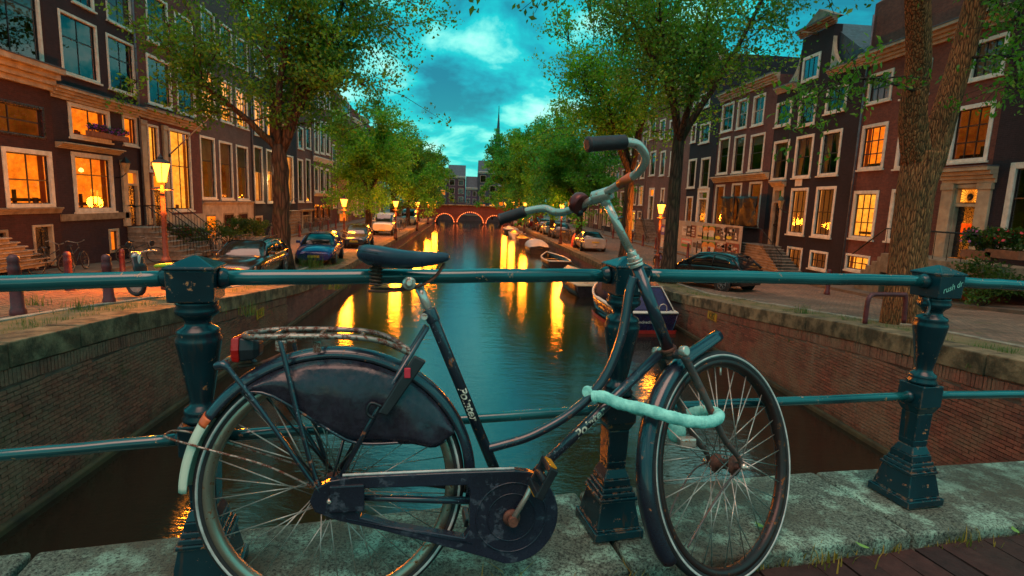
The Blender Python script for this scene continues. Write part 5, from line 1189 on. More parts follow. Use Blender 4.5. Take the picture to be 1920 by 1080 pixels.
# ---- row across the end of the canal, beyond the far bridge
FX = [BKX('brick_far_plum', (.10, .045, .065), (.08, .038, .055), (.08, .055, .06)), BKX('brick_far_violet', (.10, .06, .11), (.085, .05, .09), (.09, .06, .09)), BKX('brick_far_haze', (.060, .068, .085), (.050, .057, .072), (.06, .065, .075)), BKX('brick_far_brown', (.11, .055, .05), (.09, .045, .04), (.1, .06, .05))]  # dark brick lightened to grey-teal: distance haze put into the wall colour
def fx(px): return ony(px, 385, 127).x
def fz_(px, py): return ony(px, py, 127).z
for a, b, top, p, lb, lp in ((770, 806, 318, 3, 'brown house across the canal end, leftmost of that row', .3), (806, 838, 335, 2, 'dark house across the canal end beside the street lamps', .25), (838, 872, 330, 0, 'plum brick house with white windows across the canal end', .04), (872, 895, 352, 1, 'low violet house in the gap across the canal end', .0), (895, 932, 322, 2, 'tall dark house with two lit windows across the canal end', .16), (932, 962, 348, 2, 'dark corner house across the canal end with amber shopfront', .55), (962, 1010, 330, 3, 'brown house across the canal end, rightmost of that row', .3)):
    _r = M_ROOF; M_ROOF = M_SLATE
    h = plain_house('F', fx(a)+.02, fx(b)-.02, fz_((a+b)/2, top), FX[p], lb, lp, random.uniform(-.2, .2), None, None, fl=4 if b-a > 25 else 3); M_ROOF = _r
# church spire far behind
sp = onz(930, 380, 5); cy = 320.0; c0 = ony(930, 372, cy)
ch = thing('church_tower', 'slender dark church spire rising behind the trees', 'tower', (c0.x, cy, -3.9))
M_CH = mat('church_slate', (.035, .06, .075), .7, 0, (.02, .035, .045), .3, .2)
zt_ = ony(931, 212, cy).z; zs = ony(930, 285, cy).z; wd = 2.7
tb = MB(); tb.box((c0.x-wd, cy-wd, -3.9), (c0.x+wd, cy+wd, zs)); tb.build('tower', M_CH, ch)
tb = MB(); tb.loft([[(c0.x+r*cos(2*pi*k/8), cy+r*sin(2*pi*k/8), z) for k in range(8)] for r, z in ((wd*1.15, zs), (wd*.8, zs+2.5), (wd*.35, lerp(zs, zt_, .5)), (.25, zt_))], smooth=False); tb.build('spire', M_CH, ch)
for dx in (-1, 1):
    for dy in (-1, 1): MB().loft([[(c0.x+dx*wd+r*cos(2*pi*k/6), cy+dy*wd+r*sin(2*pi*k/6), z) for k in range(6)] for r, z in ((.6, zs-3), (.6, zs+1), (.05, zs+6))], smooth=False).build('pinnacle', M_CH, ch)
MB().tube([(c0.x, cy, zt_), (c0.x, cy, zt_+4)], .18, 6).build('finial', M_CH, ch)
# ---- far bridge with three lamp-lined arches
YB = 104.0
fb = thing('far_bridge', 'brick bridge with three arches outlined by little lights', 'bridge', (1.0, YB, ZW))
aw = []
def bx(px): return ony(px, 400, YB).x
arches = [(bx(817), bx(851)), (bx(858), bx(906)), (bx(912), bx(942))]
hz = [1.55, 1.95, 1.5]
xs = sorted([-12.5, 14.5]+[lerp(a, b, i/16) for a, b in arches for i in range(17)])
deck = lambda x: -.30+.42*(1-((x-1.0)/11)**2)
def under(x):
    for (a, b), h in zip(arches, hz):
        if a <= x <= b: t = (x-(a+b)/2)/((b-a)/2); return ZW+.10+h*sqrt(max(0, 1-t*t))
    return ZW-.3
m = MB(); so = MB()
for a, b in zip(xs[:-1], xs[1:]):
    e_ = 1e-4
    for y in (YB, YB+7): m.quad((a, y, under(a+e_)), (b, y, under(b-e_)), (b, y, deck(b)), (a, y, deck(a)))
    so.quad((a, YB, under(a+e_)), (b, YB, under(b-e_)), (b, YB+7, under(b-e_)), (a, YB+7, under(a+e_)))
    so.quad((a, YB, deck(a)), (b, YB, deck(b)), (b, YB+7, deck(b)), (a, YB+7, deck(a)))
m.build('bridge_wall', BKX('bridge_brick', (.17, .045, .04), (.12, .035, .032), (.14, .08, .06)), fb); so.build('vault', M_QM, fb)
cp = MB().tube([(x, YB-.05, deck(x)+.05) for x in [lerp(-12.5, 14.5, i/30) for i in range(31)]], .14, 6); cp.build('coping_band', M_COPE, fb)
M_ARCL = emis('arch_bulbs', (1.0, .20, .05), 3.2)
bm_ = MB().lathe([(.01, -.065), (.06, -.03), (.06, .03), (.01, .065)], 8).mesh('bulb', M_ARCL)
for (a, b), h in zip(arches, hz):
    n = int((b-a)*4.2)
    for i in range(n+1):
        t = pi*(.04+.92*i/n); x = (a+b)/2-(b-a)/2*1.04*cos(t); z = ZW+.12+(h+.10)*sin(t)
        inst('bulb', bm_, fb, Matrix.Translation(Vector((x, YB-.10, z))-fb.location))
rb = MB(); 
rb.tube([(x, YB+.2, deck(x)+1.0) for x in [lerp(-12, 14, i/26) for i in range(27)]], .035, 6); rb.tube([(x, YB+.2, deck(x)+.55) for x in [lerp(-12, 14, i/26) for i in range(27)]], .025, 6); rb.build('bridge_railing', M_IRON, fb)
for i in range(14): x = lerp(-11.5, 13.5, i/13); MB().tube([(x, YB+.2, deck(x)), (x, YB+.2, deck(x)+1.05)], .05, 6).build('railing_post', M_IRON, fb)
# ------------------------------------------------------------------ trees
import numpy as np
def leaf_mat(name, ca, cb, cc):
    t = NT(name); g = t.n('ShaderNodeNewGeometry'); r = g.outputs['Random Per Island']; n = t.noise(g.outputs['Position'], .55, 3)
    c = t.mix(t.ramp(n, (.35, 0.0), (.65, 1.0)), ca, cb); c = t.mix(t.ramp(r, (.90, 0.0), (1.0, .7)), c, cc); c = t.mix(1.0, c, t.ramp(r, (0, .72), (.8, 1.22)), 'MULTIPLY'); c = t.mix(1.0, c, t.ramp(t.noise(g.outputs['Position'], 1.1, 2), (.36, .62), (.64, 1.25)), 'MULTIPLY')
    d = t.n('ShaderNodeBsdfTranslucent'); t.set(d.inputs[0], t.mix(1.0, c, (1.25, 1.3, .7), 'MULTIPLY')); ms = t.n('ShaderNodeMixShader'); ms.inputs[0].default_value = .5
    t.l(t.pbr(c, .5, 0, None, .35), ms.inputs[1]); t.l(d.outputs[0], ms.inputs[2]); return t.fin(ms.outputs[0])
M_LF1 = leaf_mat('elm_leaves', (.125, .28, .024), (.055, .17, .020), (.26, .27, .025))
M_LF2 = leaf_mat('elm_leaves_fresh', (.17, .42, .026), (.080, .26, .022), (.30, .40, .03))
M_LF3 = leaf_mat('elm_leaves_deep', (.085, .33, .038), (.042, .21, .030), (.18, .36, .03))
def bark_mat(name, ca, cb, sc=1.0):
    t = NT(name); v = t.coord('Object', (9*sc, 9*sc, 1.3*sc)); n1 = t.noise(v, 1.6, 7, .7, .6); n2 = t.noise(t.coord('Object'), 1.4, 4)
    w = t.n('ShaderNodeTexVoronoi'); w.feature = 'DISTANCE_TO_EDGE'; t.l(v, w.inputs['Vector']); w.inputs['Scale'].default_value = 1.1
    h = t.math('ADD', t.math('MULTIPLY', t.ramp(w.outputs[0], (0, 0.0), (.30, 1.0)), .8), n1)
    c = t.mix(t.ramp(h, (.5, 0.0), (1.3, 1.0)), cb, ca); c = t.mix(t.ramp(n2, (.52, 0.0), (.68, .5)), c, (.05, .06, .025))
    return t.fin(t.pbr(c, .9, 0, t.bump(h, 1.0, .045), .25))
M_BARK = bark_mat('elm_bark', (.50, .19, .07), (.065, .024, .011), 2.8); M_BARK2 = bark_mat('tree_bark', (.085, .05, .032), (.022, .013, .010), .8)
def leaf_cloud(name, centers, rad, n, size, m, parent, seed=0, droop=.35, aspect=.62):
    rng = np.random.default_rng(seed); C = np.array(centers, dtype=np.float64); idx = rng.integers(0, len(C), n)
    q = rng.normal(size=(n, 3)); q /= np.linalg.norm(q, axis=1, keepdims=True); p = C[idx] + q*np.array(rad)*1.45*rng.random((n, 1))**.6
    a = rng.normal(size=(n, 3)); a[:, 2] -= droop; a /= np.linalg.norm(a, axis=1, keepdims=True)
    b = np.cross(a, rng.normal(size=(n, 3))); b /= np.maximum(1e-6, np.linalg.norm(b, axis=1, keepdims=True)); c = np.cross(a, b)
    s = size*(.55+.75*rng.random((n, 1))); L = a*s*.5; Wd = b*s*.5*aspect; fold = c*s*.10
    v = np.stack([p-L, p+Wd-L*.1+fold, p+L, p-Wd-L*.1+fold], axis=1).reshape(-1, 3)
    off = np.array(wloc(parent)); v -= off
    me = bpy.data.meshes.new(name); me.vertices.add(4*n); me.vertices.foreach_set('co', v.astype(np.float32).ravel())
    me.loops.add(6*n); k = (np.arange(n)*4)[:, None]; me.loops.foreach_set('vertex_index', (k+np.array([[0, 1, 2, 0, 2, 3]])).astype(np.int32).ravel())
    me.polygons.add(2*n); me.polygons.foreach_set('loop_start', np.arange(0, 6*n, 3, dtype=np.int32))
    try: me.polygons.foreach_set('loop_total', np.full(2*n, 3, dtype=np.int32))
    except Exception: pass
    me.update(calc_edges=True); me.validate(); me.materials.append(m)
    o = bpy.data.objects.new(name, me); COL.objects.link(o); o.parent = parent; return o
def limb(mb, p0, d0, L, r0, r1, rng, n=7, wob=.10, up=.0, seg=8):
    pts = [Vector(p0)]; d = Vector(d0).normalized()
    for i in range(n):
        d = (d+Vector((rng.gauss(0, wob), rng.gauss(0, wob), rng.gauss(0, wob*.6)+up))).normalized(); pts.append(pts[-1]+d*(L/n))
    mb.tube(pts, [lerp(r0, r1, i/n) for i in range(n+1)], seg); return pts, d
def tree(label, base, fork, r, crown, nleaf, lsize, m, seed, bark=None, lean=(0, 0), limbs=5, group='trees along the quays', spread=.80, lrad=.46, name='elm_tree', levels=2, hang=0):
    """trunk to the fork, limbs branching twice, leaves clustered round the twigs. crown = (cx,cy,cz,rx,ry,rz)"""
    rng = random.Random(seed); root = thing(name, label, 'tree', base, 0, group); tb = MB(); bark = bark or M_BARK2
    n = 10; pts = []
    for i in range(n+1):
        t = i/n; pts.append(Vector(base)+Vector((lean[0]*t**1.3+rng.gauss(0, r*.06)*(i > 1), lean[1]*t**1.3+rng.gauss(0, r*.06)*(i > 1), fork*t-.15*(i == 0))))
    tb.tube(pts, [r*(1.55 if i == 0 else 1.22 if i == 1 else lerp(1.05, .80, i/n)) for i in range(n+1)], 14)
    cx, cy, cz, rx, ry, rz = crown; cc = Vector((cx, cy, cz)); tips = []
    top = pts[-1]
    def inside(p): q = p-cc; return (q.x/rx)**2+(q.y/ry)**2+(q.z/rz)**2
    for k in range(limbs):
        a = 2*pi*(k+rng.uniform(-.25, .25))/limbs; tgt = cc+Vector((cos(a)*rx*spread*rng.uniform(.5, 1), sin(a)*ry*spread*rng.uniform(.5, 1), rz*rng.uniform(-.45, .75)))
        st = top - Vector((0, 0, fork*rng.uniform(0, .12))); d = (tgt-st); L = d.length*.72
        lp, ld = limb(tb, st, d.normalized()+Vector((0, 0, .25)), L, r*rng.uniform(.42, .58), r*.16, rng, 8, .09)
        for j in range(3, len(lp)):
            for _ in range(2 if j < 7 else 3):
                dd = (ld+Vector((rng.gauss(0, .75), rng.gauss(0, .75), rng.gauss(.1, .5)))).normalized(); L2 = rng.uniform(.22, .42)*min(rx, rz)
                sp_, sd = limb(tb, lp[j], dd, L2, r*.11, r*.035, rng, 5, .16, 0, 5)
                for q in sp_[2:]:
                    tips.append(tuple(q))
                    if levels > 1:
                        for _ in range(2):
                            e = (sd+Vector((rng.gauss(0, .9), rng.gauss(0, .9), rng.gauss(-.05, .6)))).normalized()*rng.uniform(.10, .24)*min(rx, rz)
                            if inside(q+e) < 1.25: tips.append(tuple(q+e)); tb.tube([q, q+e], [r*.028, r*.012], 4, caps=False)
    extra = max(40, len(tips)//7); base_tips = tips[:]
    for _ in range(extra):           # fill the crown out to an uneven edge
        v = Vector((rng.gauss(0, 1), rng.gauss(0, 1), rng.gauss(0, 1))).normalized()*rng.uniform(.55, 1.0)**.6*rng.uniform(.82, 1.08)
        e = Vector((cx+v.x*rx, cy+v.y*ry, cz+v.z*rz)); near = min(base_tips, key=lambda q: (Vector(q)-e).length_squared); nv = Vector(near)
        if (e-nv).length > 1.6: e = nv+(e-nv).normalized()*1.6
        tb.tube([nv, (nv+e)/2+Vector((0, 0, .08)), e], [.016, .011, .006], 4, caps=False); tips.append(tuple(e)); tips.append(tuple((nv+e)/2))
    for _ in range(hang): 
        a = rng.uniform(0, 2*pi); e = Vector((cx+cos(a)*rx*rng.uniform(.5, 1.0), cy+sin(a)*ry*rng.uniform(.5, 1.0), cz-rz*rng.uniform(.6, .95))); nv = Vector(min(base_tips, key=lambda q: (Vector(q)-e).length_squared)); tb.tube([nv, (nv+e)/2+Vector((0, 0, .2)), e], [.02, .013, .006], 4, caps=False); tips.extend([tuple(e), tuple((nv+e)/2), tuple(nv.lerp(e, .75))])
    tb.build('trunk', bark, root)
    o = leaf_cloud('crown', tips, (lrad, lrad, lrad*.75), nleaf, lsize, m, root, seed); return root
# big elm behind the dark estate car on the left quay
tree('large leafy elm with dark forked trunk behind the dark estate car', (-7.75, 24.6, gz(24.6)), 5.2, .36, (-7.2, 24.3, 8.9, 7.4, 6.2, 5.4), 40000, .155, M_LF1, 11, limbs=7, hang=10)
for i, (y, h, rr, x, lf) in enumerate(((43.5, 11.5, 4.7, -7.3, M_LF2), (57, 12.5, 5.0, -7.2, M_LF2), (70, 12.5, 5.0, -7.0, M_LF1), (84, 13, 5.0, -7.0, M_LF2), (97, 14, 5.2, -7.2, M_LF1))):
    zc = gz(y)+h*.58; tree('leafy elm on the left quay, %s behind the large one' % ('first', 'second', 'third', 'fourth', 'fifth')[i], (x, y, gz(y)), 3.6, .27, (x+.4, y, zc, rr, rr, h*.46), 30000-i*3000, .18+.03*i, lf, 30+i, limbs=6, levels=1, hang=12)
# right quay
tree('slender elm with lit trunk beside the scooter on the right quay', (8.75, 23.3, gz(23.3)), 6.2, .30, (9.0, 23.3, 9.4, 5.6, 5.0, 5.0), 25000, .150, M_LF1, 52, limbs=6, hang=6)
tree('elm with orange lit trunk behind the handlebar on the right quay', (8.75, 30.0, gz(30)), 5.2, .30, (8.2, 30.0, 9.6, 5.6, 5.0, 6.2), 24000, .165, M_LF2, 57, limbs=6, hang=8)
for i, (y, h, rr, x, lf) in enumerate(((43, 13.0, 4.9, 8.8, M_LF3), (56, 14.5, 5.2, 8.7, M_LF2), (69, 16.5, 5.6, 8.6, M_LF3), (82, 19.0, 6.4, 7.9, M_LF3), (95, 17.0, 5.8, 7.8, M_LF2))):
    zc = gz(y)+h*.56; tree('tall green elm on the right quay, %s behind the lit trunk' % ('first', 'second', 'third', 'fourth', 'fifth')[i], (x, y, gz(y)), 3.8, .27, (x-.2, y, zc, rr, rr, h*.48), 30000-i*2000, .19+.035*i, lf, 70+i, limbs=6, levels=1, hang=14)
# nearest elm, thick forked trunk at the right; most of its crown is above the frame
rng = random.Random(5); zb_ = -1.02
root = thing('elm_tree', 'massive old elm trunk forking into two limbs behind the right railing post', 'tree', (8.9, 10.9, zb_), 0, 'trees along the quays'); tb = MB()
def cx_(px, py, Y): return ony(px, py, Y)
tr = [(1693, 640, 10.9, .66), (1692, 600, 10.9, .56), (1697, 540, 10.9, .49), (1703, 480, 10.9, .455), (1710, 420, 10.9, .44), (1717, 360, 10.9, .45), (1726, 320, 10.9, .47), (1733, 285, 10.9, .46)]
P_ = [cx_(a, b, c) for a, b, c, d in tr]; rr_ = [d*.74 for *_, d in tr]
def ridged(pts, rs, seed, seg=40):
    """trunk with bark ridges and swellings as geometry"""
    g = random.Random(seed); ph = [(g.uniform(0, 6.28), g.choice((5, 7, 9, 11, 13)), g.uniform(.006, .022)) for _ in range(7)]
    pts = spline(pts, 4); m = len(pts); rr = [pl(list(range(len(rs))), rs, i*(len(rs)-1)/(m-1)) for i in range(m)]
    t = MB().tube(pts, rr, seg); c = 0
    for i in range(m):
        for k in range(seg):
            a = 2*pi*k/seg; f = sum(A*sin(nn*a+p_+i*.35*(1 if nn % 4 == 1 else -.6)) for p_, nn, A in ph)+g.gauss(0, .010)
            q = Vector(t.v[i*seg+k]); t.v[i*seg+k] = tuple(pts[i]+(q-pts[i])*(1+f*(1.6 if i < 5 else 1)))
    return t
ridged(P_, rr_, 3).build('trunk', M_BARK, root)
lb1 = [cx_(1722, 305, 10.9), cx_(1712, 220, 10.8), cx_(1722, 120, 10.6), cx_(1720, 0, 10.3), cx_(1716, -140, 9.9), cx_(1690, -300, 9.4)]
lb2 = [cx_(1742, 310, 10.9), cx_(1775, 200, 10.9), cx_(1808, 90, 10.9), cx_(1830, 0, 10.8), cx_(1870, -140, 10.6), cx_(1930, -280, 10.2)]
ridged(lb1, [.27, .235, .215, .20, .17, .12], 5, 30).build('limb', M_BARK, root); ridged(lb2, [.26, .225, .205, .19, .16, .11], 6, 30).build('limb', M_BARK, root)
tips = []; tw = MB()
def twig(p0, p1, r0, nsub=4, sag_=.25):
    p0, p1 = Vector(p0), Vector(p1); mid = (p0+p1)/2+Vector((rng.gauss(0, .2), rng.gauss(0, .2), sag_)); pts = spline([p0, mid, p1], 7); tw.tube(pts, [lerp(r0, .008, i/(len(pts)-1)) for i in range(len(pts))], 7)
    for q in pts[5:]:
        for _ in range(nsub):
            e = q+Vector((rng.gauss(0, .38), rng.gauss(0, .38), rng.gauss(-.10, .28))); tw.tube([q, (q+e)/2+Vector((0, 0, .05)), e], [.010, .007, .004], 4, caps=False); tips.append(tuple(e)); tips.append(tuple((q+e)/2))
for a, b, r in (((1715, 170, 10.6), (1495, 195, 9.0), .03), ((1720, -60, 10.2), (1380, -30, 8.8), .07), ((1716, -140, 9.9), (1180, -20, 8.4), .08), ((1716, -150, 9.9), (1040, -35, 7.6), .07), ((1700, -160, 9.9), (890, -60, 7.4), .06), 
                ((1800, 110, 10.9), (1905, 165, 9.6), .035), ((1835, -10, 10.8), (1930, 60, 9.8), .05), ((1716, -100, 10.0), (1480, -60, 7.8), .06), ((1830, -40, 10.6), (1780, -70, 8.4), .05)):
    twig(cx_(*a), cx_(*b), r)
tw.build('branches', M_BARK2, root)
leaf_cloud('crown', tips, (.16, .16, .12), 5600, .105, M_LF1, root, 91, .9, .5)
up = [(8.4+rng.gauss(0, 2.6), 10.0+rng.gauss(0, 2.4), 9.2+rng.gauss(0, 1.2)) for _ in range(160)]
leaf_cloud('upper_crown', up, (.6, .6, .5), 5000, .11, M_LF1, root, 92)
# ------------------------------------------------------------------ street lamps
M_LPOST = mat('lamp_post_paint', (.060, .016, .014), .5, 0, (.03, .010, .010), 8, .2)
def lamp_glass(name, st):
    t = NT(name); e = t.n('ShaderNodeEmission'); t.set(e.inputs[0], (1.0, .27, .022)); e.inputs[1].default_value = st; return t.fin(e.outputs[0])
M_LGL = lamp_glass('lamp_glow', 5)
M_LPANE = mat('lantern_pane', (.40, .30, .16), .2, 0, None, 6, 0)
def street_lamp(px, py, D, label, power, k=1.0):
    q = ony(px, py, D); zb = gz(q.y); H = q.z-zb
    r = thing('street_lamp', label, 'street lamp', (q.x, q.y, zb), 0, 'street lamps along the canal')
    T = Matrix.Identity(4)
    def b(name, mb, m, **k): return mb.build(name, m, r, local=True, **k)
    b('post', MB().lathe([(.16, -.1), (.16, .18), (.13, .22), (.12, .75), (.135, .80), (.10, .86), (.07, .95), (.062, H*.62), (.085, H*.64), (.055, H*.67), (.048, H-.42), (.075, H-.38), (.05, H-.34)], 14), M_LPOST)
    b('arm', MB().tube([(-.30, 0, H-.52), (.30, 0, H-.52)], .016, 6), M_LPOST)
    hx = lambda rr, z: [(rr*k*cos(pi*q/3), rr*k*sin(pi*q/3), H+z*k) for q in range(6)]
    fr = MB()
    for q in range(6): fr.tube([hx(.11, -.32)[q], hx(.235, .16)[q]], .011, 5)
    fr.tube(hx(.235, .16), .014, 5, close=True); fr.tube(hx(.11, -.32), .014, 5, close=True)
    b('lantern_frame', fr, M_LPOST)
    b('lantern_roof', MB().loft([hx(.245, .165), hx(.23, .185), hx(.11, .25), hx(.07, .26), hx(.07, .31), hx(.04, .33), hx(.012, .40)], smooth=False), M_LPOST)
    b('lantern_glow', MB().loft([hx(.10, -.31), hx(.222, .15)], smooth=False), M_LGL)
    if power:
        l = bpy.data.lights.new('lamp_light', 'POINT'); l.energy = power*2.5; l.color = (1.0, .23, .010); l.shadow_soft_size = .42; lo = bpy.data.objects.new('lamp_light', l); COL.objects.link(lo); lo.parent = r; lo.location = (0, 0, H-.62*k)
        for dx, dy in ((.45, .0), (-.45, 0)): pass
    return r
street_lamp(302, 318, 16.0, 'lit street lamp on dark red post nearest on the left quay', 520, 1.05)
for i, (a, b, c) in enumerate(((645, 378, 36.6), (742, 381, 46), (783, 382, 61), (803, 381, 78), (816, 380, 94))): street_lamp(a, b, c, 'lit street lamp on the left quay, %s behind the nearest one' % ('first', 'second', 'third', 'fourth', 'fifth')[i], 300)
street_lamp(1240, 389, 28.8, 'lit street lamp nearest on the right quay by the posters', 320)
for i, (a, b, c) in enumerate(((1054, 385, 46), (985, 383, 63), (962, 381, 82), (948, 381, 97))): street_lamp(a, b, c, 'lit street lamp on the right quay, %s behind the poster lamp' % ('first', 'second', 'third', 'fourth')[i], 300)
street_lamp(924, 382, 108, 'white glowing lamp standing on the far bridge', 120)
# wall lanterns
M_VERD = mat('verdigris', (.05, .09, .07), .6, .2, (.025, .05, .04), 10, .2)
def wall_lantern(px, py, X, o, label, lit=0, m=None):
    p = onx(px, py, X+o*.45); r = thing('wall_lantern', label, 'lantern', tuple(p)); m = m or M_IRON
    hx = lambda rr, z: [(rr*cos(pi*k/3), rr*sin(pi*k/3), z) for k in range(6)]
    MB().tube(spline([(-o*.45, 0, -.5), (-o*.2, 0, -.45), (0, 0, -.28)], 5), .02, 6).build('bracket', m, r, local=True)
    MB().loft([hx(.09, -.26), hx(.19, .14)], smooth=False).build('glass', M_LGL if lit else M_LPANE, r, local=True)
    MB().loft([hx(.23, .14), hx(.12, .28), hx(.02, .40)], smooth=False).build('roof', m, r, local=True)
    if lit:
        l = bpy.data.lights.new('lantern_light', 'POINT'); l.energy = lit; l.color = (1, .62, .25); l.shadow_soft_size = .2; lo = bpy.data.objects.new('lantern_light', l); COL.objects.link(lo); lo.parent = r; lo.location = (o*.3, 0, -.35)
wall_lantern(236, 312, FL, 1, 'unlit black wall lantern beside the dark red door')
wall_lantern(527, 332, FL, 1, 'glowing wall lantern on the navy house behind the large elm', 120)
wall_lantern(1464, 381, FR, -1, 'green copper wall lantern beside the gabled house door', 0, M_VERD)
# ------------------------------------------------------------------ bollards, bicycles
M_BOL = mat('bollard_paint', (.13, .018, .022), .5, 0, (.06, .010, .014), 9, .2)
bol_me = MB().lathe([(.115, -.1), (.115, .10), (.095, .13), (.082, .70), (.092, .73), (.090, .80), (.075, .84), (.085, .88), (.080, .95), (.05, .99), (.01, 1.0)], 14).mesh('bollard', M_BOL)
def bollard(px, py, X, label):
    p = None
    for _ in range(12):
        z = gz(p.y) if p else -1.5; p = onz(px, py, z)
    o = bpy.data.objects.new('bollard', bol_me); COL.objects.link(o); o.location = (p.x, p.y, gz(p.y)); tag(o, label, 'bollard', 'dark red bollards'); return o
for px, py, lb in ((35, 592, 'dark red bollard with weeds at its foot, leftmost one'), (131, 545, 'dark red bollard in front of the dark basement entrance'), (205, 570, 'dark red bollard half hidden behind the railing left of the post'), (231, 520, 'dark red bollard in front of the house steps with a flower box above'), (1550, 552, 'dark red bollard before the gabled house on the right')): bollard(px, py, 0, lb)
def row_bollard(x, y, lb):
    o = bpy.data.objects.new('bollard', bol_me); COL.objects.link(o); o.location = (x, y, gz(y)); tag(o, lb, 'bollard', 'dark red bollards')
ORD = ['first', 'second', 'third', 'fourth', 'fifth', 'sixth', 'seventh', 'eighth', 'ninth', 'tenth']
for i in range(8): row_bollard(-12.9, 36+i*3.1, 'dark red bollard along the left pavement, %s counted from the big elm' % ORD[i])
for i in range(8): row_bollard(15.3, 34+i*3.3, 'dark red bollard along the right pavement, %s counted from the hoarding' % ORD[i])
# hoop by the big trunk
hp = onz(1622, 602, -1.0); h = MB().tube(spline([(hp.x, hp.y, -1.05), (hp.x, hp.y, -.62), (hp.x+.06, hp.y+.02, -.50), (hp.x+.20, hp.y+.05, -.47), (hp.x+.75, hp.y+.10, -.47), (hp.x+.88, hp.y+.12, -.52), (hp.x+.92, hp.y+.12, -1.05)], 5), .045, 12)
tag(h.build('bike_hoop', M_BOL), 'dark red steel hoop beside the massive trunk', 'bike rack')
M_BKF = mat('plain_bike_paint', (.022, .020, .024), .4, 0, (.01, .01, .012), 9, .1, objvar=.3); M_BKR = mat('plain_bike_rim', (.30, .27, .24), .4, .7, (.18, .15, .12), 10, 0)
def small_bike(cols=None):
    r = thing('parked_bicycle', 'x', 'bicycle'); R = .34
    def ring(x, rr, t, nm, m): return MB().tube([(x+rr*cos(2*pi*k/28), 0, R+rr*sin(2*pi*k/28)) for k in range(28)], t, 6, close=True).build(nm, m, r, local=True)
    for x in (0, 1.08):
        w = ring(x, R-.02, .02, 'wheel', M_TYRE); q = MB().tube([(x+(R-.045)*cos(2*pi*k/28), 0, R+(R-.045)*sin(2*pi*k/28)) for k in range(28)], .010, 5, close=True).build('rim', M_BKR, w, local=True)
        s = MB()
        for k in range(12): a = 2*pi*k/12; s.tube([(x, 0, R), (x+(R-.04)*cos(a), 0, R+(R-.04)*sin(a))], .0022, 4, caps=False)
        s.build('spokes', M_BKR, w, local=True)
    f = MB()
    for a, b in (((.42, .29), (.26, .80)), ((.42, .29), (.84, .66)), ((.31, .62), (.80, .82)), ((0, .34), (.27, .72)), ((0, .34), (.42, .29)), ((.79, .90), (.87, .62))): f.tube([(a[0], 0, a[1]), (b[0], 0, b[1])], .016, 7)
    f.build('frame', M_BKF, r, local=True)
    MB().tube([(.87, 0, .64), (1.0, .0, .45), (1.08, 0, R)], .013, 6).build('fork', M_BKF, r, local=True)
    MB().tube(spline([(.58, -.27, 1.06), (.70, -.26, 1.08), (.77, -.12, 1.02), (.775, 0, 1.0), (.77, .12, 1.02), (.70, .26, 1.08), (.58, .27, 1.06)], 4), .014, 6).build('handlebar', M_BKR, r, local=True)
    MB().tube([(.80, 0, .88), (.775, 0, 1.0)], .012, 6).build('stem', M_BKR, r, local=True)
    MB().loft([[(x, w*cos(a), .93+h*sin(a)) for a in [2*pi*k/8 for k in range(8)]] for x, w, h in ((.10, .05, .02), (.14, .10, .035), (.24, .07, .03), (.36, .02, .015))]).build('saddle', M_BLKP, r, local=True)
    MB().tube([(.26, 0, .78), (.23, 0, .92)], .012, 6).build('seat_post', M_BKR, r, local=True)
    MB().tube([(-.20, .06, .74), (.16, .06, .74), (.16, -.06, .74), (-.20, -.06, .74)], .009, 5, close=True).build('rack', M_BKF, r, local=True)
    MB().tube([(R*1.07*cos(a), 0, R+R*1.07*sin(a)) for a in [radians(d) for d in range(20, 185, 12)]], .022, 6, flat=.3).build('mudguard', M_BKF, r, local=True)
    return r
bike0 = small_bike(); used = []
def bike(x, y, rz, label, tilt=.0, z=None, pal=None):
    o = bike0 if not used else copy_tree(bike0); used.append(1); o.location = (x, y, (gz(y) if z is None else z)); o.rotation_euler = (tilt, 0, rz); tag(o, label, 'bicycle', 'bicycles parked along the canal'); return o
bpy_ = lambda px, py, z=-2.0: onz(px, py, z)
def bike_px(px, py, rz, label, tilt=.08, up=.0):
    p = None
    for _ in range(12): p = onz(px, py, (gz(p.y) if p else -1.5)+up)
    return bike(p.x-.5*cos(rz), p.y-.5*sin(rz), rz, label, tilt, gz(p.y)+up)
bike_px(95, 515, radians(80), 'dark bicycle leaning by the basement door at the far left', .1, .11)
bike_px(148, 508, radians(100), 'bicycle with a pale wheel before the dark basement entrance', -.1, .11)
bike_px(262, 493, radians(35), 'bicycle at the foot of the house steps beside the flower box', .1, .11)
bike_px(395, 478, radians(120), 'bicycle parked before the shrubs of the grey-brown house', .1, .11)
bike_px(648, 466, radians(70), 'bicycle parked behind the blue car', .05)
bike_px(655, 462, radians(85), 'bicycle leaning on another between blue car and dark hatchback', -.08)
for i, (x, y, a) in enumerate(((-6.6, 57.5, 95), (-6.7, 60, 80), (-6.6, 63, 100), (-6.8, 66, 85), (-12.5, 47, 100), (-12.6, 50, 80))): bike(x, y, radians(a), 'parked bicycle on the left quay, %s beyond the white off-road car' % ORD[i], random.uniform(-.1, .1))
for i in range(10): bike(8.9+random.uniform(-.25, .35), 45.5+i*.62, radians(random.uniform(-20, 25)), 'parked bicycle in the right quay cluster, %s behind the silver car' % ORD[i], random.uniform(-.12, .12))
for i, (x, y, a) in enumerate(((8.8, 60, 70), (9.0, 64.5, 90), (8.9, 70, 95))): bike(x, y, radians(a), 'parked bicycle far along the right quay, %s beyond the cluster' % ORD[i], .05)
for i in range(9): bike(-13.55+random.uniform(-.1, .1), 30.5+i*3.4, radians(90+random.choice((-1, 1))*random.uniform(3, 12)), 'bicycle standing against the left house fronts, %s counted from the red brick house' % ORD[i], random.uniform(.08, .16)*random.choice((-1, 1)), gz(30.5+i*3.4)+.11)
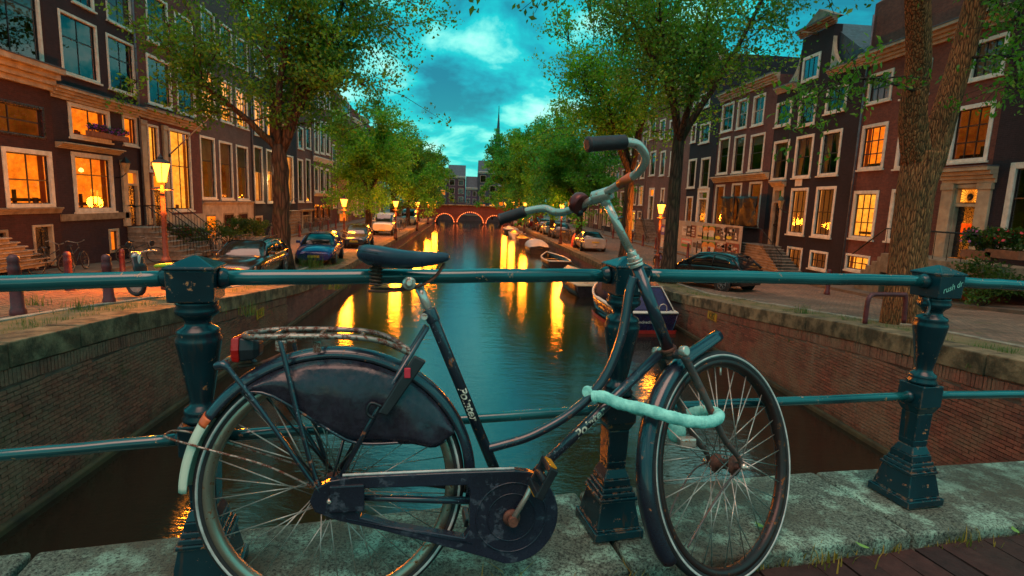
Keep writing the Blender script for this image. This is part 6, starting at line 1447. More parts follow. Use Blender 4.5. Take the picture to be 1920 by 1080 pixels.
for i in range(6): bike(16.3, 49+i*4.1, radians(90+random.uniform(-12, 12)), 'bicycle standing against the right house fronts, %s counted from the hoarding' % ORD[i], random.uniform(-.14, .14), gz(49)+.11)
# moped half hidden by the railing post on the left, scooter by the lamp on the right
M_LIME = mat('lime_plastic', (.32, .60, .04), .45, 0, (.25, .45, .03), 9, .1); M_SILV = mat('silver_plastic', (.45, .43, .40), .35, .5, (.3, .28, .26), 9, .1)
def moped(px, py, rz, label, body, seat, up=0.0):
    p = None
    for _ in range(12): p = onz(px, py, (gz(p.y) if p else -1.5)+up)
    r = thing('moped', label, 'moped', (p.x, p.y, gz(p.y)+up), rz)
    for x in (-.60, .60):
        w = MB().tube([(x+.24*cos(2*pi*k/24), 0, .29+.24*sin(2*pi*k/24)) for k in range(24)], .05, 8, close=True).build('wheel', M_TYRE, r, local=True); MB().lathe([(.19, -.02), (.19, .02)], 16, Matrix.Translation((x, 0, .29)) @ Matrix.Rotation(pi/2, 4, 'X')).build('rim', M_SILV, w, local=True)
    MB().loft([[(x, w*cos(a), z+h*sin(a)) for a in [2*pi*k/10 for k in range(10)]] for x, w, z, h in ((-.80, .06, .62, .06), (-.62, .15, .60, .16), (-.35, .17, .56, .20), (-.08, .15, .42, .14), (.18, .12, .32, .07), (.36, .12, .38, .10))]).build('body', body, r, local=True)
    MB().loft([[(x, w*cos(a), z+.05*sin(a)) for a in [2*pi*k/10 for k in range(10)]] for x, w, z in ((-.78, .10, .80), (-.5, .15, .80), (-.1, .13, .76), (-.02, .08, .74))]).build('seat', seat, r, local=True)
    MB().loft([[(x, w*cos(a), z+.04*sin(a)) for a in [2*pi*k/8 for k in range(8)]] for x, w, z in ((.36, .17, .40), (.44, .19, .65), (.50, .16, .90))]).build('leg_shield', body, r, local=True)
    MB().tube([(.60, 0, .29), (.50, 0, .70), (.45, 0, 1.0)], .035, 8).build('fork', M_SILV, r, local=True); MB().tube(spline([(.30, -.33, 1.05), (.42, -.2, 1.05), (.45, 0, 1.02), (.42, .2, 1.05), (.30, .33, 1.05)], 4), .016, 8).build('handlebar', M_SILV, r, local=True)
    for s in (-1, 1): MB().lathe([(.06, -.008), (.07, 0), (.06, .008)], 12, Matrix.Translation((.40, s*.30, 1.22)) @ Matrix.Rotation(pi/2, 4, 'Y')).build('mirror', M_BLKP, r, local=True); MB().tube([(.40, s*.24, 1.05), (.40, s*.30, 1.18)], .006, 5).build('mirror_stalk', M_BLKP, r, local=True)
    MB().lathe([(.03, -.06), (.09, -.02), (.095, .03), (.02, .06)], 14, Matrix.Translation((.56, 0, .92)) @ Matrix.Rotation(pi/2, 4, 'Y')).build('headlamp', M_SILV, r, local=True)
    return r
moped(296, 560, radians(160), 'silver and black moped behind the left railing post', M_BKF, M_LIME)
moped(1243, 500, radians(-70), 'blue scooter parked by the lamp before the posters', mat('blue_scooter', (.02, .03, .16), .35, 0, (.01, .015, .08), 5, .1), M_BLKP)
# ------------------------------------------------------------------ cars
def car_paint(name, c, rough=.22):
    t = NT(name); v = t.coord(); n = t.noise(v, 1.5, 4)
    return t.fin(t.pbr(t.mix(n, hexc(c, .75), hexc(c, 1.15)), t.ramp(n, (.3, rough-.06), (.7, rough+.08)), .25, None, .5, .8))
M_CGL = mat('car_glass', (.010, .014, .016), .06, 0, None, 3, 0, spec=.9); M_HEADL = mat('headlamp_glass', (.42, .38, .33), .12, .3, (.25, .22, .2), 12, 0, spec=.8)
M_TAILL = mat('tail_lamp_red', (.30, .012, .012), .2, 0, (.18, .008, .008), 9, 0); M_PLATE = mat('yellow_plate', (.60, .38, .03), .5, 0, None, 9, 0); M_TRIM = mat('bumper_trim', (.020, .018, .018), .55, 0, None, 9, .1); M_ALLOY = mat('alloy_wheel', (.30, .29, .28), .35, .8, (.18, .17, .16), 9, 0)
CARS = {  # x along the car from the nose: (x, half width, belt z) ; cabin: (x, half width at top, z)
 'estate': dict(L=4.7, w=.88, body=[(0, .70, .58), (.12, .82, .70), (.9, .87, .84), (1.45, .88, .90), (2.6, .88, .93), (3.9, .88, .95), (4.5, .84, .95), (4.68, .78, .90)], cab=[(1.35, .76, .90), (2.05, .62, 1.40), (2.6, .61, 1.45), (3.6, .60, 1.45), (4.15, .60, 1.40), (4.55, .74, .95)], wx=(.88, 3.72)),
 'hatch': dict(L=3.9, w=.84, body=[(0, .62, .55), (.14, .78, .68), (.75, .83, .84), (1.15, .84, .92), (2.3, .84, .96), (3.3, .84, .98), (3.75, .80, .98), (3.88, .74, .90)], cab=[(.95, .72, .92), (1.75, .60, 1.42), (2.3, .59, 1.48), (3.0, .58, 1.46), (3.4, .57, 1.38), (3.80, .70, .96)], wx=(.75, 3.18)),
 'sedan': dict(L=4.5, w=.87, body=[(0, .66, .56), (.12, .80, .66), (.9, .86, .82), (1.45, .87, .88), (2.6, .87, .90), (3.5, .87, .94), (4.3, .83, .96), (4.48, .76, .90)], cab=[(1.35, .74, .88), (2.1, .58, 1.36), (2.6, .57, 1.40), (3.1, .56, 1.37), (3.75, .72, .94)], wx=(.85, 3.55)),
 'offroad': dict(L=4.1, w=.86, body=[(0, .80, .95), (.05, .84, 1.05), (1.0, .86, 1.12), (1.3, .86, 1.14), (2.4, .86, 1.15), (3.6, .86, 1.15), (4.05, .86, 1.15), (4.1, .84, 1.1)], cab=[(1.25, .80, 1.14), (1.55, .74, 1.80), (1.7, .74, 1.93), (3.0, .74, 1.96), (3.95, .74, 1.93), (4.08, .80, 1.14)], wx=(.7, 3.1)),
 'van': dict(L=4.8, w=.92, body=[(0, .74, .70), (.1, .86, .90), (.55, .91, 1.05), (.9, .92, 1.12), (2.4, .92, 1.15), (4.0, .92, 1.15), (4.7, .90, 1.15), (4.8, .88, 1.1)], cab=[(.65, .80, 1.08), (1.35, .78, 1.80), (1.7, .78, 1.92), (3.2, .78, 1.94), (4.6, .78, 1.92), (4.78, .82, 1.15)], wx=(.85, 3.75))}
def car(kind, loc, rz, label, paint, group='cars parked along the quays', rack=False, dirt=None):
    c = CARS[kind]; r = thing('parked_car', label, 'car', loc, rz, group); L = c['L']; h = L/2; big = kind in ('offroad',)
    zf = .34 if big else .20; wr = .36 if big else .30
    def ring(x, w, zt):
        zb = zf+(.10 if x < .2 or x > L-.2 else 0); zm = lerp(zb, zt, .55)
        s = [(-w*.80, zb), (-w*.97, zb+.10), (-w, zm), (-w*.965, zt-.06), (-w*.90, zt), (-w*.45, zt+.035), (0, zt+.045), (w*.45, zt+.035), (w*.90, zt), (w*.965, zt-.06), (w, zm), (w*.97, zb+.10), (w*.80, zb)]
        return [(h-x, y, z) for y, z in s]
    b = MB(); b.loft([ring(*p) for p in c['body']]); body = b.build('body', paint, r, local=True)
    # wheel arches as dark discs, tyres and rims
    for x in c['wx']:
        for s in (-1, 1):
            MB().lathe([(wr+.055, -.02), (wr+.055, .0)], 22, Matrix.Translation((h-x, s*(c['w']+.004), wr)) @ Matrix.Rotation(pi/2, 4, 'X')).build('wheel_arch', M_TRIM, body, local=True)
            w = MB().lathe([(wr*.62, -.10), (wr*.95, -.11), (wr, -.07), (wr, .07), (wr*.95, .11), (wr*.62, .10)], 24, Matrix.Translation((h-x, s*(c['w']-.065), wr)) @ Matrix.Rotation(pi/2, 4, 'X')).build('wheel', M_TYRE, r, local=True)
            rm = MB(); M = Matrix.Translation((h-x, s*(c['w']+.048), wr)) @ Matrix.Rotation(pi/2, 4, 'X')
            rm.lathe([(wr*.64, -.01), (wr*.66, .0), (wr*.58, .004), (wr*.56, -.008)], 22, M, caps=False); rm.lathe([(wr*.16, -.01), (wr*.16, .006)], 10, M)
            for k in range(6):
                a = pi*k/3; p = Vector((h-x, s*(c['w']+.046), wr)); d = Vector((cos(a), 0, sin(a))); rm.tube([p+d*wr*.1, p+d*wr*.6], .028, 5, flat=.5)
            rm.build('rim', M_ALLOY, w, local=True)
    cb = c['cab']; xs_ = [p[0] for p in cb]
    wb = lambda x: pl([p[0] for p in c['body']], [p[1] for p in c['body']], x)*.93; zbel = lambda x: pl([p[0] for p in c['body']], [p[2] for p in c['body']], x)+.01
    rings = []
    for x, w, z in cb:
        zb = zbel(x); w2 = wb(x); 
        if z < zb+.12: rings.append([(h-x, -w2, zb), (h-x, -w2*.99, zb+.012), (h-x, -w2*.6, zb+.035), (h-x, w2*.6, zb+.035), (h-x, w2*.99, zb+.012), (h-x, w2, zb)])
        else: rings.append([(h-x, -w2, zb), (h-x, -w-.035, z-.10), (h-x, -w*.80, z), (h-x, w*.80, z), (h-x, w+.035, z-.10), (h-x, w2, zb)])
    g = MB(); g.loft(rings); gl = g.build('windows', M_CGL, r, local=True)
    # roof skin and pillars over the glass
    rf = MB(); top = [q for q, (x, w, z) in zip(rings, cb) if z > zbel(x)+.12]
    rf.loft([[(p[0], p[1]*1.012, p[2]-.0) for p in (q[1], ((q[1][0], q[1][1]*.97, q[1][2]+.045)), (q[2][0], q[2][1], q[2][2]+.012), (q[3][0], q[3][1], q[3][2]+.012), (q[4][0], q[4][1]*.97, q[4][2]+.045), q[4])] for q in top], caps=False, closed=False); rf.build('roof', paint, r, local=True)
    pr_ = MB()
    for a_, b_ in ((0, 1), (len(rings)-1, len(rings)-2)):
        for k, j in ((0, 1), (5, 4)): pr_.tube([Vector(rings[a_][k])+Vector((0, 0, .01)), Vector(rings[b_][j])], .035, 6)
    mid = (xs_[1]+xs_[-2])/2; n_p = (.36, .72) if kind in ('estate', 'van', 'offroad') else (.5,)
    for f in n_p:
        x = lerp(xs_[1], xs_[-2], f); w = pl(xs_, [p[1] for p in cb], x); z = pl(xs_, [p[2] for p in cb], x)
        for s in (-1, 1): pr_.tube([(h-x, s*(wb(x)+.004), zbel(x)), (h-x+.02, s*(w+.042), z-.09)], .030, 6, flat=.5)
    pr_.build('pillars', paint if kind != 'hatch' else M_TRIM, r, local=True)
    zt0 = c['body'][1][2]
    for s in (-1, 1):
        hz_ = zt0-.10; MB().loft([[(h-x, s*y, hz_+z) for x, y, z in q] for q in (((.10, .42, -.06), (.10, .42, .07), (.18, .42, .10), (.2, .42, -.07)), ((.10, .66, -.06), (.12, .66, .07), (.20, .66, .10), (.22, .66, -.07)), ((.20, .815, -.05), (.24, .82, .06), (.34, .83, .08), (.36, .83, -.05)))], smooth=False).build('headlamp', M_HEADL, r, local=True, bevel=.01)
        MB().loft([[(h-x, s*y, .82+z) for x, y, z in q] for q in (((L-.09, .50, -.08), (L-.07, .50, .08), (L-.2, .50, .1), (L-.2, .50, -.08)), ((L-.10, .72, -.08), (L-.09, .72, .09), (L-.22, .74, .1), (L-.22, .74, -.08)), ((L-.22, .855, -.06), (L-.24, .85, .08), (L-.36, .86, .08), (L-.36, .86, -.06)))], smooth=False).build('tail_lamp', M_TAILL, r, local=True, bevel=.01)
        mr = MB().cbox((h-xs_[0]-.42, s*(c['w']+.10), zbel(xs_[0]+.4)+.08), (.12, .20, .13)).build('mirror', paint, r, local=True, bevel=.03)
        MB().cbox((h-(xs_[0]+xs_[-1])/2, s*(c['w']+.006), .60 if not big else .75), (L*.52, .012, .05)).build('side_trim', M_TRIM, r, local=True)
        MB().cbox((h-mid-.1, s*(c['w']-.008), zbel(mid)-.10), (.16, .03, .025)).build('door_handle', M_TRIM, r, local=True)
        MB().cbox((h-mid+.02, s*(c['w']+.0025), .62), (.012, .008, .52)).build('door_gap', M_TRIM, r, local=True)
    gr = MB(); 
    for k in range(5): gr.cbox((h-.055+.0, 0, zt0-.19+k*.035), (.05, .70, .016))
    gr.build('grille', M_ALLOY if kind in ('estate',) else M_TRIM, r, local=True); MB().cbox((h-.085, 0, zt0-.12), (.04, .74, .2)).build('grille_back', M_TRIM, r, local=True)
    for x, nm in ((.02, 'front_bumper'), (L-.03, 'rear_bumper')): 
        b = MB(); sgn = 1 if x < 1 else -1; b.loft([[(h-x-sgn*(.30 if abs(y) > .8 else .12 if abs(y) > .65 else 0)+sgn*d, y, z) for d, z in ((.03, .38), (.05, .50), (.0, .56), (-.08, .50), (-.08, .36))] for y in (-c['w']*.985, -.68, 0, .68, c['w']*.985)]); b.build(nm, paint if kind in ('sedan', 'hatch') else M_TRIM, r, local=True)
        MB().cbox((h-x+sgn*.06, 0, .47 if x < 1 else .70), (.02, .52, .11)).build('number_plate', M_PLATE, r, local=True)
    if rack:
        for s in (-1, 1): MB().tube([(h-2.2, s*.52, 1.50), (h-4.0, s*.52, 1.50)], .018, 6).build('roof_rail', M_TRIM, r, local=True)
    return r
SW = radians(-90); NE = radians(90)
P_BLK = car_paint('paint_black', (.014, .011, .012)); P_BLU = car_paint('paint_blue', (.012, .022, .16)); P_DKG = car_paint('paint_charcoal', (.035, .037, .042)); P_WHT = car_paint('paint_white', (.55, .54, .46), .35); P_LBL = car_paint('paint_pale_blue', (.33, .47, .48), .3); P_SIL = car_paint('paint_silver', (.38, .36, .34), .25); P_RED = car_paint('paint_dark_red', (.16, .012, .014)); P_GRY = car_paint('paint_grey', (.10, .10, .11))
def car_at(kind, x, y, rz, *a, **k): return car(kind, (x, y, gz(y)), rz, *a, **k)
car_at('estate', -7.9, 21.4, SW+.05, 'black estate car with chrome grille facing the bridge on the left quay', P_BLK, rack=True)
car_at('estate', -7.2, 28.9, SW+.10, 'dark blue estate car parked behind the big elm', P_BLU)
car_at('hatch', -7.1, 38.2, SW+.05, 'charcoal hatchback parked behind the blue car', P_DKG)
car_at('offroad', -7.2, 51.5, SW+.03, 'white boxy off-road car on the left quay', P_WHT)
car_at('van', -7.2, 74, SW, 'pale blue van far along the left quay', P_LBL)
car_at('hatch', 10.2, 22.4, NE+.52, 'black hatchback seen from behind on the right quay', P_BLK)
car_at('sedan', 9.35, 41.6, NE-.02, 'silver saloon car seen from behind on the right quay', P_SIL)
for i, (y, k, p, lb) in enumerate(((55, 'hatch', P_GRY, 'grey hatchback behind the bicycle cluster on the right quay'), (61, 'sedan', P_LBL, 'pale saloon car behind the grey hatchback on the right quay'), (67, 'hatch', P_BLK, 'black hatchback far along the right quay'), (76, 'sedan', P_RED, 'dark red saloon car far along the right quay'), (84, 'hatch', P_GRY, 'grey hatchback farthest along the right quay'))): car_at(k, 9.3, y, NE, lb, p)
# something under a red sheet among the bicycles
rs_ = MB(); rs_.loft([[(8.95+w*cos(a), 44.2+x, gz(44)+max(.0, hh*sin(a))) for a in [pi*k/10 for k in range(11)]] for x, w, hh in ((-.9, .15, .5), (-.7, .38, .8), (0, .42, .95), (.6, .36, 1.05), (.9, .12, .6))], closed=False, caps=False); tag(rs_.build('covered_moped', mat('red_sheet', (.55, .03, .02), .6, 0, (.35, .015, .01), 3, .4, 8)), 'moped under a red sheet between silver car and bicycles', 'moped')
# ------------------------------------------------------------------ boats
def hull(mb, L, B, D0, D1, inner=True, n=14, bow=1.6, flare=.12):
    """hull along +Y (bow), rings of section points; returns sheer line"""
    rings = []; sheer = []
    for i in range(n+1):
        t = i/n; y = t*L; w = B/2*(1-max(0, (t-.45)/.55)**bow)*(.86+.14*min(1, t/.25)); w = max(w, .015); z = D0+(D1-D0)*t**2.2
        rings.append([(-w, y, z), (-w*(1-flare), y, z*.35), (-w*.72, y, -.12), (0, y+(0 if t < 1 else .1), -.20), (w*.72, y, -.12), (w*(1-flare), y, z*.35), (w, y, z)]); sheer.append((w, y, z))
    mb.loft(rings, caps=False, closed=False); mb.add(rings[0], [tuple(range(7))])
    return sheer
def boat(kind, x, y, rz, L, B, label, mh, mrim, z=ZW, D0=.45, D1=.75, extra=None):
    r = thing('moored_boat', label, 'boat', (x, y, z), rz, 'boats moored along the right quay')
    h = MB(); sh = hull(h, L, B, D0, D1); ho = h.build('hull', mh, r, local=True); so = ho.modifiers.new('solid', 'SOLIDIFY'); so.thickness = .04; so.offset = -1
    rim = MB().tube([(-w, y_, z_) for w, y_, z_ in sh]+[(w, y_, z_) for w, y_, z_ in reversed(sh)], .045, 6, close=True); rim.build('gunwale', mrim, r, local=True)
    return r, sh
M_HDK = mat('hull_dark', (.020, .014, .016), .35, 0, (.01, .008, .01), 4, .1); M_HNV = mat('hull_navy', (.012, .012, .045), .25, 0, (.008, .008, .03), 4, .05, coat=.5); M_HRD = mat('hull_redbrown', (.08, .02, .016), .4, 0, (.04, .012, .01), 4, .1); M_WOOD = mat('varnished_wood', (.22, .10, .04), .35, 0, (.12, .05, .02), 6, .2, 30); M_CREAMD = mat('cream_deck', (.52, .43, .28), .5, 0, (.40, .32, .2), 4, .1); M_TARP = mat('grey_tarpaulin', (.34, .36, .37), .55, 0, (.24, .25, .26), 5, .5, 6, dist=.03); M_CANV = mat('navy_canvas', (.018, .020, .085), .7, 0, (.012, .013, .055), 5, .3, 12); M_MAROON = mat('maroon_canvas', (.09, .022, .022), .7, 0, (.06, .015, .016), 5, .3, 12); M_WHB = mat('white_boat_paint', (.62, .60, .52), .35, 0, (.5, .48, .42), 5, .1); M_BOOT = mat('red_boot_top', (.32, .02, .016), .4, 0, (.2, .012, .01), 5, .1)
# near launch, stern towards the bridge
r, sh = boat('launch', 6.38, 18.2, .06, 6.2, 2.2, 'navy motor launch with blue canopy and red waterline nearest the bridge', M_HNV, M_WHB, D0=.72, D1=.95)
MB().add([(-.90, -.012, -.05), (.90, -.012, -.05), (.93, -.012, .12), (-.93, -.012, .12)], ((0, 1, 2, 3),)).build('boot_top', M_BOOT, r, local=True)
for sd in (-1, 1): MB().loft([[(sd*w*.985+sd*.012, y, .0), (sd*w*.99+sd*.014, y, .13)] for w, y, z in sh[:11]], caps=False, closed=False).build('boot_stripe', M_BOOT, r, local=True)
cn = MB(); cn.loft([[(-w, y, .74), (-w*.96, y, z*.8), (-w*.72, y, z), (w*.72, y, z), (w*.96, y, z*.8), (w, y, .74)] for y, w, z in ((.25, .90, .80), (1.0, .93, 1.45), (2.4, .93, 1.62), (3.6, .88, 1.55))]); cn.build('canopy', M_CANV, r, local=True)
MB().loft([[(-.72, 1.0, 1.47), (.72, 1.0, 1.47)], [(-.74, 2.4, 1.64), (.74, 2.4, 1.64)], [(-.70, 3.6, 1.57), (.70, 3.6, 1.57)]], caps=False, closed=False).build('canopy_roof', M_MAROON, r, local=True)
fr_ = MB()
for sd in (-1, 1): fr_.tube([(sd*.89, .25, .80), (sd*.72, 1.0, 1.47)], .018, 6)
fr_.tube([(-.74, 1.0, 1.475), (.74, 1.0, 1.475)], .018, 6); fr_.tube([(0, .24, .82), (0, 1.0, 1.48)], .014, 6); fr_.build('canopy_frame', M_WHB, r, local=True)
MB().loft([[(-.93, -.02, .72), (.93, -.02, .72)], [(-.97, .35, .745), (.97, .35, .745)]], caps=False, closed=False).build('stern_deck', M_WHB, r, local=True)
MB().tube(spline([(.28, .05, .74), (.30, .04, .95), (.42, .04, 1.02), (.54, .04, .95), (.56, .05, .74)], 4), .018, 6).build('stern_rail', M_CHR, r, local=True)
lettering('Duivendrecht', .15, Matrix.Translation((-.35, -.018, .40)) @ Matrix.Rotation(pi/2, 4, 'X'), M_WHB, r, name='boat_name')
fd = MB().tube(spline([(-1.0, .15, .72), (-1.14, .6, .80), (-1.18, 1.6, .80), (-1.12, 2.6, .78)], 5), .07, 10); fd.build('rubbing_fender', M_WHB, r, local=True)
MB().lathe([(.02, -.30), (.09, -.24), (.10, 0), (.09, .20), (.02, .28)], 10, Matrix.Translation((-1.10, .35, .42))).build('fender', M_WHB, r, local=True)
# cream-decked boat
r, sh = boat('cream', 6.15, 25.4, .04, 6.0, 2.1, 'dark boat with cream deck behind the navy launch', M_HDK, M_CREAMD, D0=.55, D1=.8)
MB().loft([[(-w*.97, y, z+.02), (0, y, z+.07), (w*.97, y, z+.02)] for w, y, z in sh], caps=False, closed=False).build('deck', M_CREAMD, r, local=True)
MB().cbox((.0, 2.4, .74), (1.1, 1.6, .22)).build('hatch', M_CREAMD, r, local=True, bevel=.05); lettering('SB-1', .26, Matrix.Translation((-.25, .35, .635)) @ Matrix.Rotation(.02, 4, 'X'), M_BLK, r, name='boat_mark', bold=True)
# open wooden boat
r, sh = boat('open', 6.35, 36.6, .05, 4.6, 1.75, 'open wooden rowing boat with pale gunwale, third from the bridge', M_HDK, M_WHB, D0=.5, D1=.72)
MB().loft([[(-w*.8, y, .08), (w*.8, y, .08)] for w, y, z in sh[:-1]], caps=False, closed=False).build('bottom_boards', M_WOOD, r, local=True)
for y in (.25, 1.6, 3.0): MB().cbox((0, y, .36), (1.3 if y < 2.5 else 1.0, .28, .04)).build('thwart', M_WOOD, r, local=True)
MB().cbox((0, .06, .30), (1.3, .05, .34)).build('transom', M_WOOD, r, local=True)
# tarpaulin boat
r, sh = boat('tarp', 6.35, 47.0, .03, 4.8, 1.9, 'boat under a grey tarpaulin, fourth from the bridge', M_HDK, M_HDK, D0=.5, D1=.7)
MB().loft([[(w*1.04*cos(a), y, z+.02+.55*(sin(pi*min(1, y/4.8*.9+.08)))*sin(a)+.03*sin(y*9+a*5)) for a in [pi*k/10 for k in range(11)]] for w, y, z in sh], caps=False, closed=False).build('tarpaulin', M_TARP, r, local=True)
for i, (x, y, mh, mr, L, lb) in enumerate(((6.4, 57, M_HRD, M_WOOD, 6.0, 'long red-brown boat far along the right quay'), (6.3, 66, M_WHB, M_WHB, 5.0, 'white boat with red cover far along the right quay'), (6.4, 76, M_HDK, M_WHB, 5.5, 'dark boat farthest along the right quay'))):
    r, sh = boat('far', x, y, .02, L, 1.9, lb, mh, mr, D0=.6, D1=.85); MB().loft([[(-w*.9, q, z-.1), (0, q, z+.1), (w*.9, q, z-.1)] for w, q, z in sh], caps=False, closed=False).build('cover', M_HDK if i == 0 else M_BOOT if i == 1 else M_TARP, r, local=True)
# ------------------------------------------------------------------ hoarding with posters, tarps
M_HB = mat('hoarding_board', (.44, .37, .29), .75, 0, (.30, .24, .19), 2, .2)
XH = 16.3
def hp_(px, py): return onx(px, py, XH)
y0h, y1h = hp_(1386, 450).y, hp_(1239, 440).y; zt1 = hp_(1386, 424).z; zb1 = gz(38)+.05
hd = thing('poster_hoarding', 'pale wooden hoarding covered with posters before the brown house', 'hoarding', (XH, y0h, zb1))
nb = 6
for i in range(nb): a, b = lerp(y0h, y1h, i/nb), lerp(y0h, y1h, (i+1)/nb); MB().box((XH, a+.012, zb1-.1), (XH+.04, b-.012, zt1+random.uniform(-.03, .03))).build('board', M_HB, hd, bevel=.006)
for k in range(nb+1): yy = lerp(y0h, y1h, k/nb); MB().box((XH+.04, yy-.05, zb1-.1), (XH+.13, yy+.05, zt1)).build('batten', M_HB, hd)
def flat(n, c, c2=None, s=9): return mat('print_'+n, c, .55, 0, c2 or hexc(c, .8), s, 0)
PC = {'blue': flat('blue', (.05, .05, .30)), 'pink': flat('pink', (.60, .22, .20)), 'white': flat('white', (.58, .55, .50)), 'grey': flat('grey', (.20, .18, .18), (.5, .48, .46), 14), 'dark': flat('dark', (.04, .03, .045)), 'orange': flat('orange', (.65, .24, .06)), 'green': flat('green', (.10, .26, .07)), 'yellow': flat('yellow', (.62, .55, .05)), 'maroon': flat('maroon', (.16, .03, .03)), 'sand': flat('sand', (.55, .42, .27))}
def poster(px0, py0, px1, py1, bg, bits):
    a, b = hp_(px0, py0), hp_(px1, py1); ya, yb = a.y, b.y; za, zb_ = a.z, b.z     # ya > yb
    o = MB().box((XH-.008, yb, zb_), (XH-.003, ya, za)).build('poster', PC[bg], hd)
    for kind, u, v, w, h_, c in bits:
        cy_, cz_ = lerp(ya, yb, u), lerp(za, zb_, v); W_, H_ = (ya-yb)*w/2, (za-zb_)*h_/2
        if kind == 'o': MB().prism([(XH-.0085, cy_+W_*cos(2*pi*k/16), cz_+H_*sin(2*pi*k/16)) for k in range(16)], (-.003, 0, 0)).build('print', PC[c], o)
        else: MB().box((XH-.012, cy_-W_, cz_-H_), (XH-.0085, cy_+W_, cz_+H_)).build('print', PC[c], o)
poster(1239, 420, 1252, 442, 'blue', [('b', .35, .5, .3, .4, 'white'), ('b', .75, .35, .25, .12, 'white'), ('b', .75, .6, .25, .12, 'white'), ('b', .5, .1, .8, .08, 'maroon')])
poster(1280, 424, 1288, 442, 'white', [('b', .5, .3, .6, .1, 'dark'), ('b', .5, .5, .5, .08, 'maroon')]); poster(1288, 423, 1296, 444, 'dark', [('o', .5, .35, .5, .3, 'grey'), ('b', .5, .75, .6, .1, 'white')]); poster(1296, 422, 1304, 446, 'maroon', [('b', .5, .2, .4, .08, 'white'), ('b', .5, .42, .6, .10, 'white'), ('b', .5, .62, .5, .08, 'white'), ('b', .5, .82, .6, .06, 'white')])
poster(1308, 423, 1318, 448, 'sand', [('b', .5, .3, .6, .35, 'grey'), ('b', .5, .8, .7, .15, 'dark')]); poster(1318, 423, 1328, 450, 'green', [('o', .5, .32, .9, .55, 'orange'), ('b', .5, .55, .6, .4, 'sand')]); poster(1328, 423, 1340, 451, 'green', [('o', .5, .32, .9, .55, 'orange'), ('b', .5, .55, .7, .45, 'white')])
for a, b, y0_, y1_, bgc in ((1341, 1361, 425, 453, 'dark'), (1361, 1384, 425, 453, 'dark'), (1341, 1361, 454, 482, 'maroon'), (1361, 1384, 454, 482, 'maroon')):
    g_ = random.Random(a+y0_); poster(a, y0_, b, y1_, bgc, [('b', g_.uniform(.2, .8), g_.uniform(.08, .62), g_.uniform(.08, .3), g_.uniform(.05, .22), g_.choice(('white', 'grey', 'grey', 'white', 'dark'))) for _ in range(13)]+[('o', .32, .80, .42, .26, 'yellow' if bgc == 'dark' else 'grey'), ('b', .82, .80, .14, .14, 'white'), ('b', .82, .62, .14, .06, 'white')])
poster(1297, 450, 1307, 475, 'grey', [('b', .5, .35, .5, .4, 'dark')]); poster(1307, 450, 1316, 477, 'grey', [('b', .5, .4, .5, .4, 'dark'), ('b', .5, .85, .6, .08, 'white')]); poster(1316, 451, 1327, 480, 'green', [('o', .5, .35, .9, .6, 'orange'), ('b', .5, .6, .6, .4, 'sand')]); poster(1327, 452, 1340, 481, 'green', [('o', .5, .35, .9, .6, 'orange'), ('b', .5, .6, .7, .45, 'white')])
poster(1253, 426, 1263, 444, 'white', [('b', .5, .6, .3, .6, 'green'), ('b', .5, .85, .8, .2, 'pink')]); poster(1240, 446, 1252, 472, 'white', [('b', .5, .6, .4, .6, 'grey'), ('b', .5, .2, .6, .1, 'pink')]); poster(1253, 448, 1264, 474, 'pink', [('b', .5, .4, .5, .5, 'white'), ('b', .5, .8, .4, .3, 'green')]); poster(1278, 446, 1296, 468, 'pink', [('b', .5, .3, .8, .2, 'white'), ('b', .5, .7, .9, .3, 'green')])
M_BTP = mat('black_tarp', (.012, .009, .010), .42, 0, (.006, .005, .006), 3, .4, 4, dist=.04)
for px0, px1, lb in ((1351, 1378, 'creased black plastic sheet hung on the brown house, left one'), (1379, 1421, 'creased black plastic sheet hung on the brown house, right one')):
    rows = []; g = random.Random(px0)
    for j in range(13):
        v = j/12; row = []
        for i in range(17):
            q = i/16; p = onx(lerp(px0, px1, q), lerp(368, 426, v)+3*sin(q*pi)*(1 if j == 12 else .2), 17.0); row.append((17.0+.10*sin(q*9+v*4)+.06*g.gauss(0, 1)*.5+.05*sin(q*23), p.y, p.z))
        rows.append(row)
    m = MB(); m.loft(rows, caps=False, closed=False); o = m.build('plastic_sheet', M_BTP); o.modifiers.new('solid', 'SOLIDIFY').thickness = .01; tag(o, lb, 'tarpaulin')
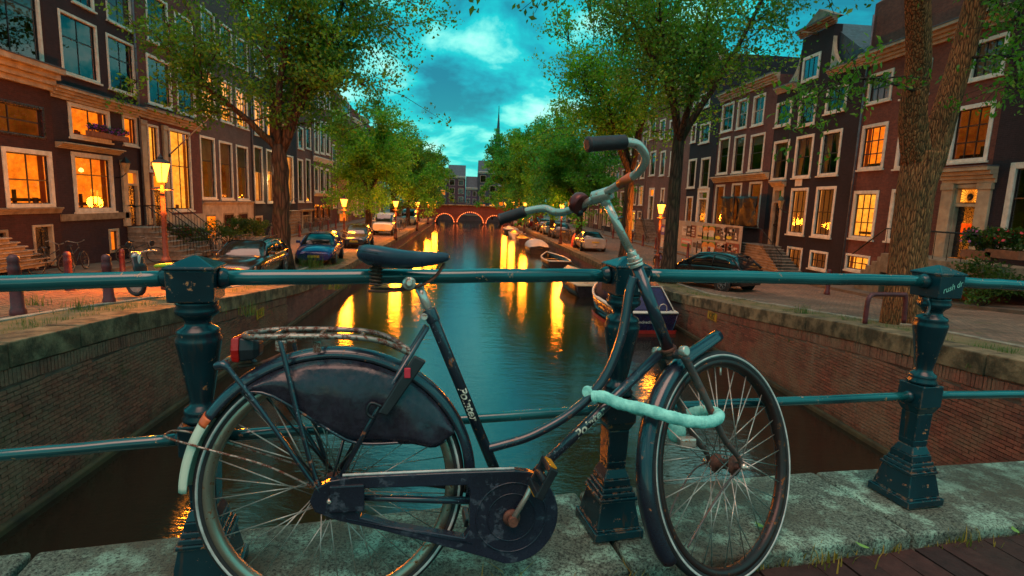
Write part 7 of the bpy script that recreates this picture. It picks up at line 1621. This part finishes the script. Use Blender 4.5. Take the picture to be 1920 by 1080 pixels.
# ------------------------------------------------------------------ planters, shrubs, flowers, flagpole, weeds
M_SHR = leaf_mat('shrub_leaves', (.06, .12, .02), (.03, .07, .012), (.12, .15, .02)); M_FLR = mat('red_petals', (.55, .02, .03), .6, 0, (.35, .01, .02), 9, 0); M_FLP = mat('purple_petals', (.20, .03, .30), .6, 0, (.12, .02, .2), 9, 0); M_TERR = mat('terracotta', (.28, .10, .05), .8, 0, (.16, .06, .03), 6, .2); M_FLK = mat('pink_petals', (.50, .10, .26), .6, 0, (.35, .06, .2), 9, 0)
def shrub(c, rad, n, label, size=.09, pot=True, flowers=None, name='potted_shrub', m=None, seed=1, cat='shrub'):
    r = thing(name, label, cat, c); z0 = .45 if pot else 0
    if pot: MB().lathe([(.16, 0), (.24, .36), (.26, .36), (.27, .45), (.22, .45), (.20, .38)], 14).build('pot', M_TERR, r, local=True)
    st = MB(); g = random.Random(seed); cs = []
    for _ in range(16):
        e = Vector((g.gauss(0, rad[0]*.55), g.gauss(0, rad[1]*.55), z0+rad[2]*g.uniform(.4, 1.7))); st.tube([(0, 0, z0-.1), tuple(e*.5+Vector((0, 0, z0*.4))), tuple(e)], [.014, .009, .004], 4, caps=False); cs.append(tuple(Vector(c)+e))
    st.build('stems', M_BARK2, r, local=True); leaf_cloud('foliage', cs, (rad[0]*.32, rad[1]*.32, rad[2]*.32), n, size, m or M_SHR, r, seed, .1, .5)
    if flowers: leaf_cloud('flowers', [(p[0], p[1], p[2]+.1) for p in cs], (rad[0]*.3, rad[1]*.3, rad[2]*.2), 160, .07, flowers, r, seed+1, -.3, 1.0)['kind'] = 'stuff'
    return r
for i, (px, py, rad, fl, lb) in enumerate(((338, 478, (.6, .6, .5), M_FLR, 'potted shrub with red flowers beside the steps of the red brick house'), (366, 474, (.7, .6, .5), None, 'bushy potted shrub left of the parked bicycle'), (428, 468, (.9, .7, .7), None, 'large potted shrub before the grey-brown house'), (455, 466, (.9, .7, .75), None, 'tall reedy shrub beside the large potted shrub'), (480, 462, (.6, .6, .6), None, 'potted shrub at the foot of the navy house'))):
    p = None
    for _ in range(12): p = onz(px, py, (gz(p.y) if p else -1.5)+.11)
    shrub((p.x, p.y, p.z), rad, 1500, lb, .13, True, fl, seed=200+i)
pB = B.px((150, 268, 222, 285)); 
def flower_box(u0, u1, z, X, o, label, fl, seed):
    r = thing('flower_box', label, 'flower box', (X+o*.25, (u0+u1)/2, z)); MB().box((-.12, (u0-u1)/2, 0), (.12, (u1-u0)/2, .22)).build('box', M_TERR, r, local=True, bevel=.01); g = random.Random(seed)
    cs = [(X+o*.27+g.gauss(0, .05), g.uniform(u0, u1), z+.28+g.uniform(0, .16)) for _ in range(40)]; leaf_cloud('foliage', cs, (.07, .1, .07), 700, .10, M_SHR, r, seed, .3); leaf_cloud('flowers', cs, (.10, .12, .09), 420, .08, fl, r, seed+1, -.2, 1.0)['kind'] = 'stuff'
flower_box(pB[0], pB[1], pB[2]+.42, FL+.1, 1, 'purple flower box over the orange lit window', M_FLP, 301)
fb_ = KR.T(0, 0, 1.55)
zfb = onx(1870, 480, FR-1.5).z
for i, (px, fl, lb) in enumerate(((1835, M_FLK, 'flower box with pink flowers on the landing right of the sunburst door'), (1885, M_FLR, 'green flower box on the landing at the right edge'))):
    p = onx(px, 485, FR-1.5); g = random.Random(i); r = thing('flower_box', lb, 'flower box', (FR-1.5, p.y, p.z)); MB().box((-.16, -.55, 0), (.16, .55, .26)).build('box', M_TERR, r, local=True, bevel=.01)
    cs = [(FR-1.5+g.gauss(0, .10), p.y+g.uniform(-.55, .55), p.z+.35+g.uniform(0, .55)) for _ in range(60)]; leaf_cloud('foliage', cs, (.09, .1, .1), 1300, .11, M_SHR, r, 400+i, .3); leaf_cloud('flowers', [c for c in cs if c[2] > p.z+.5], (.08, .1, .08), 130, .09, fl, r, 410+i, -.2, 1.0)['kind'] = 'stuff'
# shrubs below the landing
p = onx(1850, 560, FR-1.9); shrub((FR-2.1, p.y, gz(p.y)+.1), (.8, 1.1, .8), 2200, 'dark shrub under the landing behind the right railing post', .12, False, seed=430)
# flagpole slanting from the red brick house
a = onx(316, 292, FL+.1); b_ = ony(366, 178, a.y+1.6); fp = thing('flagpole', 'bare slanting flagpole fixed to the red brick house', 'flagpole', tuple(a)); d = Vector((2.6, .75, 2.9))
MB().tube([(0, 0, 0), tuple(d)], [.035, .022], 8).build('pole', M_CRM, fp, local=True); MB().lathe([(.01, -.04), (.04, 0), (.01, .05)], 8, Matrix.Translation(d)).build('knob', M_CRM, fp, local=True); MB().cbox((0, 0, 0), (.16, .12, .16)).build('socket', M_IRON, fp, local=True, bevel=.01)
# weeds along the copings and in the walls
g = MB(); rg_ = random.Random(9)
for _ in range(230):
    s = rg_.choice((-1, 1)); y = rg_.uniform(6.2, 30)**1.0; x = (XL-.46-abs(rg_.gauss(0, .35))) if s < 0 else (XR+.46+abs(rg_.gauss(0, .3))); tuft(g, (x, y, gz(y)+.01), rg_.randrange(8, 20), rg_.uniform(.05, .16), .10, .7)
for px, py in ((150, 588), (60, 575), (470, 600), (1505, 575), (620, 505), (635, 503)):
    p = onz(px, py, -1.2); tuft(g, (p.x, p.y, gz(p.y)), 60, .28, .14, .6)
for px, py, X in ((1480, 640, XR-.02), (1872, 748, XR-.02), (1820, 690, XR-.02), (330, 800, XL+.02)):
    p = onx(px, py, X); tuft(g, tuple(p), 20, .10, .04, 1.2)
p = onz(628, 502, -2.2); tuft(g, (-6.9, 25.6, gz(25.6)), 160, .75, .35, .7)
go = g.build('weeds', M_GRS); go['kind'] = 'stuff'; tag(go, 'green weeds and grass tufts along the quay edges', 'weeds')
